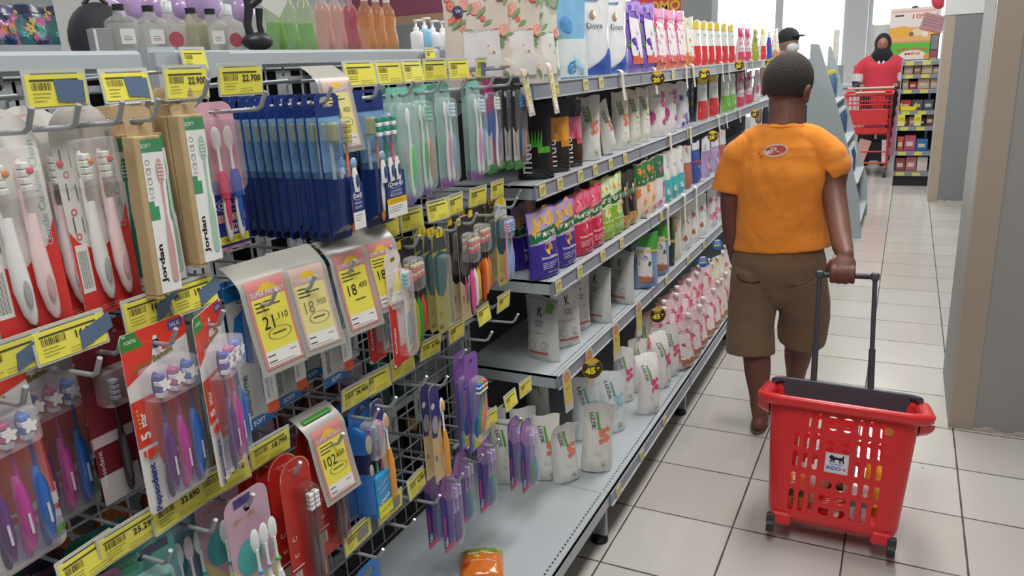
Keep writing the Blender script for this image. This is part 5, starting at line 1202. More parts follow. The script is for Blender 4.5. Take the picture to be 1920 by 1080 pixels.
# curved cream paper strips over the rails
ST = {}
def strip(z, X, px, label, L=.085, lean=0, col='#d8cfbd', w=.028):
    k = (L, col, w)
    if k not in ST:
        g = G(); M_ = mat(col, rough=.5)
        def f(u, v):
            s_ = v*(L+.03)
            if s_ < .03: th = s_/.03*R(90); return ((u-.5)*w, .012-.016*math.sin(th)-.004, .012*math.cos(th)+.004)
            q = s_-.03; return ((u-.5)*w+.08*q*q*8*.1, -.008-.008*(q/L)**2, .004-q)
        g.grid(f, 2, 16, M_); g.grid(lambda u, v: tuple(p+d_ for p, d_ in zip(f(1-u, v), (0, .0008, 0))), 2, 16, M_)
        t = g.build('paper_strip'); ST[k] = t
    else: t = ST[k].copy(); COL.objects.link(t)
    t.location = (X+.012, Yof(px, X+.012, z), z+.002); t.rotation_euler = (0, R(lean), R(90)); tag(t, label, 'paper strip', 'curved paper strips over the shelf rails')
for i, px in enumerate((1163, 1225, 1284, 1297, 1352, 1364, 1395, 1408)): strip(Z1, -.85, px, 'cream paper strip over the top shelf rail, %s from the left' % ORD[i], lean=(-3, 2, 6, -4)[i % 4])
for i, px in enumerate((1254, 1292, 1345, 1360, 1385)): strip(Z2, -.855, px, 'cream paper strip over the second shelf rail, %s from the left' % ORD[i], .07, lean=(4, 14, -3, 5, 8)[i])
for i, px in enumerate((1249, 1281, 1303)): strip(Z3, -.815, px, 'long white paper strip over the third shelf rail, %s from the left' % ORD[i], .15, col='#dcdad2', lean=2)
# tall orange and yellow price cards on the fourth rail
for i, px in enumerate((1062, 1105, 1155, 1198)):
    t = thing('price_card', 'tall yellow and orange price card on the fourth shelf rail, %s from the left' % ORD[i], 'price card', (-.793, Yof(px, -.793, Z4-.02), Z4+.0), rot=(R(-3), R(-2+2*i), R(82)), group='tall price cards on the fourth rail')
    g = G(); g.prism(rrect(-.022, -.115, .022, .012, .003, .02), 0, .0008, P('#cfc5bd')); a = Art(g); a.rect(-.017, -.09, .017, -.02, P('#d9c04a')); a.disc((0, -.012), .016, P('#d99a6a')); a.ring((0, -.012), .012, P('#c86a3c')); a.text('45.9', (0, -.045), .01, DGR, w=.02); g.build('card', t)
# round percent stickers
def badge(px, py, X, txt, blue=False, r_=.0235, label=''):
    p = at(px, py, X=X); t = thing('discount_sticker', label, 'sticker', (p.x+.012, p.y-.004, p.z), rot=(R(-8), 0, R(38)), group=None)
    g = G(); g.prism(arc(0, 0, r_, 0, 350, 35), 0, .001, P('#2c6ab4' if blue else '#4a2f1c')); a = Art(g)
    if not blue:
        a.poly(arc(0, 0, r_*.99, 40, 140, 10)+[(-r_*.4, r_*.45), (0, r_*.36), (r_*.4, r_*.45)], P('#d8b54c')); a.ring((0, 0), r_, P('#cfae48'), t=.03, n=30); a.text('DISKON', (0, r_*.3), r_*.14, WHT, w=r_*.8); a.text(txt, (-r_*.2, -r_*.22), r_*.66, P('#efe62c'), w=r_*1.05, bold=.05); a.text('%', (r_*.62, -r_*.1), r_*.34, P('#efe62c'), bold=.05)
    else:
        a.poly(arc(0, 0, r_*.95, 50, 130, 8)+[(-r_*.3, r_*.62), (r_*.3, r_*.62)], P('#d8dde0')); a.text('PRODUK', (0, r_*.34), r_*.2, WHT, w=r_*1.1); a.text('BARU', (0, -r_*.12), r_*.42, P('#e8d858'), w=r_*1.3, bold=.04)
    g.build('disc', t)
for px, py, X, txt, bl, lb in ((1228, 147, -.825, '20', 0, 'brown and yellow round sticker reading 20% on the top rail, left of two'), (1316, 139, -.82, '20', 0, 'brown and yellow round sticker reading 20% on the top rail, right of two'), (1382, 122, -.82, '25', 0, 'brown and yellow round sticker reading 25% on the top rail'),
    (1438, 118, -.82, '25', 0, 'farthest round 25% sticker beside the head of the boy'), (1332, 255, -.82, '25', 0, 'round 25% sticker on the second rail beside the orange shoulder'), (1412, 213, -.82, '25', 0, 'round 25% sticker by the neck of the boy'),
    (1104, 689, -.775, '45', 0, 'large round 45% sticker on the fourth rail'), (1228, 589, -.785, '45', 0, 'round 45% sticker above the pink rose pouches'), (1314, 490, -.78, '', 1, 'round blue sticker reading BARU, lower left of two'), (1341, 458, -.78, '', 1, 'round blue sticker reading BARU, upper right of two beside the arm')):
    badge(px, py, X, txt, bl, label=lb, r_=.031 if txt == '45' else .0265)
# ---------------------------------------------------------------- bottles on the gondola top and goods behind the grid
def bottle(name, prof, body, cap=None, capprof=None, liquid=None, lz=.7, seg=18, sx=1, sy=1, sq=0, label=None, pump=None):
    t = thing(name, '', 'bottle'); g = G(); g.lathe(prof, body, seg, sx=sx, sy=sy, sq=sq); g.build('glass', t)
    if liquid:
        h = prof[-1][1]*lz; g = G(); q = [(max(.001, r_-.0025), min(z, h)) for r_, z in prof if z < h]; q = [(q[0][0], .003)]+q[1:]+[(q[-1][0], h)]; g.lathe(q, liquid, seg, sx=sx, sy=sy, sq=sq); g.build('liquid', t)
    if capprof: g = G(); g.lathe(capprof, cap, 14); g.build('cap', t)
    if label:
        c, w, z0, z1, rnd = label; y = -(max(r_ for r_, z in prof))*sy-.0006; g = G()
        if rnd: g.prism(arc(0, (z0+z1)/2, w/2, 0, 345, 23, rz=(z1-z0)/2), y-.0004, y, P(c))
        else: g.prism(rrect(-w/2, z0, w/2, z1, .003, n=2), y-.0004, y, P(c)); a = Art(g, y=y-.0004); a.lines(-w*.3, w*.3, (z0+z1)/2, DGR, 3, .004, .0008)
        g.build('label', t)
    if pump:
        h = prof[-1][1]; g = G(); g.lathe([(.009, h), (.009, h+.012), (.004, h+.013), (.004, h+.03), (.008, h+.031), (.008, h+.038)], P(pump), 12); g.tube([(0, 0, h+.035), (0, -.032, h+.033)], .0035, P(pump)); g.build('pump', t)
    return t
def gl(c, a=.35): return clear(c, a, .05)
SQ = [(.024, 0), (.028, .003), (.029, .07), (.027, .078), (.012, .088), (.0105, .098)]
BT = {}
def topb(key, px, label, grp, X=-1.22, rz=70, **k):
    t = dup(BT[key][0]) if BT[key][1] else BT[key][0]; BT[key][1] = 1
    t.location = (X, Yof(px, X, 1.43), 1.3855); t.rotation_euler = (0, 0, R(rz)); t['label'] = label
    t.scale = (.8, .8, .72) if key[:2] == 'sq' else (.85, .85, .8)
    if grp: t['group'] = grp
BT['sqk'] = [bottle('perfume_bottle', SQ, gl('#d9dcd4', .6), P('#2c2e33'), [(.012, .098), (.0125, .112)], liquid=gl('#d8d8d0', .5), sq=1, label=('#d9d5d2', .03, .02, .055, 0)), 0]
BT['sqr'] = [bottle('perfume_bottle', SQ, gl('#dcd6d4', .6), P('#c8ccd0'), [(.011, .098), (.012, .125), (.004, .127)], liquid=gl('#e0d8d4', .5), sq=1, label=('#a8525c', .034, .012, .05, 1)), 0]
BT['sqo'] = [bottle('perfume_bottle', SQ, gl('#b8b48c', .5), P('#2c2e33'), [(.012, .098), (.0125, .112)], liquid=gl('#b0ac80', .35), sq=1), 0]
CV = [(.02, 0), (.026, .004), (.028, .03), (.022, .07), (.025, .1), (.02, .125), (.010, .14), (.009, .15)]
BT['gre'] = [bottle('soap_bottle', CV, gl('#a8c47c', .5), P('#dfe2e0'), [(.0105, .148), (.0105, .165)], liquid=clear('#4fae2c', .25), lz=.5), 0]
BT['pin'] = [bottle('soap_bottle', CV, gl('#e0b4a8', .5), P('#e4e4e2'), [(.0105, .148), (.0105, .165)], liquid=clear('#d89a8c', .35), lz=.85), 0]
BT['red'] = [bottle('soap_bottle', CV, gl('#c86a78', .35), P('#e4e4e2'), [(.0105, .148), (.0105, .165)], liquid=clear('#b84a5c', .2), lz=.85), 0]
BT['amb'] = [bottle('soap_bottle', CV, gl('#e2a870', .5), P('#dcd8d4'), [(.0105, .148), (.0105, .165)], liquid=clear('#dc9450', .3), lz=.7), 0]
BT['pmp'] = [bottle('pump_bottle', [(.018, 0), (.021, .003), (.021, .05), (.019, .06), (.009, .064)], P('#e9ebec', rough=.3), pump='#f2f3f4'), 0]
BT['pmb'] = [bottle('pump_bottle', [(.018, 0), (.021, .003), (.021, .06), (.019, .068), (.009, .072)], P('#8ec4e4', rough=.3), pump='#f2f3f4'), 0]
g1 = 'clear square perfume bottles on the gondola top'; g2 = 'coloured soap bottles on the gondola top'
for px, k, l in ((228, 'sqk', 'clear square bottle with black cap and white label, leftmost on the gondola top'), (283, 'sqk', 'clear square bottle with black cap, second from left on the gondola top'), (318, 'sqr', 'clear square bottle with dark red round label, left of two'), (362, 'sqo', 'olive tinted square bottle with black cap between the clear ones'), (398, 'sqk', 'narrow clear square bottle left of the black clamp'), (430, 'sqr', 'clear square bottle with dark red round label next to the black clamp')): topb(k, px, l, g1)
for px, k, l in ((516, 'gre', 'green soap bottle right of the white card'), (541, 'gre', 'green soap bottle, middle of three'), (574, 'gre', 'green soap bottle, right of three'), (608, 'pin', 'pale pink soap bottle, left of two'), (632, 'pin', 'pale pink soap bottle, right of two'), (658, 'red', 'dark rose soap bottle among the pink and amber ones'), (688, 'amb', 'amber soap bottle, left of three'), (709, 'amb', 'amber soap bottle, middle of three'), (729, 'amb', 'amber soap bottle, right of three')): topb(k, px, l, g2)
for px, k, l in ((781, 'pmp', 'small white pump bottle on the gondola top, left of three'), (797, 'pmb', 'light blue pump bottle between the white ones'), (812, 'pmp', 'small white pump bottle, middle of three'), (830, 'pmp', 'small white pump bottle beside the rose pouches')): topb(k, px, l, 'small pump bottles on the gondola top')
# black clamp with a white card
Y_ = Yof(481, -1.17, 1.42)
t = thing('sign_clamp', 'black plastic clamp holding a tilted white card among the bottles', 'clamp', (-1.17, Y_, 1.3855), R(65)); BKP = P('#2b2c30', rough=.4)
g = G(); g.ell((0, 0, .018), (.032, .02, .019), BKP, su=16, sv=8); g.build('base', t)
g = G(); g.tube([(-.012, 0, .02), (-.016, 0, .05), (-.008, 0, .085), (-.014, 0, .11)], [.009, .008, .009, .006], BKP); g.tube([(.012, 0, .02), (.008, 0, .05), (.012, 0, .08)], [.008, .006, .008], BKP); g.tube([(-.008, 0, .085), (.014, -.004, .1)], [.009, .008], BKP); g.build('clip_arm', t)
g = G(); g.prism([(.010, .085), (.045, .062), (.066, .095), (.034, .122)], -.016, -.0145, P('#d7d8d4')); g.build('white_card', t)
# small grey box at the left; unidentified dark rounded object behind it, given a strap
t = thing('grey_box', 'small grey cardboard box left of the clear perfume bottles', 'box', (-1.22, Yof(190, -1.22, 1.4), 1.3855), R(70)); g = G(); g.box((0, 0, .02), (.03, .03, .04), mat('#8b8f90'), b=.001); g.build('box', t); g = G(); a = Art(g, y=-.0152); a.rect(-.013, .004, -.009, .038, P('#d8d8d6')); g.build('edge_tape', t)
t = thing('dark_object', 'dark rounded object standing behind the grey box', 'bag', (-1.33, Yof(190, -1.33, 1.42), 1.3855), R(60)); g = G(); g.ell((0, 0, .03), (.055, .035, .065), mat('#26262e', rough=.7, bump=.1), su=18, sv=12)
g.v = [(x, y, max(z, 0)) for x, y, z in g.v]; g.build('bag_body', t); g = G(); g.tube([(-.02, 0, .09), (0, 0, .11), (.02, 0, .09)], .004, mat('#26262e')); g.build('strap', t)
# lilac balloons
bp = None
for i, (px, py, r_) in enumerate(((212, 26, .035), (243, 12, .06), (292, 14, .045), (333, 16, .04), (383, 6, .06), (455, 18, .045))):
    p = at(px, py, X=-1.85-.12*(i % 2)); t = thing('balloon', 'lilac balloon behind the perfume bottles, %s from the left' % ORD[i], 'balloon', tuple(p), group='lilac balloons on thin sticks behind the gondola top'); BL_ = P('#c3a8d8', rough=.2, coat=.4)
    g = G(); g.ell((0, 0, 0), (r_*.85, r_*.85, r_), BL_, su=18, sv=12); g.tube([(0, 0, -r_*.98), (0, 0, -r_*1.08)], [.004, .008], BL_); g.build('balloon_skin', t)
    g = G(); g.tube([(0, 0, -r_*1.05), (.0, 0, -p.z+.0)], .002, WHT, 5); g.build('stick', t)
# goods seen through the wire grid
RB = {}
RB['amber'] = bottle('amber_bottle', [(.03, 0), (.034, .004), (.034, .12), (.012, .16), (.011, .19)], P('#7a4014', rough=.15, coat=.5), P('#b88a3c'), [(.013, .188), (.013, .21)], label=('#9a5a24', .045, .03, .1, 0))
RB['wine'] = bottle('maroon_bottle', [(.03, 0), (.036, .004), (.036, .1), (.014, .13), (.012, .15)], P('#4a141c', rough=.2, coat=.4), P('#8a6a34'), [(.014, .148), (.014, .175)], label=('#7a3a44', .05, .025, .09, 0))
RB['black'] = bottle('black_bottle', [(.026, 0), (.03, .004), (.03, .15), (.02, .17)], P('#1c1c1e', rough=.25), P('#b08a3c'), [(.018, .168), (.018, .2)], label=('#3a3a3c', .04, .03, .09, 0))
RB['lilac'] = bottle('lilac_bottle', [(.034, 0), (.04, .004), (.038, .14), (.02, .17)], P('#8f7896', rough=.3), P('#d8d4d8'), [(.018, .168), (.018, .19)], label=('#b8a8bc', .05, .03, .11, 0), sx=1, sy=.7)
RB['yellow'] = bottle('yellow_bottle', [(.03, 0), (.034, .004), (.034, .1), (.02, .13), (.014, .14)], clear('#e8c02c', .3), P('#f0d020'), [(.022, .138), (.022, .165)], liquid=clear('#e8b820', .1), label=('#d8d0b0', .04, .03, .08, 0))
RB['teal'] = bottle('green_jar', [(.03, 0), (.033, .004), (.033, .1), (.02, .12)], P('#1f4a44', rough=.3), P('#2c6a5c'), [(.022, .118), (.022, .14)])
RB['pink'] = bottle('pink_bottle', [(.03, 0), (.034, .004), (.034, .12), (.018, .15)], P('#d0526a', rough=.3), P('#e8e0e2'), [(.016, .148), (.016, .17)], label=('#e4a8b4', .045, .03, .1, 0))
RB['white'] = bottle('white_bottle', [(.03, 0), (.034, .004), (.034, .12), (.018, .15)], P('#cfcfcc', rough=.3), P('#e070a0'), [(.016, .148), (.016, .17)], label=('#e0b4c4', .045, .03, .1, 0))
used = set()
LV = {1.04: 'top', .75: 'second', .46: 'third', .165: 'lowest'}
def rearrow(z, keys, y0, dy, X=-1.225):
    for i, k in enumerate(keys):
        if k == '.': continue
        y = y0+i*dy; o = RB[k]
        t = o if k not in used else dup(o); used.add(k)
        side = 'left' if y < .95 else 'middle' if y < 1.4 else 'right'
        t.location = (X+.012*((i*7) % 3-1), y, z+.0005); t.rotation_euler = (0, 0, R(90))
        t['label'] = '%s seen through the wire grid, %s far-side shelf, %s part, place %s' % (o.name.split('.')[0].replace('_', ' '), LV[z], side, ORD[i]); t['group'] = 'bottles on the far-side shelves behind the wire grid'
rearrow(1.04, ['white', 'teal', 'yellow', 'yellow', '.', 'pink', 'pink', 'teal', 'white', 'pink', 'teal', 'teal', 'black', 'black', 'black'], .40, .088)
rearrow(.75, ['lilac', 'lilac', 'teal', 'amber', 'amber', 'amber', 'amber', 'wine', 'amber', 'amber', 'wine', 'wine', 'amber', 'wine', 'wine'], .40, .088)
rearrow(.46, ['.', 'teal', '.', 'amber', 'amber', 'amber', '.', 'wine', 'lilac', 'wine', 'wine', 'wine', 'lilac', 'teal', 'teal'], .40, .088)
rearrow(.165, ['black', 'black', 'wine', 'wine', 'wine', 'wine', 'black', 'black', 'black', 'black', 'teal', 'black'], .62, .095)
# yellow boxes behind the olive packs
for i in range(3):
    t = thing('yellow_box', 'yellow carton behind the grid below the olive packs, %s from left' % ORD[i], 'box', (-1.20, 1.47+.07*i, .7505), R(90), group='yellow cartons behind the grid'); g = G(); g.box((0, 0, .06), (.055, .04, .12), P('#c89a2c'), b=.001); a = Art(g, y=-.0202); a.rect(-.02, .05, .015, .09, P('#8a7a60')); a.rect(-.024, .01, .024, .03, P('#d8b850')); g.build('carton', t)
# far shelf with packets at upper left
t = thing('rear_shelf_unit', 'distant white shelf with coloured packets at the upper left corner', 'shelf unit', (-2.62, 1.65, 0), R(0)); g = G(); g.box((0, 0, 1.455), (.34, .9, .03), PAINT); g.box((-.12, 0, .72), (.06, .9, 1.44), PAINT); g.build('shelves', t)
K('tealpk', 'snack_bag', .13, .12, .05, '#3f7a80', A_blot(['#58b8a8', '#d86a9c', '#e0b860', '#3f3a6c'], ('#2c2a58', .8, .97), None, None, n=12, seed=41)); K('pinkpk', 'snack_bag', .13, .12, .05, '#b45a90', A_blot(['#3f9a98', '#e08ab8', '#2c3a70', '#d8883c'], ('#40407a', .72, .97), None, None, n=12, seed=42))
for i, (k, y, lb) in enumerate((('pinkpk', 1.50, 'pink and teal packet at the upper left corner'), ('tealpk', 1.60, 'teal packet next to the upper left corner one'), ('tealpk', 1.71, 'teal and navy packet left of the pale column'), ('pinkpk', 1.40, 'pink packet cut by the left edge of the photo'))):
    stand(k, -2.50, y, 1.471, 75, lb, 'snack packets on the far upper left shelf')
# mauve header and red banner beyond
t = thing('header_board', 'mauve header board over a far shelf behind the soap bottles', 'board', (-5.3, 8, 1.9)); g = G(); g.box((0, 0, .55), (1.6, .05, .98), mat('#a8607a', rough=.6)); g.build('board', t); g = G(); g.box((0, -.01, .02), (1.7, .08, .09), mat('#c9a48c', rough=.6)); g.build('ledge', t); g = G(); 
for x in (-.75, .75): g.tube([(x, 0, -1.9), (x, 0, .1)], .02, STEEL)
g.build('stand', t)
t = thing('hanging_banner', 'red banner with a row of yellow letters above the violet pouches', 'banner', (-2.32, 8.0, 1.78)); g = G(); g.box((0, 0, .35), (.56, .01, .7), P('#d8474a', rough=.5)); a = Art(g, y=-.006); a.text('PROMO', (0, .06), .10, P('#f0c838'), w=.46, bold=.03); a.text('SUPER', (0, .25), .10, P('#f0c838'), w=.46, bold=.03); g.build('cloth', t)
g = G()
for x in (-.25, .25): g.tube([(x, 0, .7), (x, 0, 1.22)], .004, STEEL, 5)
g.build('hanging_wire', t)
# ---------------------------------------------------------------- people
def merge(g, name, parent, m, voxel=.005, smooth=6, bump=None, sub=None):
    """fuse overlapping closed volumes into one continuous skin"""
    me = bpy.data.meshes.new('tmp'); me.from_pydata(g.v, [], g.f); o = bpy.data.objects.new('tmp', me); COL.objects.link(o)
    md = o.modifiers.new('r', 'REMESH'); md.mode = 'VOXEL'; md.voxel_size = voxel
    sm = o.modifiers.new('s', 'SMOOTH'); sm.factor = .5; sm.iterations = smooth
    if bump:
        tx = bpy.data.textures.new('folds', 'CLOUDS'); tx.noise_scale = bump[1]; tx.noise_depth = 2
        d = o.modifiers.new('d', 'DISPLACE'); d.texture = tx; d.strength = bump[0]; d.texture_coords = 'LOCAL'; d.mid_level = .5
    bpy.context.view_layer.update(); dg = bpy.context.evaluated_depsgraph_get()
    m2 = bpy.data.meshes.new_from_object(o.evaluated_get(dg)); bpy.data.objects.remove(o)
    m2.materials.clear(); m2.materials.append(m); m2.polygons.foreach_set('use_smooth', [True]*len(m2.polygons)); m2.polygons.foreach_set('material_index', [0]*len(m2.polygons)); m2.name = name
    q = bpy.data.objects.new(name, m2); COL.objects.link(q)
    if parent: q.parent = parent; q.matrix_parent_inverse = Matrix.Identity(4)
    return q
def limb(g, pts, rr, m, seg=16, up=None, ends=3):
    pts = [Vector(p) for p in pts]; fine = []; fr = []
    if any(isinstance(q, tuple) for q in rr): rr = [q if isinstance(q, tuple) else (q, q) for q in rr]
    for i in range(len(pts)-1):
        p0 = pts[max(i-1, 0)]; p1 = pts[i]; p2 = pts[i+1]; p3 = pts[min(i+2, len(pts)-1)]
        for k in range(5):
            t = k/5; t2 = t*t; t3 = t2*t
            fine.append(.5*((2*p1)+(p2-p0)*t+(2*p0-5*p1+4*p2-p3)*t2+(3*p1-p0-3*p2+p3)*t3))
            a, b = rr[i], rr[i+1]; s_ = t2*(3-2*t)
            fr.append(tuple(x*(1-s_)+y*s_ for x, y in zip(a, b)) if isinstance(a, tuple) else a*(1-s_)+b*s_)
    fine.append(pts[-1]); fr.append(rr[-1])
    g.tube(fine, fr, m, seg, up=up)
    for i, (p, r_) in enumerate(((pts[0], rr[0]), (pts[-1], rr[-1]))):
        if not ends & (1 << i): continue
        q = r_ if not isinstance(r_, tuple) else min(r_); g.ell(tuple(p), (q, q, q), m, su=12, sv=8)
def cloth(h, rough=.85, sc=14, st=.35, stretch=(1, 1, .45)):
    M = mat(h, rough=rough, spec=.2).copy(); nt = M.node_tree; b = nt.nodes['Principled BSDF']
    tc = nt.nodes.new('ShaderNodeTexCoord'); mp = nt.nodes.new('ShaderNodeMapping'); mp.inputs['Scale'].default_value = stretch; mp.inputs['Rotation'].default_value = (0, .6, 0)
    n = nt.nodes.new('ShaderNodeTexNoise'); n.inputs['Scale'].default_value = sc; n.inputs['Detail'].default_value = 3; n.inputs['Distortion'].default_value = 1.2
    n2 = nt.nodes.new('ShaderNodeTexNoise'); n2.inputs['Scale'].default_value = 400
    bp_ = nt.nodes.new('ShaderNodeBump'); bp_.inputs['Strength'].default_value = st; bp_.inputs['Distance'].default_value = .02
    ad = nt.nodes.new('ShaderNodeMath'); ad.operation = 'MULTIPLY_ADD'; ad.inputs[1].default_value = .06
    nt.links.new(tc.outputs['Object'], mp.inputs[0]); nt.links.new(mp.outputs[0], n.inputs['Vector']); nt.links.new(tc.outputs['Object'], n2.inputs['Vector'])
    nt.links.new(n2.outputs['Fac'], ad.inputs[0]); nt.links.new(n.outputs['Fac'], ad.inputs[2]); nt.links.new(ad.outputs[0], bp_.inputs['Height']); nt.links.new(bp_.outputs[0], b.inputs['Normal'])
    b.inputs['Sheen Weight'].default_value = .15
    return M
SKIN = mat('#70473a', rough=.55, sss=.08, bump=.03, bscale=60)
HAIR = mat('#37302e', rough=.85, bump=.5, bscale=160)
def hand(g, wrist, palmdir, side, curl_axis_pt=None, m=SKIN, s=1.0, fist=None):
    pass

# boy --------------------------------------------------------
BX, BY = -.362, 2.76
boy = thing('person', 'boy in orange t-shirt and brown shorts pulling a red basket, seen from behind', 'person', (BX, BY, 0))
def b_(px, py, Y): p = at(px, py, Y=Y); return (p.x-BX, p.y-BY, p.z)
g = G()
# head: turned and tipped a little to the right and down
hc = Vector((.0, .03, 1.228)); 
TH = Matrix.Translation(hc) @ Matrix.Rotation(R(-22), 4, 'Z') @ Matrix.Rotation(R(-16), 4, 'X') @ Matrix.Rotation(R(6), 4, 'Y')
g.ell((0, -.006, .012), (.073, .088, .086), SKIN, T=TH, su=24, sv=18)          # skull
g.ell((0, .035, -.035), (.054, .052, .062), SKIN, T=TH, su=20, sv=14)          # face
g.ell((0, .058, -.072), (.026, .02, .018), SKIN, T=TH)                         # chin
g.ell((0, .090, -.028), (.011, .013, .018), SKIN, T=TH)                        # nose
g.ell((0, .080, -.054), (.02, .01, .007), SKIN, T=TH)                          # lips
for s_ in (-1, 1):
    g.ell((s_*.030, .062, -.03), (.024, .024, .026), SKIN, T=TH)               # cheeks
    g.ell((s_*.077, .004, -.022), (.008, .018, .028), SKIN, T=TH @ Matrix.Rotation(R(s_*-4), 4, 'Z'), su=12, sv=10)
    g.ell((s_*.083, -.006, -.012), (.005, .012, .016), SKIN, T=TH)
limb(g, [(.0, .03, 1.17), (.004, .005, 1.12), (.0, -.01, 1.05), (0, -.005, .98)], [.060, .058, .062, .08], SKIN)
# torso core
limb(g, [(0, 0, 1.0), (0, .0, .85), (0, .0, .72), (0, .005, .6)], [(.07, .13), (.075, .13), (.085, .135), (.085, .12)], SKIN, up=(0, 1, 0))
# left arm hangs at the side
la = [(-.135, -.0, 1.02), (-.165, .0, .95), (-.172, -.005, .86), (-.168, .0, .77), (-.160, .0, .70), (-.153, .01, .635), (-.150, .018, .605)]
limb(g, la, [.040, .042, .036, .034, .031, .023, .020], SKIN)
hw = Vector((-.148, .02, .585)); 
limb(g, [hw+Vector((0, 0, .02)), hw+Vector((.0, .006, -.012)), hw+Vector((.002, .01, -.04))], [(.014, .022), (.014, .029), (.012, .027)], SKIN, up=(1, 0, 0))
for k, (dy, L_) in enumerate(((.022, .05), (.008, .057), (-.006, .053), (-.019, .042))):
    q = hw+Vector((.004, dy+.008, -.04)); limb(g, [q, q+Vector((.006, .004, -L_*.45)), q+Vector((.016, .006, -L_*.8)), q+Vector((.026, .006, -L_*.98))], [.0085, .008, .0072, .0062], SKIN, seg=10)
q = hw+Vector((.006, .03, -.01)); limb(g, [q, q+Vector((.012, .012, -.018)), q+Vector((.018, .012, -.038))], [.0098, .009, .0072], SKIN, seg=10)
# right arm reaches back and down to the handle
HY = 2.40
hh = Vector(b_(1581, 516, HY))
ra = [(.135, 0, 1.02), (.163, -.005, .955), Vector(b_(1563, 355, 2.735)), Vector(b_(1571, 410, 2.65)), Vector(b_(1578, 455, 2.54)), hh+Vector((.002, .035, .052))]
limb(g, ra, [.041, .044, .039, .036, .032, .023], SKIN)
# fist round the bar (bar runs along x)
limb(g, [hh+Vector((.001, .034, .05)), hh+Vector((.0, .016, .036)), hh+Vector((0, .0, .022))], [(.018, .024), (.017, .033), (.014, .034)], SKIN, up=(0, 1, 0))
for k in range(4):
    x = -.029+.0185*k; L_ = (.94, 1, .98, .9)[k]; r_ = (.0088, .0092, .009, .0082)[k]
    limb(g, [hh+Vector((x*.9, .012, .026)), hh+Vector((x, -.012, .020)), hh+Vector((x, -.0195, .002)), hh+Vector((x, -.013, -.016*L_)), hh+Vector((x, .003, -.0195*L_)), hh+Vector((x, .014, -.012*L_))], [r_, r_*1.05, r_, r_*.96, r_*.9, r_*.8], SKIN, seg=10)
limb(g, [hh+Vector((-.034, .018, .034)), hh+Vector((-.045, .018, .012)), hh+Vector((-.036, .02, -.008)), hh+Vector((-.018, .016, -.02))], [.0105, .010, .009, .0078], SKIN, seg=10)
# legs
hipL, hipR = (-.072, 0, .60), (.075, .01, .60)
limb(g, [hipL, (-.075, -.005, .45), (-.064, -.02, .33), (-.050, -.045, .235), (-.036, -.075, .12), (-.028, -.09, .06)], [.085, .075, .052, .048, .032, .027], SKIN)
limb(g, [hipR, (.085, .05, .46), (.078, .10, .34), (.070, .13, .24), (.064, .145, .13), (.062, .16, .07)], [.085, .075, .052, .050, .034, .028], SKIN)
for fx, fy, sgn in ((-.028, -.09, -1), (.062, .16, 1)):
    limb(g, [(fx, fy-.018, .035), (fx, fy+.03, .04), (fx+sgn*.006, fy+.09, .026), (fx+sgn*.008, fy+.125, .02)], [.026, .028, .024, .014], SKIN, up=(0, 0, 1))
    for k in range(5): g.ell((fx+sgn*.006+(k-2)*.012, fy+.135-abs(k-2+sgn)*.006, .017), (.007, .014, .008), SKIN, su=10, sv=8)
body = merge(g, 'body', boy, SKIN, .0042, 4)
# hair cap
g = G()
def hairf(u, v):
    az = 2*math.pi*u; d_ = math.cos(az-math.pi*1.5)            # +1 at the back of the head
    low = -36-12*max(0, d_)**2+(34*max(0, -d_)**1.5); el = 90-(90-low)*v; e = R(el)
    rx, ry, rz = .0775, .0925, .0905; tk = 1 if v < .93 else 1-.5*(v-.93)
    return tuple(Vector((rx*math.cos(az)*math.cos(e)*tk, -.006+ry*math.sin(az)*math.cos(e)*tk, .012+rz*math.sin(e))))
g.grid(hairf, 40, 20, HAIR, T=TH, wrapu=True); g.build('hair', boy)
g = G()
for s_ in (-1, 1): g.ell((s_*.024, .081, -.012), (.0105, .006, .0075), WHT, T=TH); g.ell((s_*.024, .0865, -.012), (.005, .002, .005), BLK, T=TH)
g.build('eyes', boy)
g = G(); g.ell((0, .0895, -.056), (.017, .004, .004), P('#8a4a44'), T=TH); g.build('mouth', boy)
# t-shirt
g = G(); OR = cloth('#f8973a', sc=7, st=1.0)
limb(g, [(0, .004, 1.095), (0, -.002, 1.06), (0, -.004, 1.02)], [(.066, .070), (.070, .10), (.08, .13)], OR, seg=28, up=(0, 1, 0), ends=0)
limb(g, [(0, -.004, 1.04), (0, -.008, 1.00), (0, -.006, .93), (0, -.004, .84), (0, -.002, .75), (.006, -.002, .672)], [(.052, .075), (.078, .135), (.093, .152), (.095, .148), (.098, .152), (.102, .166)], OR, seg=28, up=(0, 1, 0), ends=1)
for s_ in (-1, 1): limb(g, [(s_*.03, -.002, 1.06), (s_*.09, -.002, 1.045), (s_*.15, -.004, .99)], [.045, .050, .056], OR, seg=18)
limb(g, [(-.14, -.002, 1.005), (-.166, 0, .955), (-.182, -.003, .90), (-.188, -.004, .868)], [.048, .053, .054, .056], OR, seg=20, ends=1)
e1 = Vector(b_(1553, 318, 2.755)); limb(g, [(.14, -.002, 1.005), (.163, -.004, .96), tuple((Vector((.163, -.004, .96))+e1)/2), tuple(e1)], [.048, .054, .055, .057], OR, seg=20, ends=1)
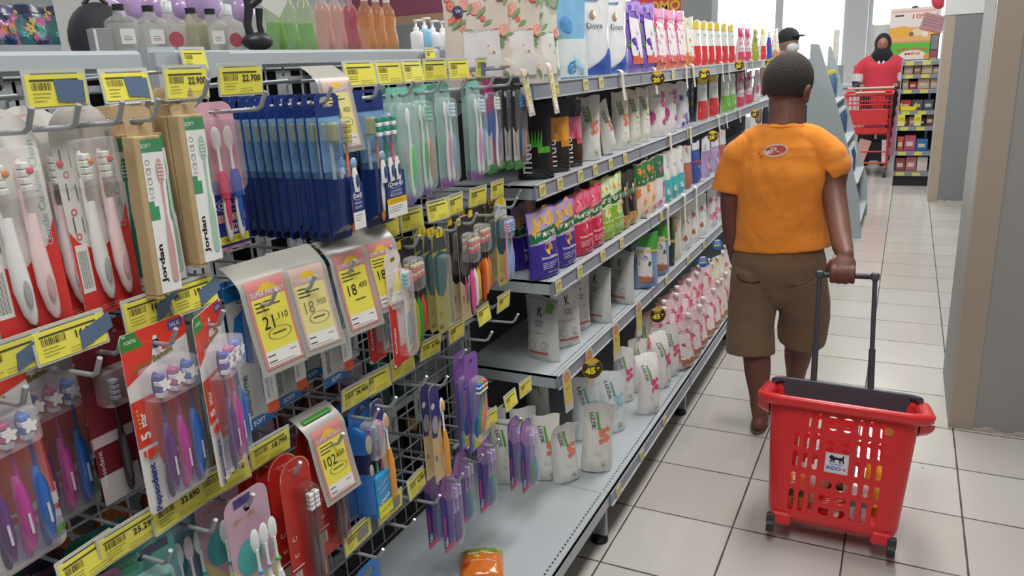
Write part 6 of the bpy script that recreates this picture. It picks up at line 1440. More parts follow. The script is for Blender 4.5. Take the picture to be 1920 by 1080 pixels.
# flatten the hem and sleeve ends
sh = merge(g, 'tshirt', boy, OR, .006, 4, bump=(.010, .10))
g = G(); g.tube([(.072*math.cos(a), .004+.068*math.sin(a), 1.095-.0*math.sin(a)) for a in [2*math.pi*k/24 for k in range(24)]], .004, OR, 6, closed=True); g.build('collar', sh)
def onmesh(o, lift=.0012):
    from mathutils.bvhtree import BVHTree
    bv = BVHTree.FromPolygons([v.co for v in o.data.vertices], [tuple(p.vertices) for p in o.data.polygons])
    def f(u, z, l=0):
        h = bv.ray_cast(Vector((u, -.5, z)), Vector((0, 1, 0)))[0]; return (u, (h.y if h else -.1)-lift-l, z)
    return f
fs_ = onmesh(sh); g = G(); a = Art(g, lambda u, z, l: fs_(u*1.15-.055, z*1.15-.086, l)); RDp = P('#c8503c', rough=.6)
a.disc((.035, .962), .034, P('#dcd2cc', rough=.6), rz=.018, rot=8, n=24); a.disc((.035, .962), .030, RDp, rz=.014, rot=8, n=24); a.quad((.012, .956), (.05, .952), (.052, .958), (.014, .962), WHT); a.text('R', (.034, .964), .016, P('#dcd2cc'), w=.026, rot=10, bold=.02); a.disc((-.012, .952), .003, P('#b8482c')); a.disc((-.004, .945), .004, P('#b8482c'))
g.build('back_print', sh)
# shorts
g = G(); BR = cloth('#7d6650', sc=7, st=.9)
limb(g, [(0, .0, .70), (0, .0, .62), (0, .004, .55)], [(.088, .142), (.105, .160), (.098, .150)], BR, seg=26, up=(0, 1, 0))
limb(g, [(-.072, 0, .59), (-.082, -.005, .48), (-.084, -.018, .38), (-.080, -.03, .278)], [(.096, .086), (.088, .086), (.082, .085), (.084, .088)], BR, seg=24, up=(0, 1, 0), ends=1)
limb(g, [(.074, .004, .59), (.088, .035, .48), (.088, .07, .40), (.082, .095, .305)], [(.098, .086), (.092, .088), (.084, .086), (.084, .086)], BR, seg=24, up=(0, 1, 0), ends=1)
so = merge(g, 'shorts', boy, BR, .006, 4, bump=(.012, .11))
fp_ = onmesh(so); g = G(); PKT = mat('#5c4a38', rough=.9)
for pts in ([(-.125, .585), (-.12, .572), (-.10, .563), (-.07, .562), (-.045, .57)], [(.04, .56), (.07, .563), (.10, .57), (.125, .585)]): g.tube([fp_(x, z) for x, z in pts], .0022, PKT, 5); g.build('pocket_seam', so)
g = G()
for fx, fy, sgn in ((-.028, -.09, -1), (.062, .16, 1)):
    g.prism([(fx-.03+.002*k, 0) for k in range(0)] or [(-.03, .0), (.03, .0), (.03, .016), (-.03, .016)], 0, 0, BLK) if 0 else None
    g.grid(lambda u, v: (fx+sgn*.004+(.030+.008*math.sin(v*3))*math.cos(2*math.pi*u), fy+.055+.10*math.sin(2*math.pi*u), .0+.014*v), 24, 1, mat('#6a5a4c'), wrapu=True)
    g.add([(fx+sgn*.004+.031*math.cos(2*math.pi*k/24), fy+.055+.10*math.sin(2*math.pi*k/24), .014) for k in range(24)], [tuple(range(24))], mat('#6a5a4c'))
g.build('sandals', boy)

# staff member far ahead -------------------------------------------------
SX, SY = -.30, 10.1
st = thing('person', 'shop worker in red polo shirt and black headscarf behind a red trolley', 'person', (SX, SY, 0)); SK2 = mat('#9a6a58', rough=.5, sss=.05)
g = G(); hc2 = Vector((0, 0, 1.36)); T2 = Matrix.Translation(hc2)
g.ell((0, 0, 0), (.072, .085, .10), SK2, T=T2, su=20, sv=14); g.ell((0, -.082, -.01), (.012, .014, .02), SK2, T=T2); g.ell((0, -.07, -.06), (.03, .02, .02), SK2, T=T2)
limb(g, [(0, 0, 1.3), (0, 0, 1.2), (0, 0, .95), (0, 0, .8)], [.05, (.1, .15), (.1, .14), (.11, .16)], SK2, up=(0, 1, 0))
for s_ in (-1, 1):
    limb(g, [(s_*.17, 0, 1.17), (s_*.22, -.02, 1.0), (s_*.21, -.08, .92), (s_*.17, -.28, .92)], [.045, .04, .036, .026], SK2)
    limb(g, [(s_*.09, 0, .8), (s_*.09, -.01, .45), (s_*.09, 0, .08)], [.09, .06, .04], SK2); limb(g, [(s_*.09, .02, .05), (s_*.09, -.12, .035)], [.04, .03], SK2)
    for k in range(4): limb(g, [(s_*.17-.02+.014*k, -.30, .93), (s_*.17-.02+.014*k, -.335, .925), (s_*.17-.02+.014*k, -.34, .90)], [.009, .009, .008], SK2, seg=8)
    limb(g, [(s_*.15, -.29, .92), (s_*.14, -.32, .91)], [.010, .008], SK2, seg=8)
merge(g, 'body', st, SK2, .009, 3)
g = G(); HJ = cloth('#23242c', sc=10); g.ell((0, .02, .01), (.092, .092, .12), HJ, T=T2, su=20, sv=14); limb(g, [(0, .0, 1.30), (0, -.01, 1.24), (0, -.01, 1.17)], [(.09, .09), (.11, .12), (.10, .10)], HJ, up=(0, 1, 0)); hj = merge(g, 'headscarf', st, HJ, .008, 3)
g = G(); g.ell((0, -.052, 0), (.056, .042, .078), SK2, T=T2, su=20, sv=14); g.ell((0, -.092, -.012), (.011, .012, .016), SK2, T=T2); g.build('face', st)
g = G()
for s_ in (-1, 1): g.ell((s_*.022, -.088, .012), (.009, .005, .005), BLK, T=T2)
g.ell((0, -.09, -.04), (.018, .005, .005), P('#8a4a48'), T=T2); g.build('eyes', st)
g = G(); RDs = cloth('#cf4152', sc=8, st=.3); limb(g, [(0, 0, 1.22), (0, 0, 1.12), (0, 0, .95), (0, 0, .72)], [(.08, .12), (.12, .20), (.12, .18), (.14, .20)], RDs, seg=24, up=(0, 1, 0))
for s_ in (-1, 1): limb(g, [(s_*.13, 0, 1.18), (s_*.2, 0, 1.12), (s_*.235, -.01, 1.03)], [.07, .07, .065], RDs)
merge(g, 'polo_shirt', st, RDs, .009, 4)
g = G()
for s_ in (-1, 1): g.tube([(s_*.233, -.01, 1.045), (s_*.242, -.02, .96)], [.07, .066], P('#d9d2d4', rough=.8), 16)
g.build('white_cuffs', st)
g = G()
for s_ in (-1, 1): limb(g, [(s_*.24, -.02, .97), (s_*.235, -.06, .91), (s_*.19, -.24, .92)], [.055, .05, .04], P('#2a2c38', rough=.8))
g.build('black_sleeves', st)
g = G(); g.tube([(-.05, -.085, 1.21), (-.02, -.11, 1.15)], [(.02, .006)]*2, P('#d8d4d4'), 6); g.tube([(.05, -.085, 1.21), (.02, -.11, 1.15)], [(.02, .006)]*2, P('#d8d4d4'), 6); g.build('collar', st)
g = G(); TR = P('#22222a', rough=.8)
for s_ in (-1, 1): limb(g, [(s_*.08, 0, .78), (s_*.1, 0, .45), (s_*.1, 0, .09)], [.125, .095, .075], TR)
g.build('trousers', st)
g = G()
for s_ in (-1, 1): g.ell((s_*.095, -.05, .035), (.045, .12, .04), BLK)
g.build('shoes', st)
# shopper with black cap beyond the pouch shelves
px_ = at(1478, 92, Y=7.4); sp2 = thing('person', 'person with black cap and white face mask partly hidden beyond the pouch shelves', 'person', (px_.x, 7.4, 0))
g = G(); T3 = Matrix.Translation((0, 0, 1.42)) @ Matrix.Rotation(R(60), 4, 'Z'); SK3 = mat('#9a7a68')
g.ell((0, 0, 0), (.075, .09, .105), SK3, T=T3, su=20, sv=14); g.ell((0, -.09, -.02), (.012, .014, .02), SK3, T=T3)
limb(g, [(0, 0, 1.36), (0, 0, 1.24), (0, 0, 1.0), (0, 0, .85)], [.05, (.1, .17), (.11, .16), (.12, .17)], SK3, up=(0, 1, 0))
for s_ in (-1, 1): limb(g, [(s_*.18, 0, 1.22), (s_*.24, 0, .98), (s_*.22, -.06, .75)], [.05, .04, .03], SK3); limb(g, [(s_*.09, 0, .85), (s_*.09, 0, .06)], [.09, .045], SK3)
merge(g, 'body', sp2, SK3, .01, 3)
g = G(); g.ell((0, .005, .035), (.084, .098, .085), P('#2a2e30', rough=.8), T=T3, su=20, sv=12); g.ell((0, -.1, .045), (.06, .06, .01), P('#2a2e30', rough=.8), T=T3); g.build('cap', sp2)
g = G(); g.ell((0, -.045, -.045), (.066, .056, .052), P('#dfe3e6', rough=.8), T=T3, su=16, sv=10); g.build('face_mask', sp2)
g = G(); limb(g, [(0, 0, 1.28), (0, 0, 1.2), (0, 0, .95), (0, 0, .78)], [(.08, .1), (.13, .2), (.13, .18), (.14, .19)], P('#9fb0b4', rough=.8), up=(0, 1, 0)); g.build('shirt', sp2)
g = G()
for s_ in (-1, 1): limb(g, [(s_*.09, 0, .82), (s_*.1, 0, .08)], [.11, .07], P('#3a4048', rough=.8))
g.build('trousers', sp2)
# ---------------------------------------------------------------- red pull basket
def boolean(g, cut, name, parent, m):
    def ob(q):
        me = bpy.data.meshes.new('t'); me.from_pydata(q.v, [], q.f); me.update(); o = bpy.data.objects.new('t', me); COL.objects.link(o); return o
    a, b = ob(g), ob(cut); md = a.modifiers.new('b', 'BOOLEAN'); md.operation = 'DIFFERENCE'; md.object = b; md.solver = 'EXACT'; md.use_self = True
    bpy.context.view_layer.update(); me = bpy.data.meshes.new_from_object(a.evaluated_get(bpy.context.evaluated_depsgraph_get()))
    bpy.data.objects.remove(a); bpy.data.objects.remove(b); me.materials.clear(); me.materials.append(m); me.polygons.foreach_set('material_index', [0]*len(me.polygons)); me.name = name
    o = bpy.data.objects.new(name, me); COL.objects.link(o); o.parent = parent; return o
RED = mat('#e23237', rough=.32, coat=.15); BKH = mat('#454752', rough=.45)
bk = thing('pull_basket', 'red plastic wheeled basket with long dark handle and white logo label', 'basket', (-.095, 1.95, .045)); bk.rotation_euler = (R(-15), R(1.5), R(1.5)); bk.scale = (1.02, .85, .96)
def rr4(hx, hy, r_, z, n=5):
    return [(p[0], p[1], z) for p in arc(-hx+r_, -hy+r_, r_, 180, 270, n)+arc(hx-r_, -hy+r_, r_, 270, 360, n)+arc(hx-r_, hy-r_, r_, 0, 90, n)+arc(-hx+r_, hy-r_, r_, 90, 180, n)]
DY = .155
def shell(g, rings, m, close=True):
    k = len(rings[0]); vs = [p for r_ in rings for p in r_]; fs = [(i*k+j, i*k+(j+1) % k, (i+1)*k+(j+1) % k, (i+1)*k+j) for i in range(len(rings)-1) for j in range(k)]
    fs += [tuple(range(k-1, -1, -1)), tuple(range((len(rings)-1)*k, len(rings)*k))]; g.add(vs, fs, m, False)
g = G(); out = [(.142, .092, .03, .040), (.158, .108, .04, .052), (.163, .113, .042, .07), (.185, .135, .045, .395)]
rings = [[(x, y+DY, z) for x, y, z in rr4(a, b, c, d)] for a, b, c, d in out]+[[(x, y+DY, z) for x, y, z in rr4(a-.003, b-.003, c, d)] for a, b, c, d in out[::-1][:-1]]+[[(x, y+DY, z) for x, y, z in rr4(.14, .09, .03, .046)]]
shell(g, rings, RED)
cut = G(); SX_ = (-.104, -.079, -.054); DXX = (.050, .076, .102)
def slotc(x, z0, z1, w=.013): cut.prism(rrect(x-w/2, z0, x+w/2, z1, w*.45, n=3), -.1, DY*2+.1, RED)
for i, x in enumerate(SX_+DXX):
    if i == 0: slotc(x, .352, .366, .012)
    else: slotc(x, .325, .368)
    slotc(x, .262, .312); slotc(x, .205, .25)
    slotc(x, .152, .188); slotc(x, .075, .138)
for x in (-.020, .018):
    cut.prism(arc(x, .352, .0165, 0, 345, 23, rz=.014), -.1, DY*2+.1, RED)
    cut.prism(rrect(x-.014, .322, x+.014, .331, .004, n=2), -.1, DY*2+.1, RED)
    for z in (.290, .270): cut.prism(arc(x, z, .0105, 0, 330, 11, rz=.0075), -.1, DY*2+.1, RED)
    for z in (.168, .128, .090): cut.prism(arc(x, z, .0145, 0, 345, 23, rz=.0135), -.1, DY*2+.1, RED)
wall = boolean(g, cut, 'basket_body', bk, RED)
g = G(); rim = [(.187, .137, .046, .372), (.216, .166, .06, .385), (.219, .169, .062, .402), (.213, .163, .06, .410), (.190, .140, .05, .408), (.183, .133, .045, .396)]
k = 24; rgs = [[(x, y+DY, z) for x, y, z in rr4(*q)] for q in rim]; kk = len(rgs[0]); vs = [p for r_ in rgs for p in r_]
g.add(vs, [(i*kk+j, i*kk+(j+1) % kk, ((i+1) % 6)*kk+(j+1) % kk, ((i+1) % 6)*kk+j) for i in range(6) for j in range(kk)], RED, True)
for s_ in (-1, 1): g.grid(lambda u, v: (s_*(.187+.036*math.sin(math.pi*v)**.6*(1-.15*v)), DY-.095+.19*u, .378-.05*v*math.sin(math.pi*u)**.5), 12, 6, RED)
g.build('rim', bk)
g = G(); 
for s_ in (-1, 1): g.box((s_*.125, DY-.098, .045), (.05, .05, .035), RED, b=.006)
g.box((0, DY, .038), (.26, .17, .008), RED, b=.003); g.build('underframe', bk)
for x in (-.150, .150):
    g = G(); g.tube([(x-.009, .035, .019), (x+.009, .035, .019)], .019, mat('#26272b', rough=.5), 18); w_ = g.build('wheel', bk); g = G(); g.box((x, .04, .04), (.022, .03, .03), mat('#3c3e46'), b=.003); g.build('fork', w_)
for x in (-.12, .12):
    g = G(); g.tube([(x-.008, DY*2-.04, .032), (x+.008, DY*2-.04, .032)], .017, mat('#26272b', rough=.5), 18); g.build('wheel', bk)
inv = (Matrix.Translation((-.095, 1.95, .045)) @ Matrix.Rotation(R(1.5), 4, 'Z') @ Matrix.Rotation(R(1.5), 4, 'Y') @ Matrix.Rotation(R(-15), 4, 'X') @ Matrix.Diagonal((1.02, .85, .96, 1))).inverted()
def L_(px, py, Y): return inv @ at(px, py, Y=Y)
g = G(); q = [(x, y+DY, z) for x, y, z in rr4(.192, .142, .052, .415, 6)]; back = sorted([p for p in q if p[1] > DY+.02], key=lambda p: math.atan2(p[1]-DY, p[0])); g.tube([(p[0]*1.0, p[1], p[2]+.002) for p in back], .011, BKH, 8, flat=.8); g.prism(rrect(-.172, .338, .172, .418, .02, n=4), DY+.122, DY+.134, BKH); g.prism(rrect(-.196, .408, .196, .424, .006, n=3), DY+.128, DY+.15, BKH); g.build('handle_collar', bk)
tl, tr = L_(1537, 515, HY), L_(1641, 519, HY); bl_, br_ = L_(1525, 722, 2.30), L_(1632, 736, 2.30)
for a_, b2 in ((tl, bl_), (tr, br_)):
    g = G(); mid = a_*.35+b2*.65; g.tube([a_, mid], .0065, BKH, 10); g.tube([mid+(a_-mid)*.04, b2, b2+(b2-mid)*.3], .009, BKH, 10); g.build('rod', bk)
g = G(); g.tube([tl, tr], .0085, mat('#34363e', rough=.5), 12); g.build('grip', bk)
for a_ in (tl, tr): g = G(); g.box(tuple(a_), (.024, .022, .026), BKH, b=.005); g.build('corner_joint', bk)
# logo
g = G(); fz = lambda z: DY-.113-.022*(z-.07)/.325
g.grid(lambda u, v: ((u-.5)*.058, fz(.205+.058*v)-.0012, .205+.058*v), 1, 1, P('#d9cdd8', rough=.4)); a = Art(g, lambda u, z, l: (u, fz(z)-.0014-l, z))
a.rect(-.026, .208, .026, .260, P('#e6dfe8')); LZ = .245
lion = [(-.017, .255), (-.014, .257), (-.010, .2555), (-.006, .252), (.006, .2515), (.012, .253), (.014, .257), (.012, .2575), (.0125, .2585), (.017, .258), (.0165, .250), (.0165, .243), (.019, .236), (.015, .2355), (.0135, .241), (.010, .2445), (.009, .2385), (.011, .2355), (.006, .2355), (.006, .2415), (.003, .245), (-.005, .2445), (-.006, .2385), (-.0035, .2355), (-.009, .2355), (-.0095, .241), (-.012, .2405), (-.0135, .2355), (-.0185, .2355), (-.0155, .240), (-.016, .2455), (-.019, .2475), (-.0195, .251)]
a.poly(lion, BLK); a.text('SUPER', (0, .2305), .005, P('#3f7ac4'), w=.034, bold=.02); a.text('INDO', (-.006, .2195), .011, P('#2f66b8'), w=.036, bold=.04); a.disc((.020, .219), .004, P('#e0707c')); g.build('logo_label', bk)
g = G(); g.ell((.115, fz(.35)-.0005, .348), (.013, .0012, .012), P('#d8763c', rough=.6)); g.build('sticker_residue', bk)
# goods in the basket
wm = inv.inverted()
def inb(name, label, cat, p, build, rz=0):
    w3 = wm @ Vector(p); t = thing(name, label, cat, tuple(w3)); t.rotation_euler = (R(-15), 0, R(rz)); build(t); return t
def pk(c, c2, w, h, d):
    def f(t):
        g = G(); g.grid(lambda u, v: (w*(u-.5), -d*math.sin(math.pi*u)**.5*math.sin(math.pi*v)**.5+.0015*math.sin(u*30), h*v), 10, 10, P(c, **GLOSS), pick=lambda u, v: P(c2, **GLOSS) if .35 < v < .62 else P(c, **GLOSS)); g.grid(lambda u, v: (w*(.5-u), d*math.sin(math.pi*u)**.5*math.sin(math.pi*v)**.5, h*v), 10, 10, P(c, **GLOSS)); g.build('wrapper', t)
        g = G(); a = Art(g, y=-d*1.02); a.disc((0, h*.3), w*.16, P(c2)); a.lines(-w*.25, w*.25, h*.75, P('#f2f0ea'), 3, .006, .002); g.build('print', t)
    return f
inb('snack_packet', 'orange packet in the lower left of the red basket', 'snack packet', (-.095, DY-.06, .062), pk('#d8703c', '#3f5a34', .07, .11, .022), 8)
inb('snack_packet', 'cream packet at the left inside the red basket', 'snack packet', (-.055, DY-.02, .062), pk('#d8cbb8', '#c8a088', .08, .13, .025), -10)
inb('snack_packet', 'red packet at the bottom centre of the red basket', 'snack packet', (.005, DY-.07, .062), pk('#d83c38', '#e8c8b8', .09, .08, .024), 4)
inb('snack_packet', 'golden yellow packet at the right inside the red basket', 'snack packet', (.105, DY-.035, .08), pk('#e0a82c', '#e8c84a', .075, .15, .024), -12)
inb('snack_packet', 'white striped packet right of centre in the red basket', 'snack packet', (.062, DY-.06, .062), pk('#dcdcd8', '#8a8c8c', .075, .12, .022), 6)
inb('snack_packet', 'dark olive packet behind the logo in the red basket', 'snack packet', (.0, DY+.01, .062), pk('#6a5a3c', '#2f3a2c', .09, .13, .024), 0)

# ---------------------------------------------------------------- supermarket trolley with the worker
CR = mat('#d83c3a', rough=.4); ct = thing('shopping_trolley', 'large red supermarket trolley pushed by the worker in red', 'trolley', (-.375, 9.36, 0)); 
g = G(); w2, d2 = .235, .32
for z in (.46, .56, .66, .76, .86):
    k_ = 1-(.86-z)*.25; g.tube([(-w2*k_, -d2*k_, z), (w2*k_, -d2*k_, z), (w2*k_, d2*k_, z), (-w2*k_, d2*k_, z)], .007 if z < .85 else .013, CR, 6, closed=True)
for x in [(-1+.2*k) for k in range(11)]:
    for yy in (-1, 1): g.tube([(x*w2, yy*d2, .86), (x*w2*.9, yy*d2*.9, .46)], .003, CR, 5)
for y in [(-1+.25*k) for k in range(9)]:
    for xx in (-1, 1): g.tube([(xx*w2, y*d2, .86), (xx*w2*.9, y*d2*.9, .46)], .003, CR, 5)
g.box((0, 0, .455), (w2*1.8, d2*1.8, .012), CR); g.build('wire_basket', ct)
g = G(); g.box((0, -d2*.97, .63), (w2*1.78, .012, .16), CR, b=.004); g.box((0, -d2*.92, .49), (w2*1.7, .012, .06), CR, b=.004); g.build('front_panel', ct)
g = G(); g.tube([(-w2, d2+.02, .9), (w2, d2+.02, .9)], .014, mat('#c8b8a8')); g.tube([(-w2*.5, -d2-.005, .885), (w2*.7, -d2-.005, .885)], .010, P('#d0b89c')); g.build('push_bar', ct)
g = G()
for xx in (-1, 1):
    g.tube([(xx*w2*.95, -d2*.9, .46), (xx*w2*.98, -d2*.9, .12)], .011, CR); g.tube([(xx*w2*.95, d2*.9, .86), (xx*w2*.95, d2*.95, .12)], .011, CR); g.tube([(xx*w2*.98, -d2*.9, .14), (xx*w2*.95, d2*.95, .14)], .011, CR)
for yy, z in ((-d2*.9, .15), (-d2*.9, .27), (d2*.9, .15)): g.tube([(-w2*.95, yy, z), (w2*.95, yy, z)], .009, CR)
g.build('frame', ct)
for xx in (-1, 1):
    for yy in (-.27, .29):
        g = G(); x = xx*w2*.92; g.tube([(x-.014, yy-.02, .05), (x+.014, yy-.02, .05)], .05, mat('#3c3c3e', rough=.6), 18); w_ = g.build('wheel', ct); g = G(); g.tube([(x-.018, yy-.02, .05), (x+.018, yy-.02, .05)], .02, mat('#b8b8b8')); g.box((x, yy, .11), (.036, .04, .03), STEEL); g.build('hub', w_)
def item(name, label, cat, loc, box, c, rot=(0, 0, 0), b=.004, part='panel'):
    t = thing(name, label, cat, loc, rot=rot); g = G(); g.box((0, 0, box[2]/2), box, P(c, rough=.6), b=b); g.build(part, t); return t
item('black_crate', 'black crate on the lower tray of the trolley, left', 'crate', (-.50, 9.30, .16), (.16, .3, .2), '#22232a')
item('black_crate', 'black crate on the lower tray of the trolley, right', 'crate', (-.25, 9.36, .16), (.18, .3, .2), '#22232a')
item('pink_board', 'pale pink slanted board across the front of the lower tray', 'board', (-.43, 9.12, .15), (.12, .015, .25), '#e4b4ac', rot=(R(-6), R(16), 0))
item('white_card', 'white card standing at the right end of the lower tray', 'card', (-.165, 9.12, .15), (.06, .008, .24), '#eceeee', rot=(R(-5), R(-3), 0))
t = thing('purple_roll', 'long crinkled mauve roll leaning on the right side of the trolley', 'roll', (-.10, 9.12, .22), rot=(R(-4), R(5), 0)); g = G(); g.grid(lambda u, v: ((.04+.006*math.sin(v*40+u*9))*math.cos(6.283*u)*(1 if v < .9 else 1-(v-.9)*5), .04*math.sin(6.283*u), .68*v), 12, 40, P('#b47a9c', rough=.4), wrapu=True); g.build('wrap', t)
t = thing('plastic_bag', 'clear shiny plastic bag hanging over the left front corner of the trolley', 'bag', (-.57, 9.08, .86)); g = G(); g.grid(lambda u, v: (.16*(u-.4)+.01*math.sin(v*9), -.03-.02*math.sin(u*5)+.012*math.sin(v*12), -.42*v*(.6+.4*math.sin(u*2.6))+.02), 12, 16, clear('#f0d8d4', .7, .05)); g.build('film', t)
t = thing('parcel', 'white wrapped parcel in the lower part of the trolley basket', 'parcel', (-.45, 9.35, .47)); g = G(); g.ell((0, 0, .05), (.06, .06, .05), P('#cfccca')); g.build('wrapper', t)
t = thing('parcel', 'purple parcel near the top of the trolley basket', 'parcel', (-.33, 9.45, .468)); g = G(); g.box((0, 0, .11), (.26, .2, .22), P('#8a4a7a'), b=.02); g.build('wrapper', t)
# ---------------------------------------------------------------- goods shelf, posters, end panel
gx0, gx1, gy = -.07, .262, 8.5
gs = thing('goods_shelf', 'narrow grey goods shelf beside the farther pillar', 'shelf unit', (gx0, gy, 0)); g = G(); W_ = gx1-gx0
for x in (0, W_): g.box((x, .2, .6), (.012, .42, 1.2), mat('#9ea3a6'))
g.box((W_/2, .4, .6), (W_, .01, 1.2), mat('#5a5652')); g.build('frame', gs)
GZ = (.14, .34, .58, .73, .93, 1.07, 1.19)
for z in GZ:
    g = G(); g.box((W_/2, .2, z-.006), (W_-.014, .4, .012), mat('#9ea3a6')); g.box((W_/2, -.004, z-.02), (W_, .008, .04), mat('#8c94a0')); s_ = g.build('shelf', gs)
    g = G(); a = Art(g, y=-.009)
    for x in (.03, .17): a.rect(x, z-.038, x+.07, z-.004, P('#dcd870'))
    g.build('price_labels', s_)
g = G(); g.box((W_/2, .05, .06), (W_, .02, .11), mat('#2a2a2c')); g.build('kick_plate', gs)
rn = random.Random(5); GC = [['#a85a5a', '#c87a80', '#e8e4e2'], ['#d8684c', '#c85a80', '#3a7ac0', '#e0b83c'], ['#8a5048', '#c09090', '#4a3a3c'], ['#c8404a', '#5a6470', '#5a6470'], ['#e0b89c', '#c8483c', '#e4bca0'], ['#d8b8a0', '#b87850', '#e8c8a4']]
nm = ('bottom', 'second', 'third', 'fourth', 'fifth', 'sixth')
for li, z in enumerate(GZ[:6]):
    gap = GZ[li+1]-z; x = .012; i = 0
    while x < W_-.05:
        w_ = min(rn.uniform(.06, .11), W_-.01-x); h_ = gap*rn.uniform(.45, .72)
        t = thing('goods_box', '%s packed box on the %s shelf beside the farther pillar, %s from left' % ({0: 'small', 1: 'coloured'}[li % 2], nm[li], ORD[i]), 'box', (gx0+x+w_/2, gy+.06, z+.0005), group='small packed goods on the narrow grey shelf')
        c = GC[li][i % len(GC[li])]; g = G(); g.box((0, .04, h_/2), (w_-.006, .1, h_), P(c, rough=.5), b=.004); g.build('carton', t); g = G(); a = Art(g, y=-.0102); a.rect(-w_*.3, h_*.3, w_*.25, h_*.6, P('#e8dcc8')); g.build('print', t)
        x += w_; i += 1
t = thing('yellow_tray', 'bright yellow plastic tray on the fourth shelf beside the pillar', 'tray', (gx0+.085, gy-.0, .7305)); g = G(); YT = P('#f0dc20'); g.box((0, .02, .01), (.14, .05, .02), YT, b=.003); g.box((-.065, .02, .035), (.014, .05, .07), YT, b=.003); g.box((.065, .02, .035), (.014, .05, .07), YT, b=.003); g.box((0, -.0, .03), (.12, .008, .02), YT); g.build('frame', t)
for i, x in enumerate((.035, .175)):
    t = thing('yellow_card', 'yellow price card hanging under the fourth shelf, %s one' % ('left', 'right')[i], 'price card', (gx0+x, gy-.013, .70), group='yellow price cards on the narrow shelf'); g = G(); g.prism(rrect(-.03, -.115, .03, 0, .006, n=2), 0, .001, P('#ece04c')); a = Art(g); a.text('19', (0, -.05), .03, DGR); a.rect(-.028, -.11, .028, -.085, P('#e4e0d0')); g.build('card', t)
# posters behind
pc = at(1711, 90, Y=10.75); t = thing('poster', 'large food poster with orange top and green band above the goods shelf', 'poster', (pc.x, 10.75, pc.z-.33)); t.scale = (1.34, 1, 1.36); g = G(); g.box((0, 0, .27), (.40, .012, .62), P('#ece4d8', rough=.5)); a = Art(g, y=-.0065)
a.rect(-.2, .42, .2, .58, P('#f4ece6')); a.rect(-.16, .51, -.09, .525, P('#3a4a48')); a.text('10%', (.04, .505), .04, P('#d8604c'), w=.12, bold=.02); a.rect(-.19, .54, .16, .56, P('#f2c4b8'))
a.rect(-.2, .30, .2, .42, P('#f0c070')); a.disc((-.1, .38), .1, P('#f4b850'), rz=.05); a.disc((.03, .375), .05, P('#ede0c0'), rz=.03); a.disc((-.02, .36), .02, P('#8a7a50')); a.disc((.09, .355), .025, P('#f2eee4')); a.rect(-.2, .29, .2, .305, P('#e8a078'))
a.rect(-.2, .12, .2, .29, P('#5ec848')); a.disc((.0, .06), .17, P('#f2eee6'), rz=.17, n=30); a.text('BAKU BUANG', (0, .235), .03, P('#d8544c'), w=.24, bold=.03); a.text('MINI', (0, .195), .022, P('#d8544c'), w=.12, bold=.02)
a.rect(-.2, -.04, .2, .10, P('#f0ead8')); a.text('100', (.02, .09), .055, P('#e8dcc8'), w=.12, bold=.05); a.text('100', (.02, .09), .05, P('#8a4a3c'), w=.11); a.disc((-.12, .06), .035, P('#4a5a48'), rz=.018); a.disc((.13, .17), .04, P('#e8a850'), rz=.025, rot=20); a.disc((.1, .04), .05, P('#e8b060'), rz=.03)
g.build('sheet', t); g = G(); g.box((.0, .012, -.5), (.03, .012, 1.1), STEEL); g.build('stand', t)
t = thing('poster_clip', 'black clip on top of the food poster', 'clip', (pc.x-.01, 10.74, pc.z-.33+.58*1.36)); g = G(); g.box((0, 0, .006), (.07, .02, .012), BLK); g.prism([(-.012, .012), (.012, .012), (0, .03)], -.004, .004, BLK); g.build('jaw', t)
t = thing('hanging_sign', 'tilted mauve sign board with red edge hanging by the farther pillar', 'sign', (.155, 8.3, 1.52), rot=(0, R(16), 0)); g = G(); g.box((0, 0, .0), (.19, .012, .15), P('#b48a90', rough=.5)); a = Art(g, y=-.0065)
for k in range(4): a.rect(-.08, .045-.025*k, .08, .05-.025*k, P('#9a6a74'))
a.rect(-.095, -.075, .095, -.068, P('#d8404c')); g.build('board', t)
g = G(); g.tube([(0, 0, .07), (.02, 0, 1.48)], .002, BLK, 5); g.build('hanging_wire', t)
t = thing('red_bag', 'red and pink bag hanging above the tilted sign', 'bag', (.19, 8.42, 1.66)); g = G(); g.ell((0, 0, .07), (.07, .05, .09), P('#d8485c', rough=.5)); g.build('bag_body', t); g = G(); g.tube([(0, 0, .15), (0, 0, 1.38)], .002, BLK, 5); g.build('hanging_wire', t)
t = thing('framed_picture', 'narrow framed picture between the poster and the farther pillar', 'picture', (.19, 8.70, 1.13)); g = G(); g.box((0, 0, .15), (.075, .015, .30), P('#4a3c3c')); a = Art(g, y=-.008); a.rect(-.03, .16, .03, .29, P('#8a9488')); a.rect(-.03, .09, .03, .15, P('#a85a6c')); a.rect(-.03, .01, .03, .085, P('#a8a070')); g.build('frame', t); g = G(); g.box((0, .01, -.5), (.02, .01, 1.26), STEEL); g.build('stand', t)
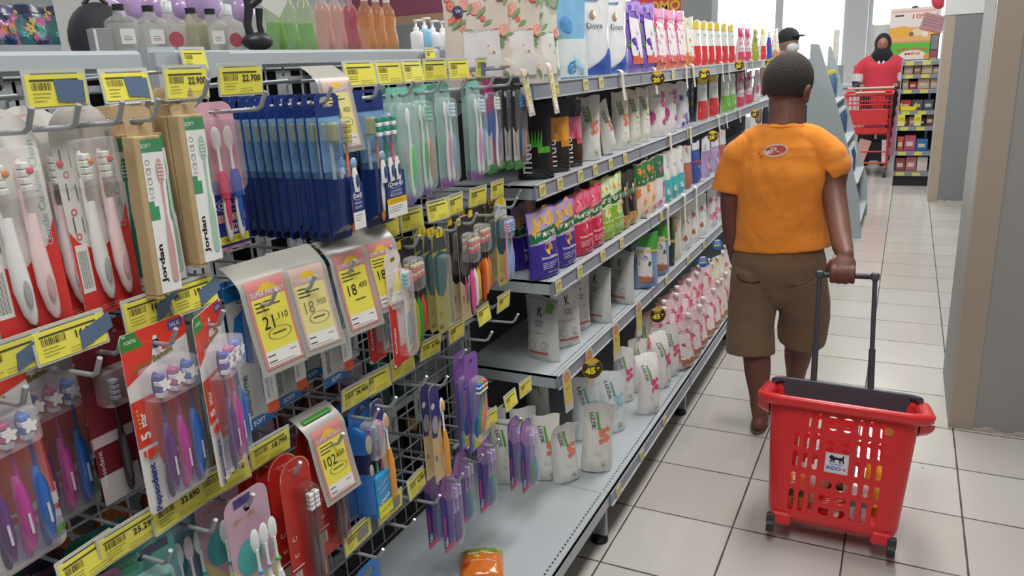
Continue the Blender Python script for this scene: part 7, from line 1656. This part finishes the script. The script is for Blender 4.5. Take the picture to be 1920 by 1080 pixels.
# grey slanted end panel with blue goods behind
ep = thing('display_end_panel', 'tall pale grey slanted end panel beyond the boy', 'end panel', (-.64, 6.0, 0)); g = G(); EPM = mat('#a9b4b8', rough=.5)
g.prism([(-.0, 0), (.42, 0), (.385, .3), (.30, .62), (.20, .95), (.10, 1.25), (.06, 1.365), (.05, 1.375), (.004, 1.38), (0, 1.37)], 0, .02, EPM); g.build('panel', ep)
g = G(); g.prism([(.0, 0), (.42, 0), (.40, .3), (.30, .62), (.19, .95), (.10, 1.25), (.06, 1.36), (.04, 1.36), (.03, .1)], .9, .92, EPM); g.build('rear_panel', ep)
for z, xr in ((.12, .4), (.40, .36), (.68, .27), (.96, .18)):
    g = G(); g.box((xr/2+.01, .46, z), (xr, .88, .012), PAINT); g.build('shelf', ep)
for li, (z, xr, cs) in enumerate(((.126, .38, ('#3a4e66', '#2c4260')), (.406, .34, ('#38506c', '#d8d4d0', '#2f4a70')), (.686, .25, ('#44688e', '#2f4f78')), (.966, .16, ('#56809e', '#4a6a88')))):
    for k in range(5):
        t = thing('blue_bottle', 'blue bottle on the slanted display, %s row from the floor, %s from the front' % (ORD[li], ORD[k]), 'bottle', (-.66+xr-.04, 6.08+.17*k, z+.0005), group='blue bottles on the slanted display'); c = cs[k % len(cs)]
        g = G(); g.lathe([(.032, 0), (.036, .005), (.036, .14), (.02, .19)], P(c), 12); g.build('body', t); g = G(); g.lathe([(.02, .188), (.02, .215)], P('#e8d83c' if li == 3 else '#e4e8ea'), 10); g.build('cap', t)
# counter things by the window
t = thing('checkout_counter', 'white checkout counter in front of the windows', 'counter', (-1.2, 11.6, 0)); g = G(); g.box((0, 0, .42), (1.5, .6, .84), P('#d9dcdc', rough=.5), b=.01); g.build('cabinet', t); g = G(); g.box((0, 0, .86), (1.6, .7, .04), P('#c9cdcd', rough=.4), b=.008); g.build('worktop', t)
item('monitor', 'grey screen standing on the checkout counter', 'screen', (-.95, 11.6, .881), (.3, .05, .25), '#9aa6a6')
item('red_box', 'red box standing on the checkout counter', 'box', (-.62, 11.6, .881), (.1, .12, .24), '#d8606c')
t = thing('white_pole', 'thin white post standing left of the trolley', 'post', (-.78, 9.9, 0)); g = G(); g.tube([(0, 0, 0), (0, 0, 1.55)], .03, P('#d8d8d0'), 14); g.build('post', t); g = G(); g.lathe([(.09, 0), (.09, .01), (.03, .02)], P('#c8c8c4'), 16); g.build('foot', t)
t = thing('barrier_rail', 'thin dark barrier rail left of the trolley', 'barrier', (-1.0, 9.9, 0)); g = G(); g.tube([(-.3, 0, .62), (.2, 0, .62)], .008, DGR, 6); g.tube([(.2, 0, 0), (.2, 0, .75)], .010, DGR, 6); g.tube([(-.3, 0, 0), (-.3, 0, .62)], .010, DGR, 6); g.build('rail', t)
# board on the right wall behind the worker
t = thing('partition', 'plain white partition panel behind the worker', 'partition', (-.1, 11.0, 0)); g = G(); g.box((0, 0, .8), (.7, .04, 1.6), P('#d3dad6', rough=.6)); g.build('panel', t); g = G(); g.box((-.36, 0, .8), (.03, .06, 1.62), P('#c4c8c8')); g.build('edge_post', t)
bpy.context.view_layer.update()
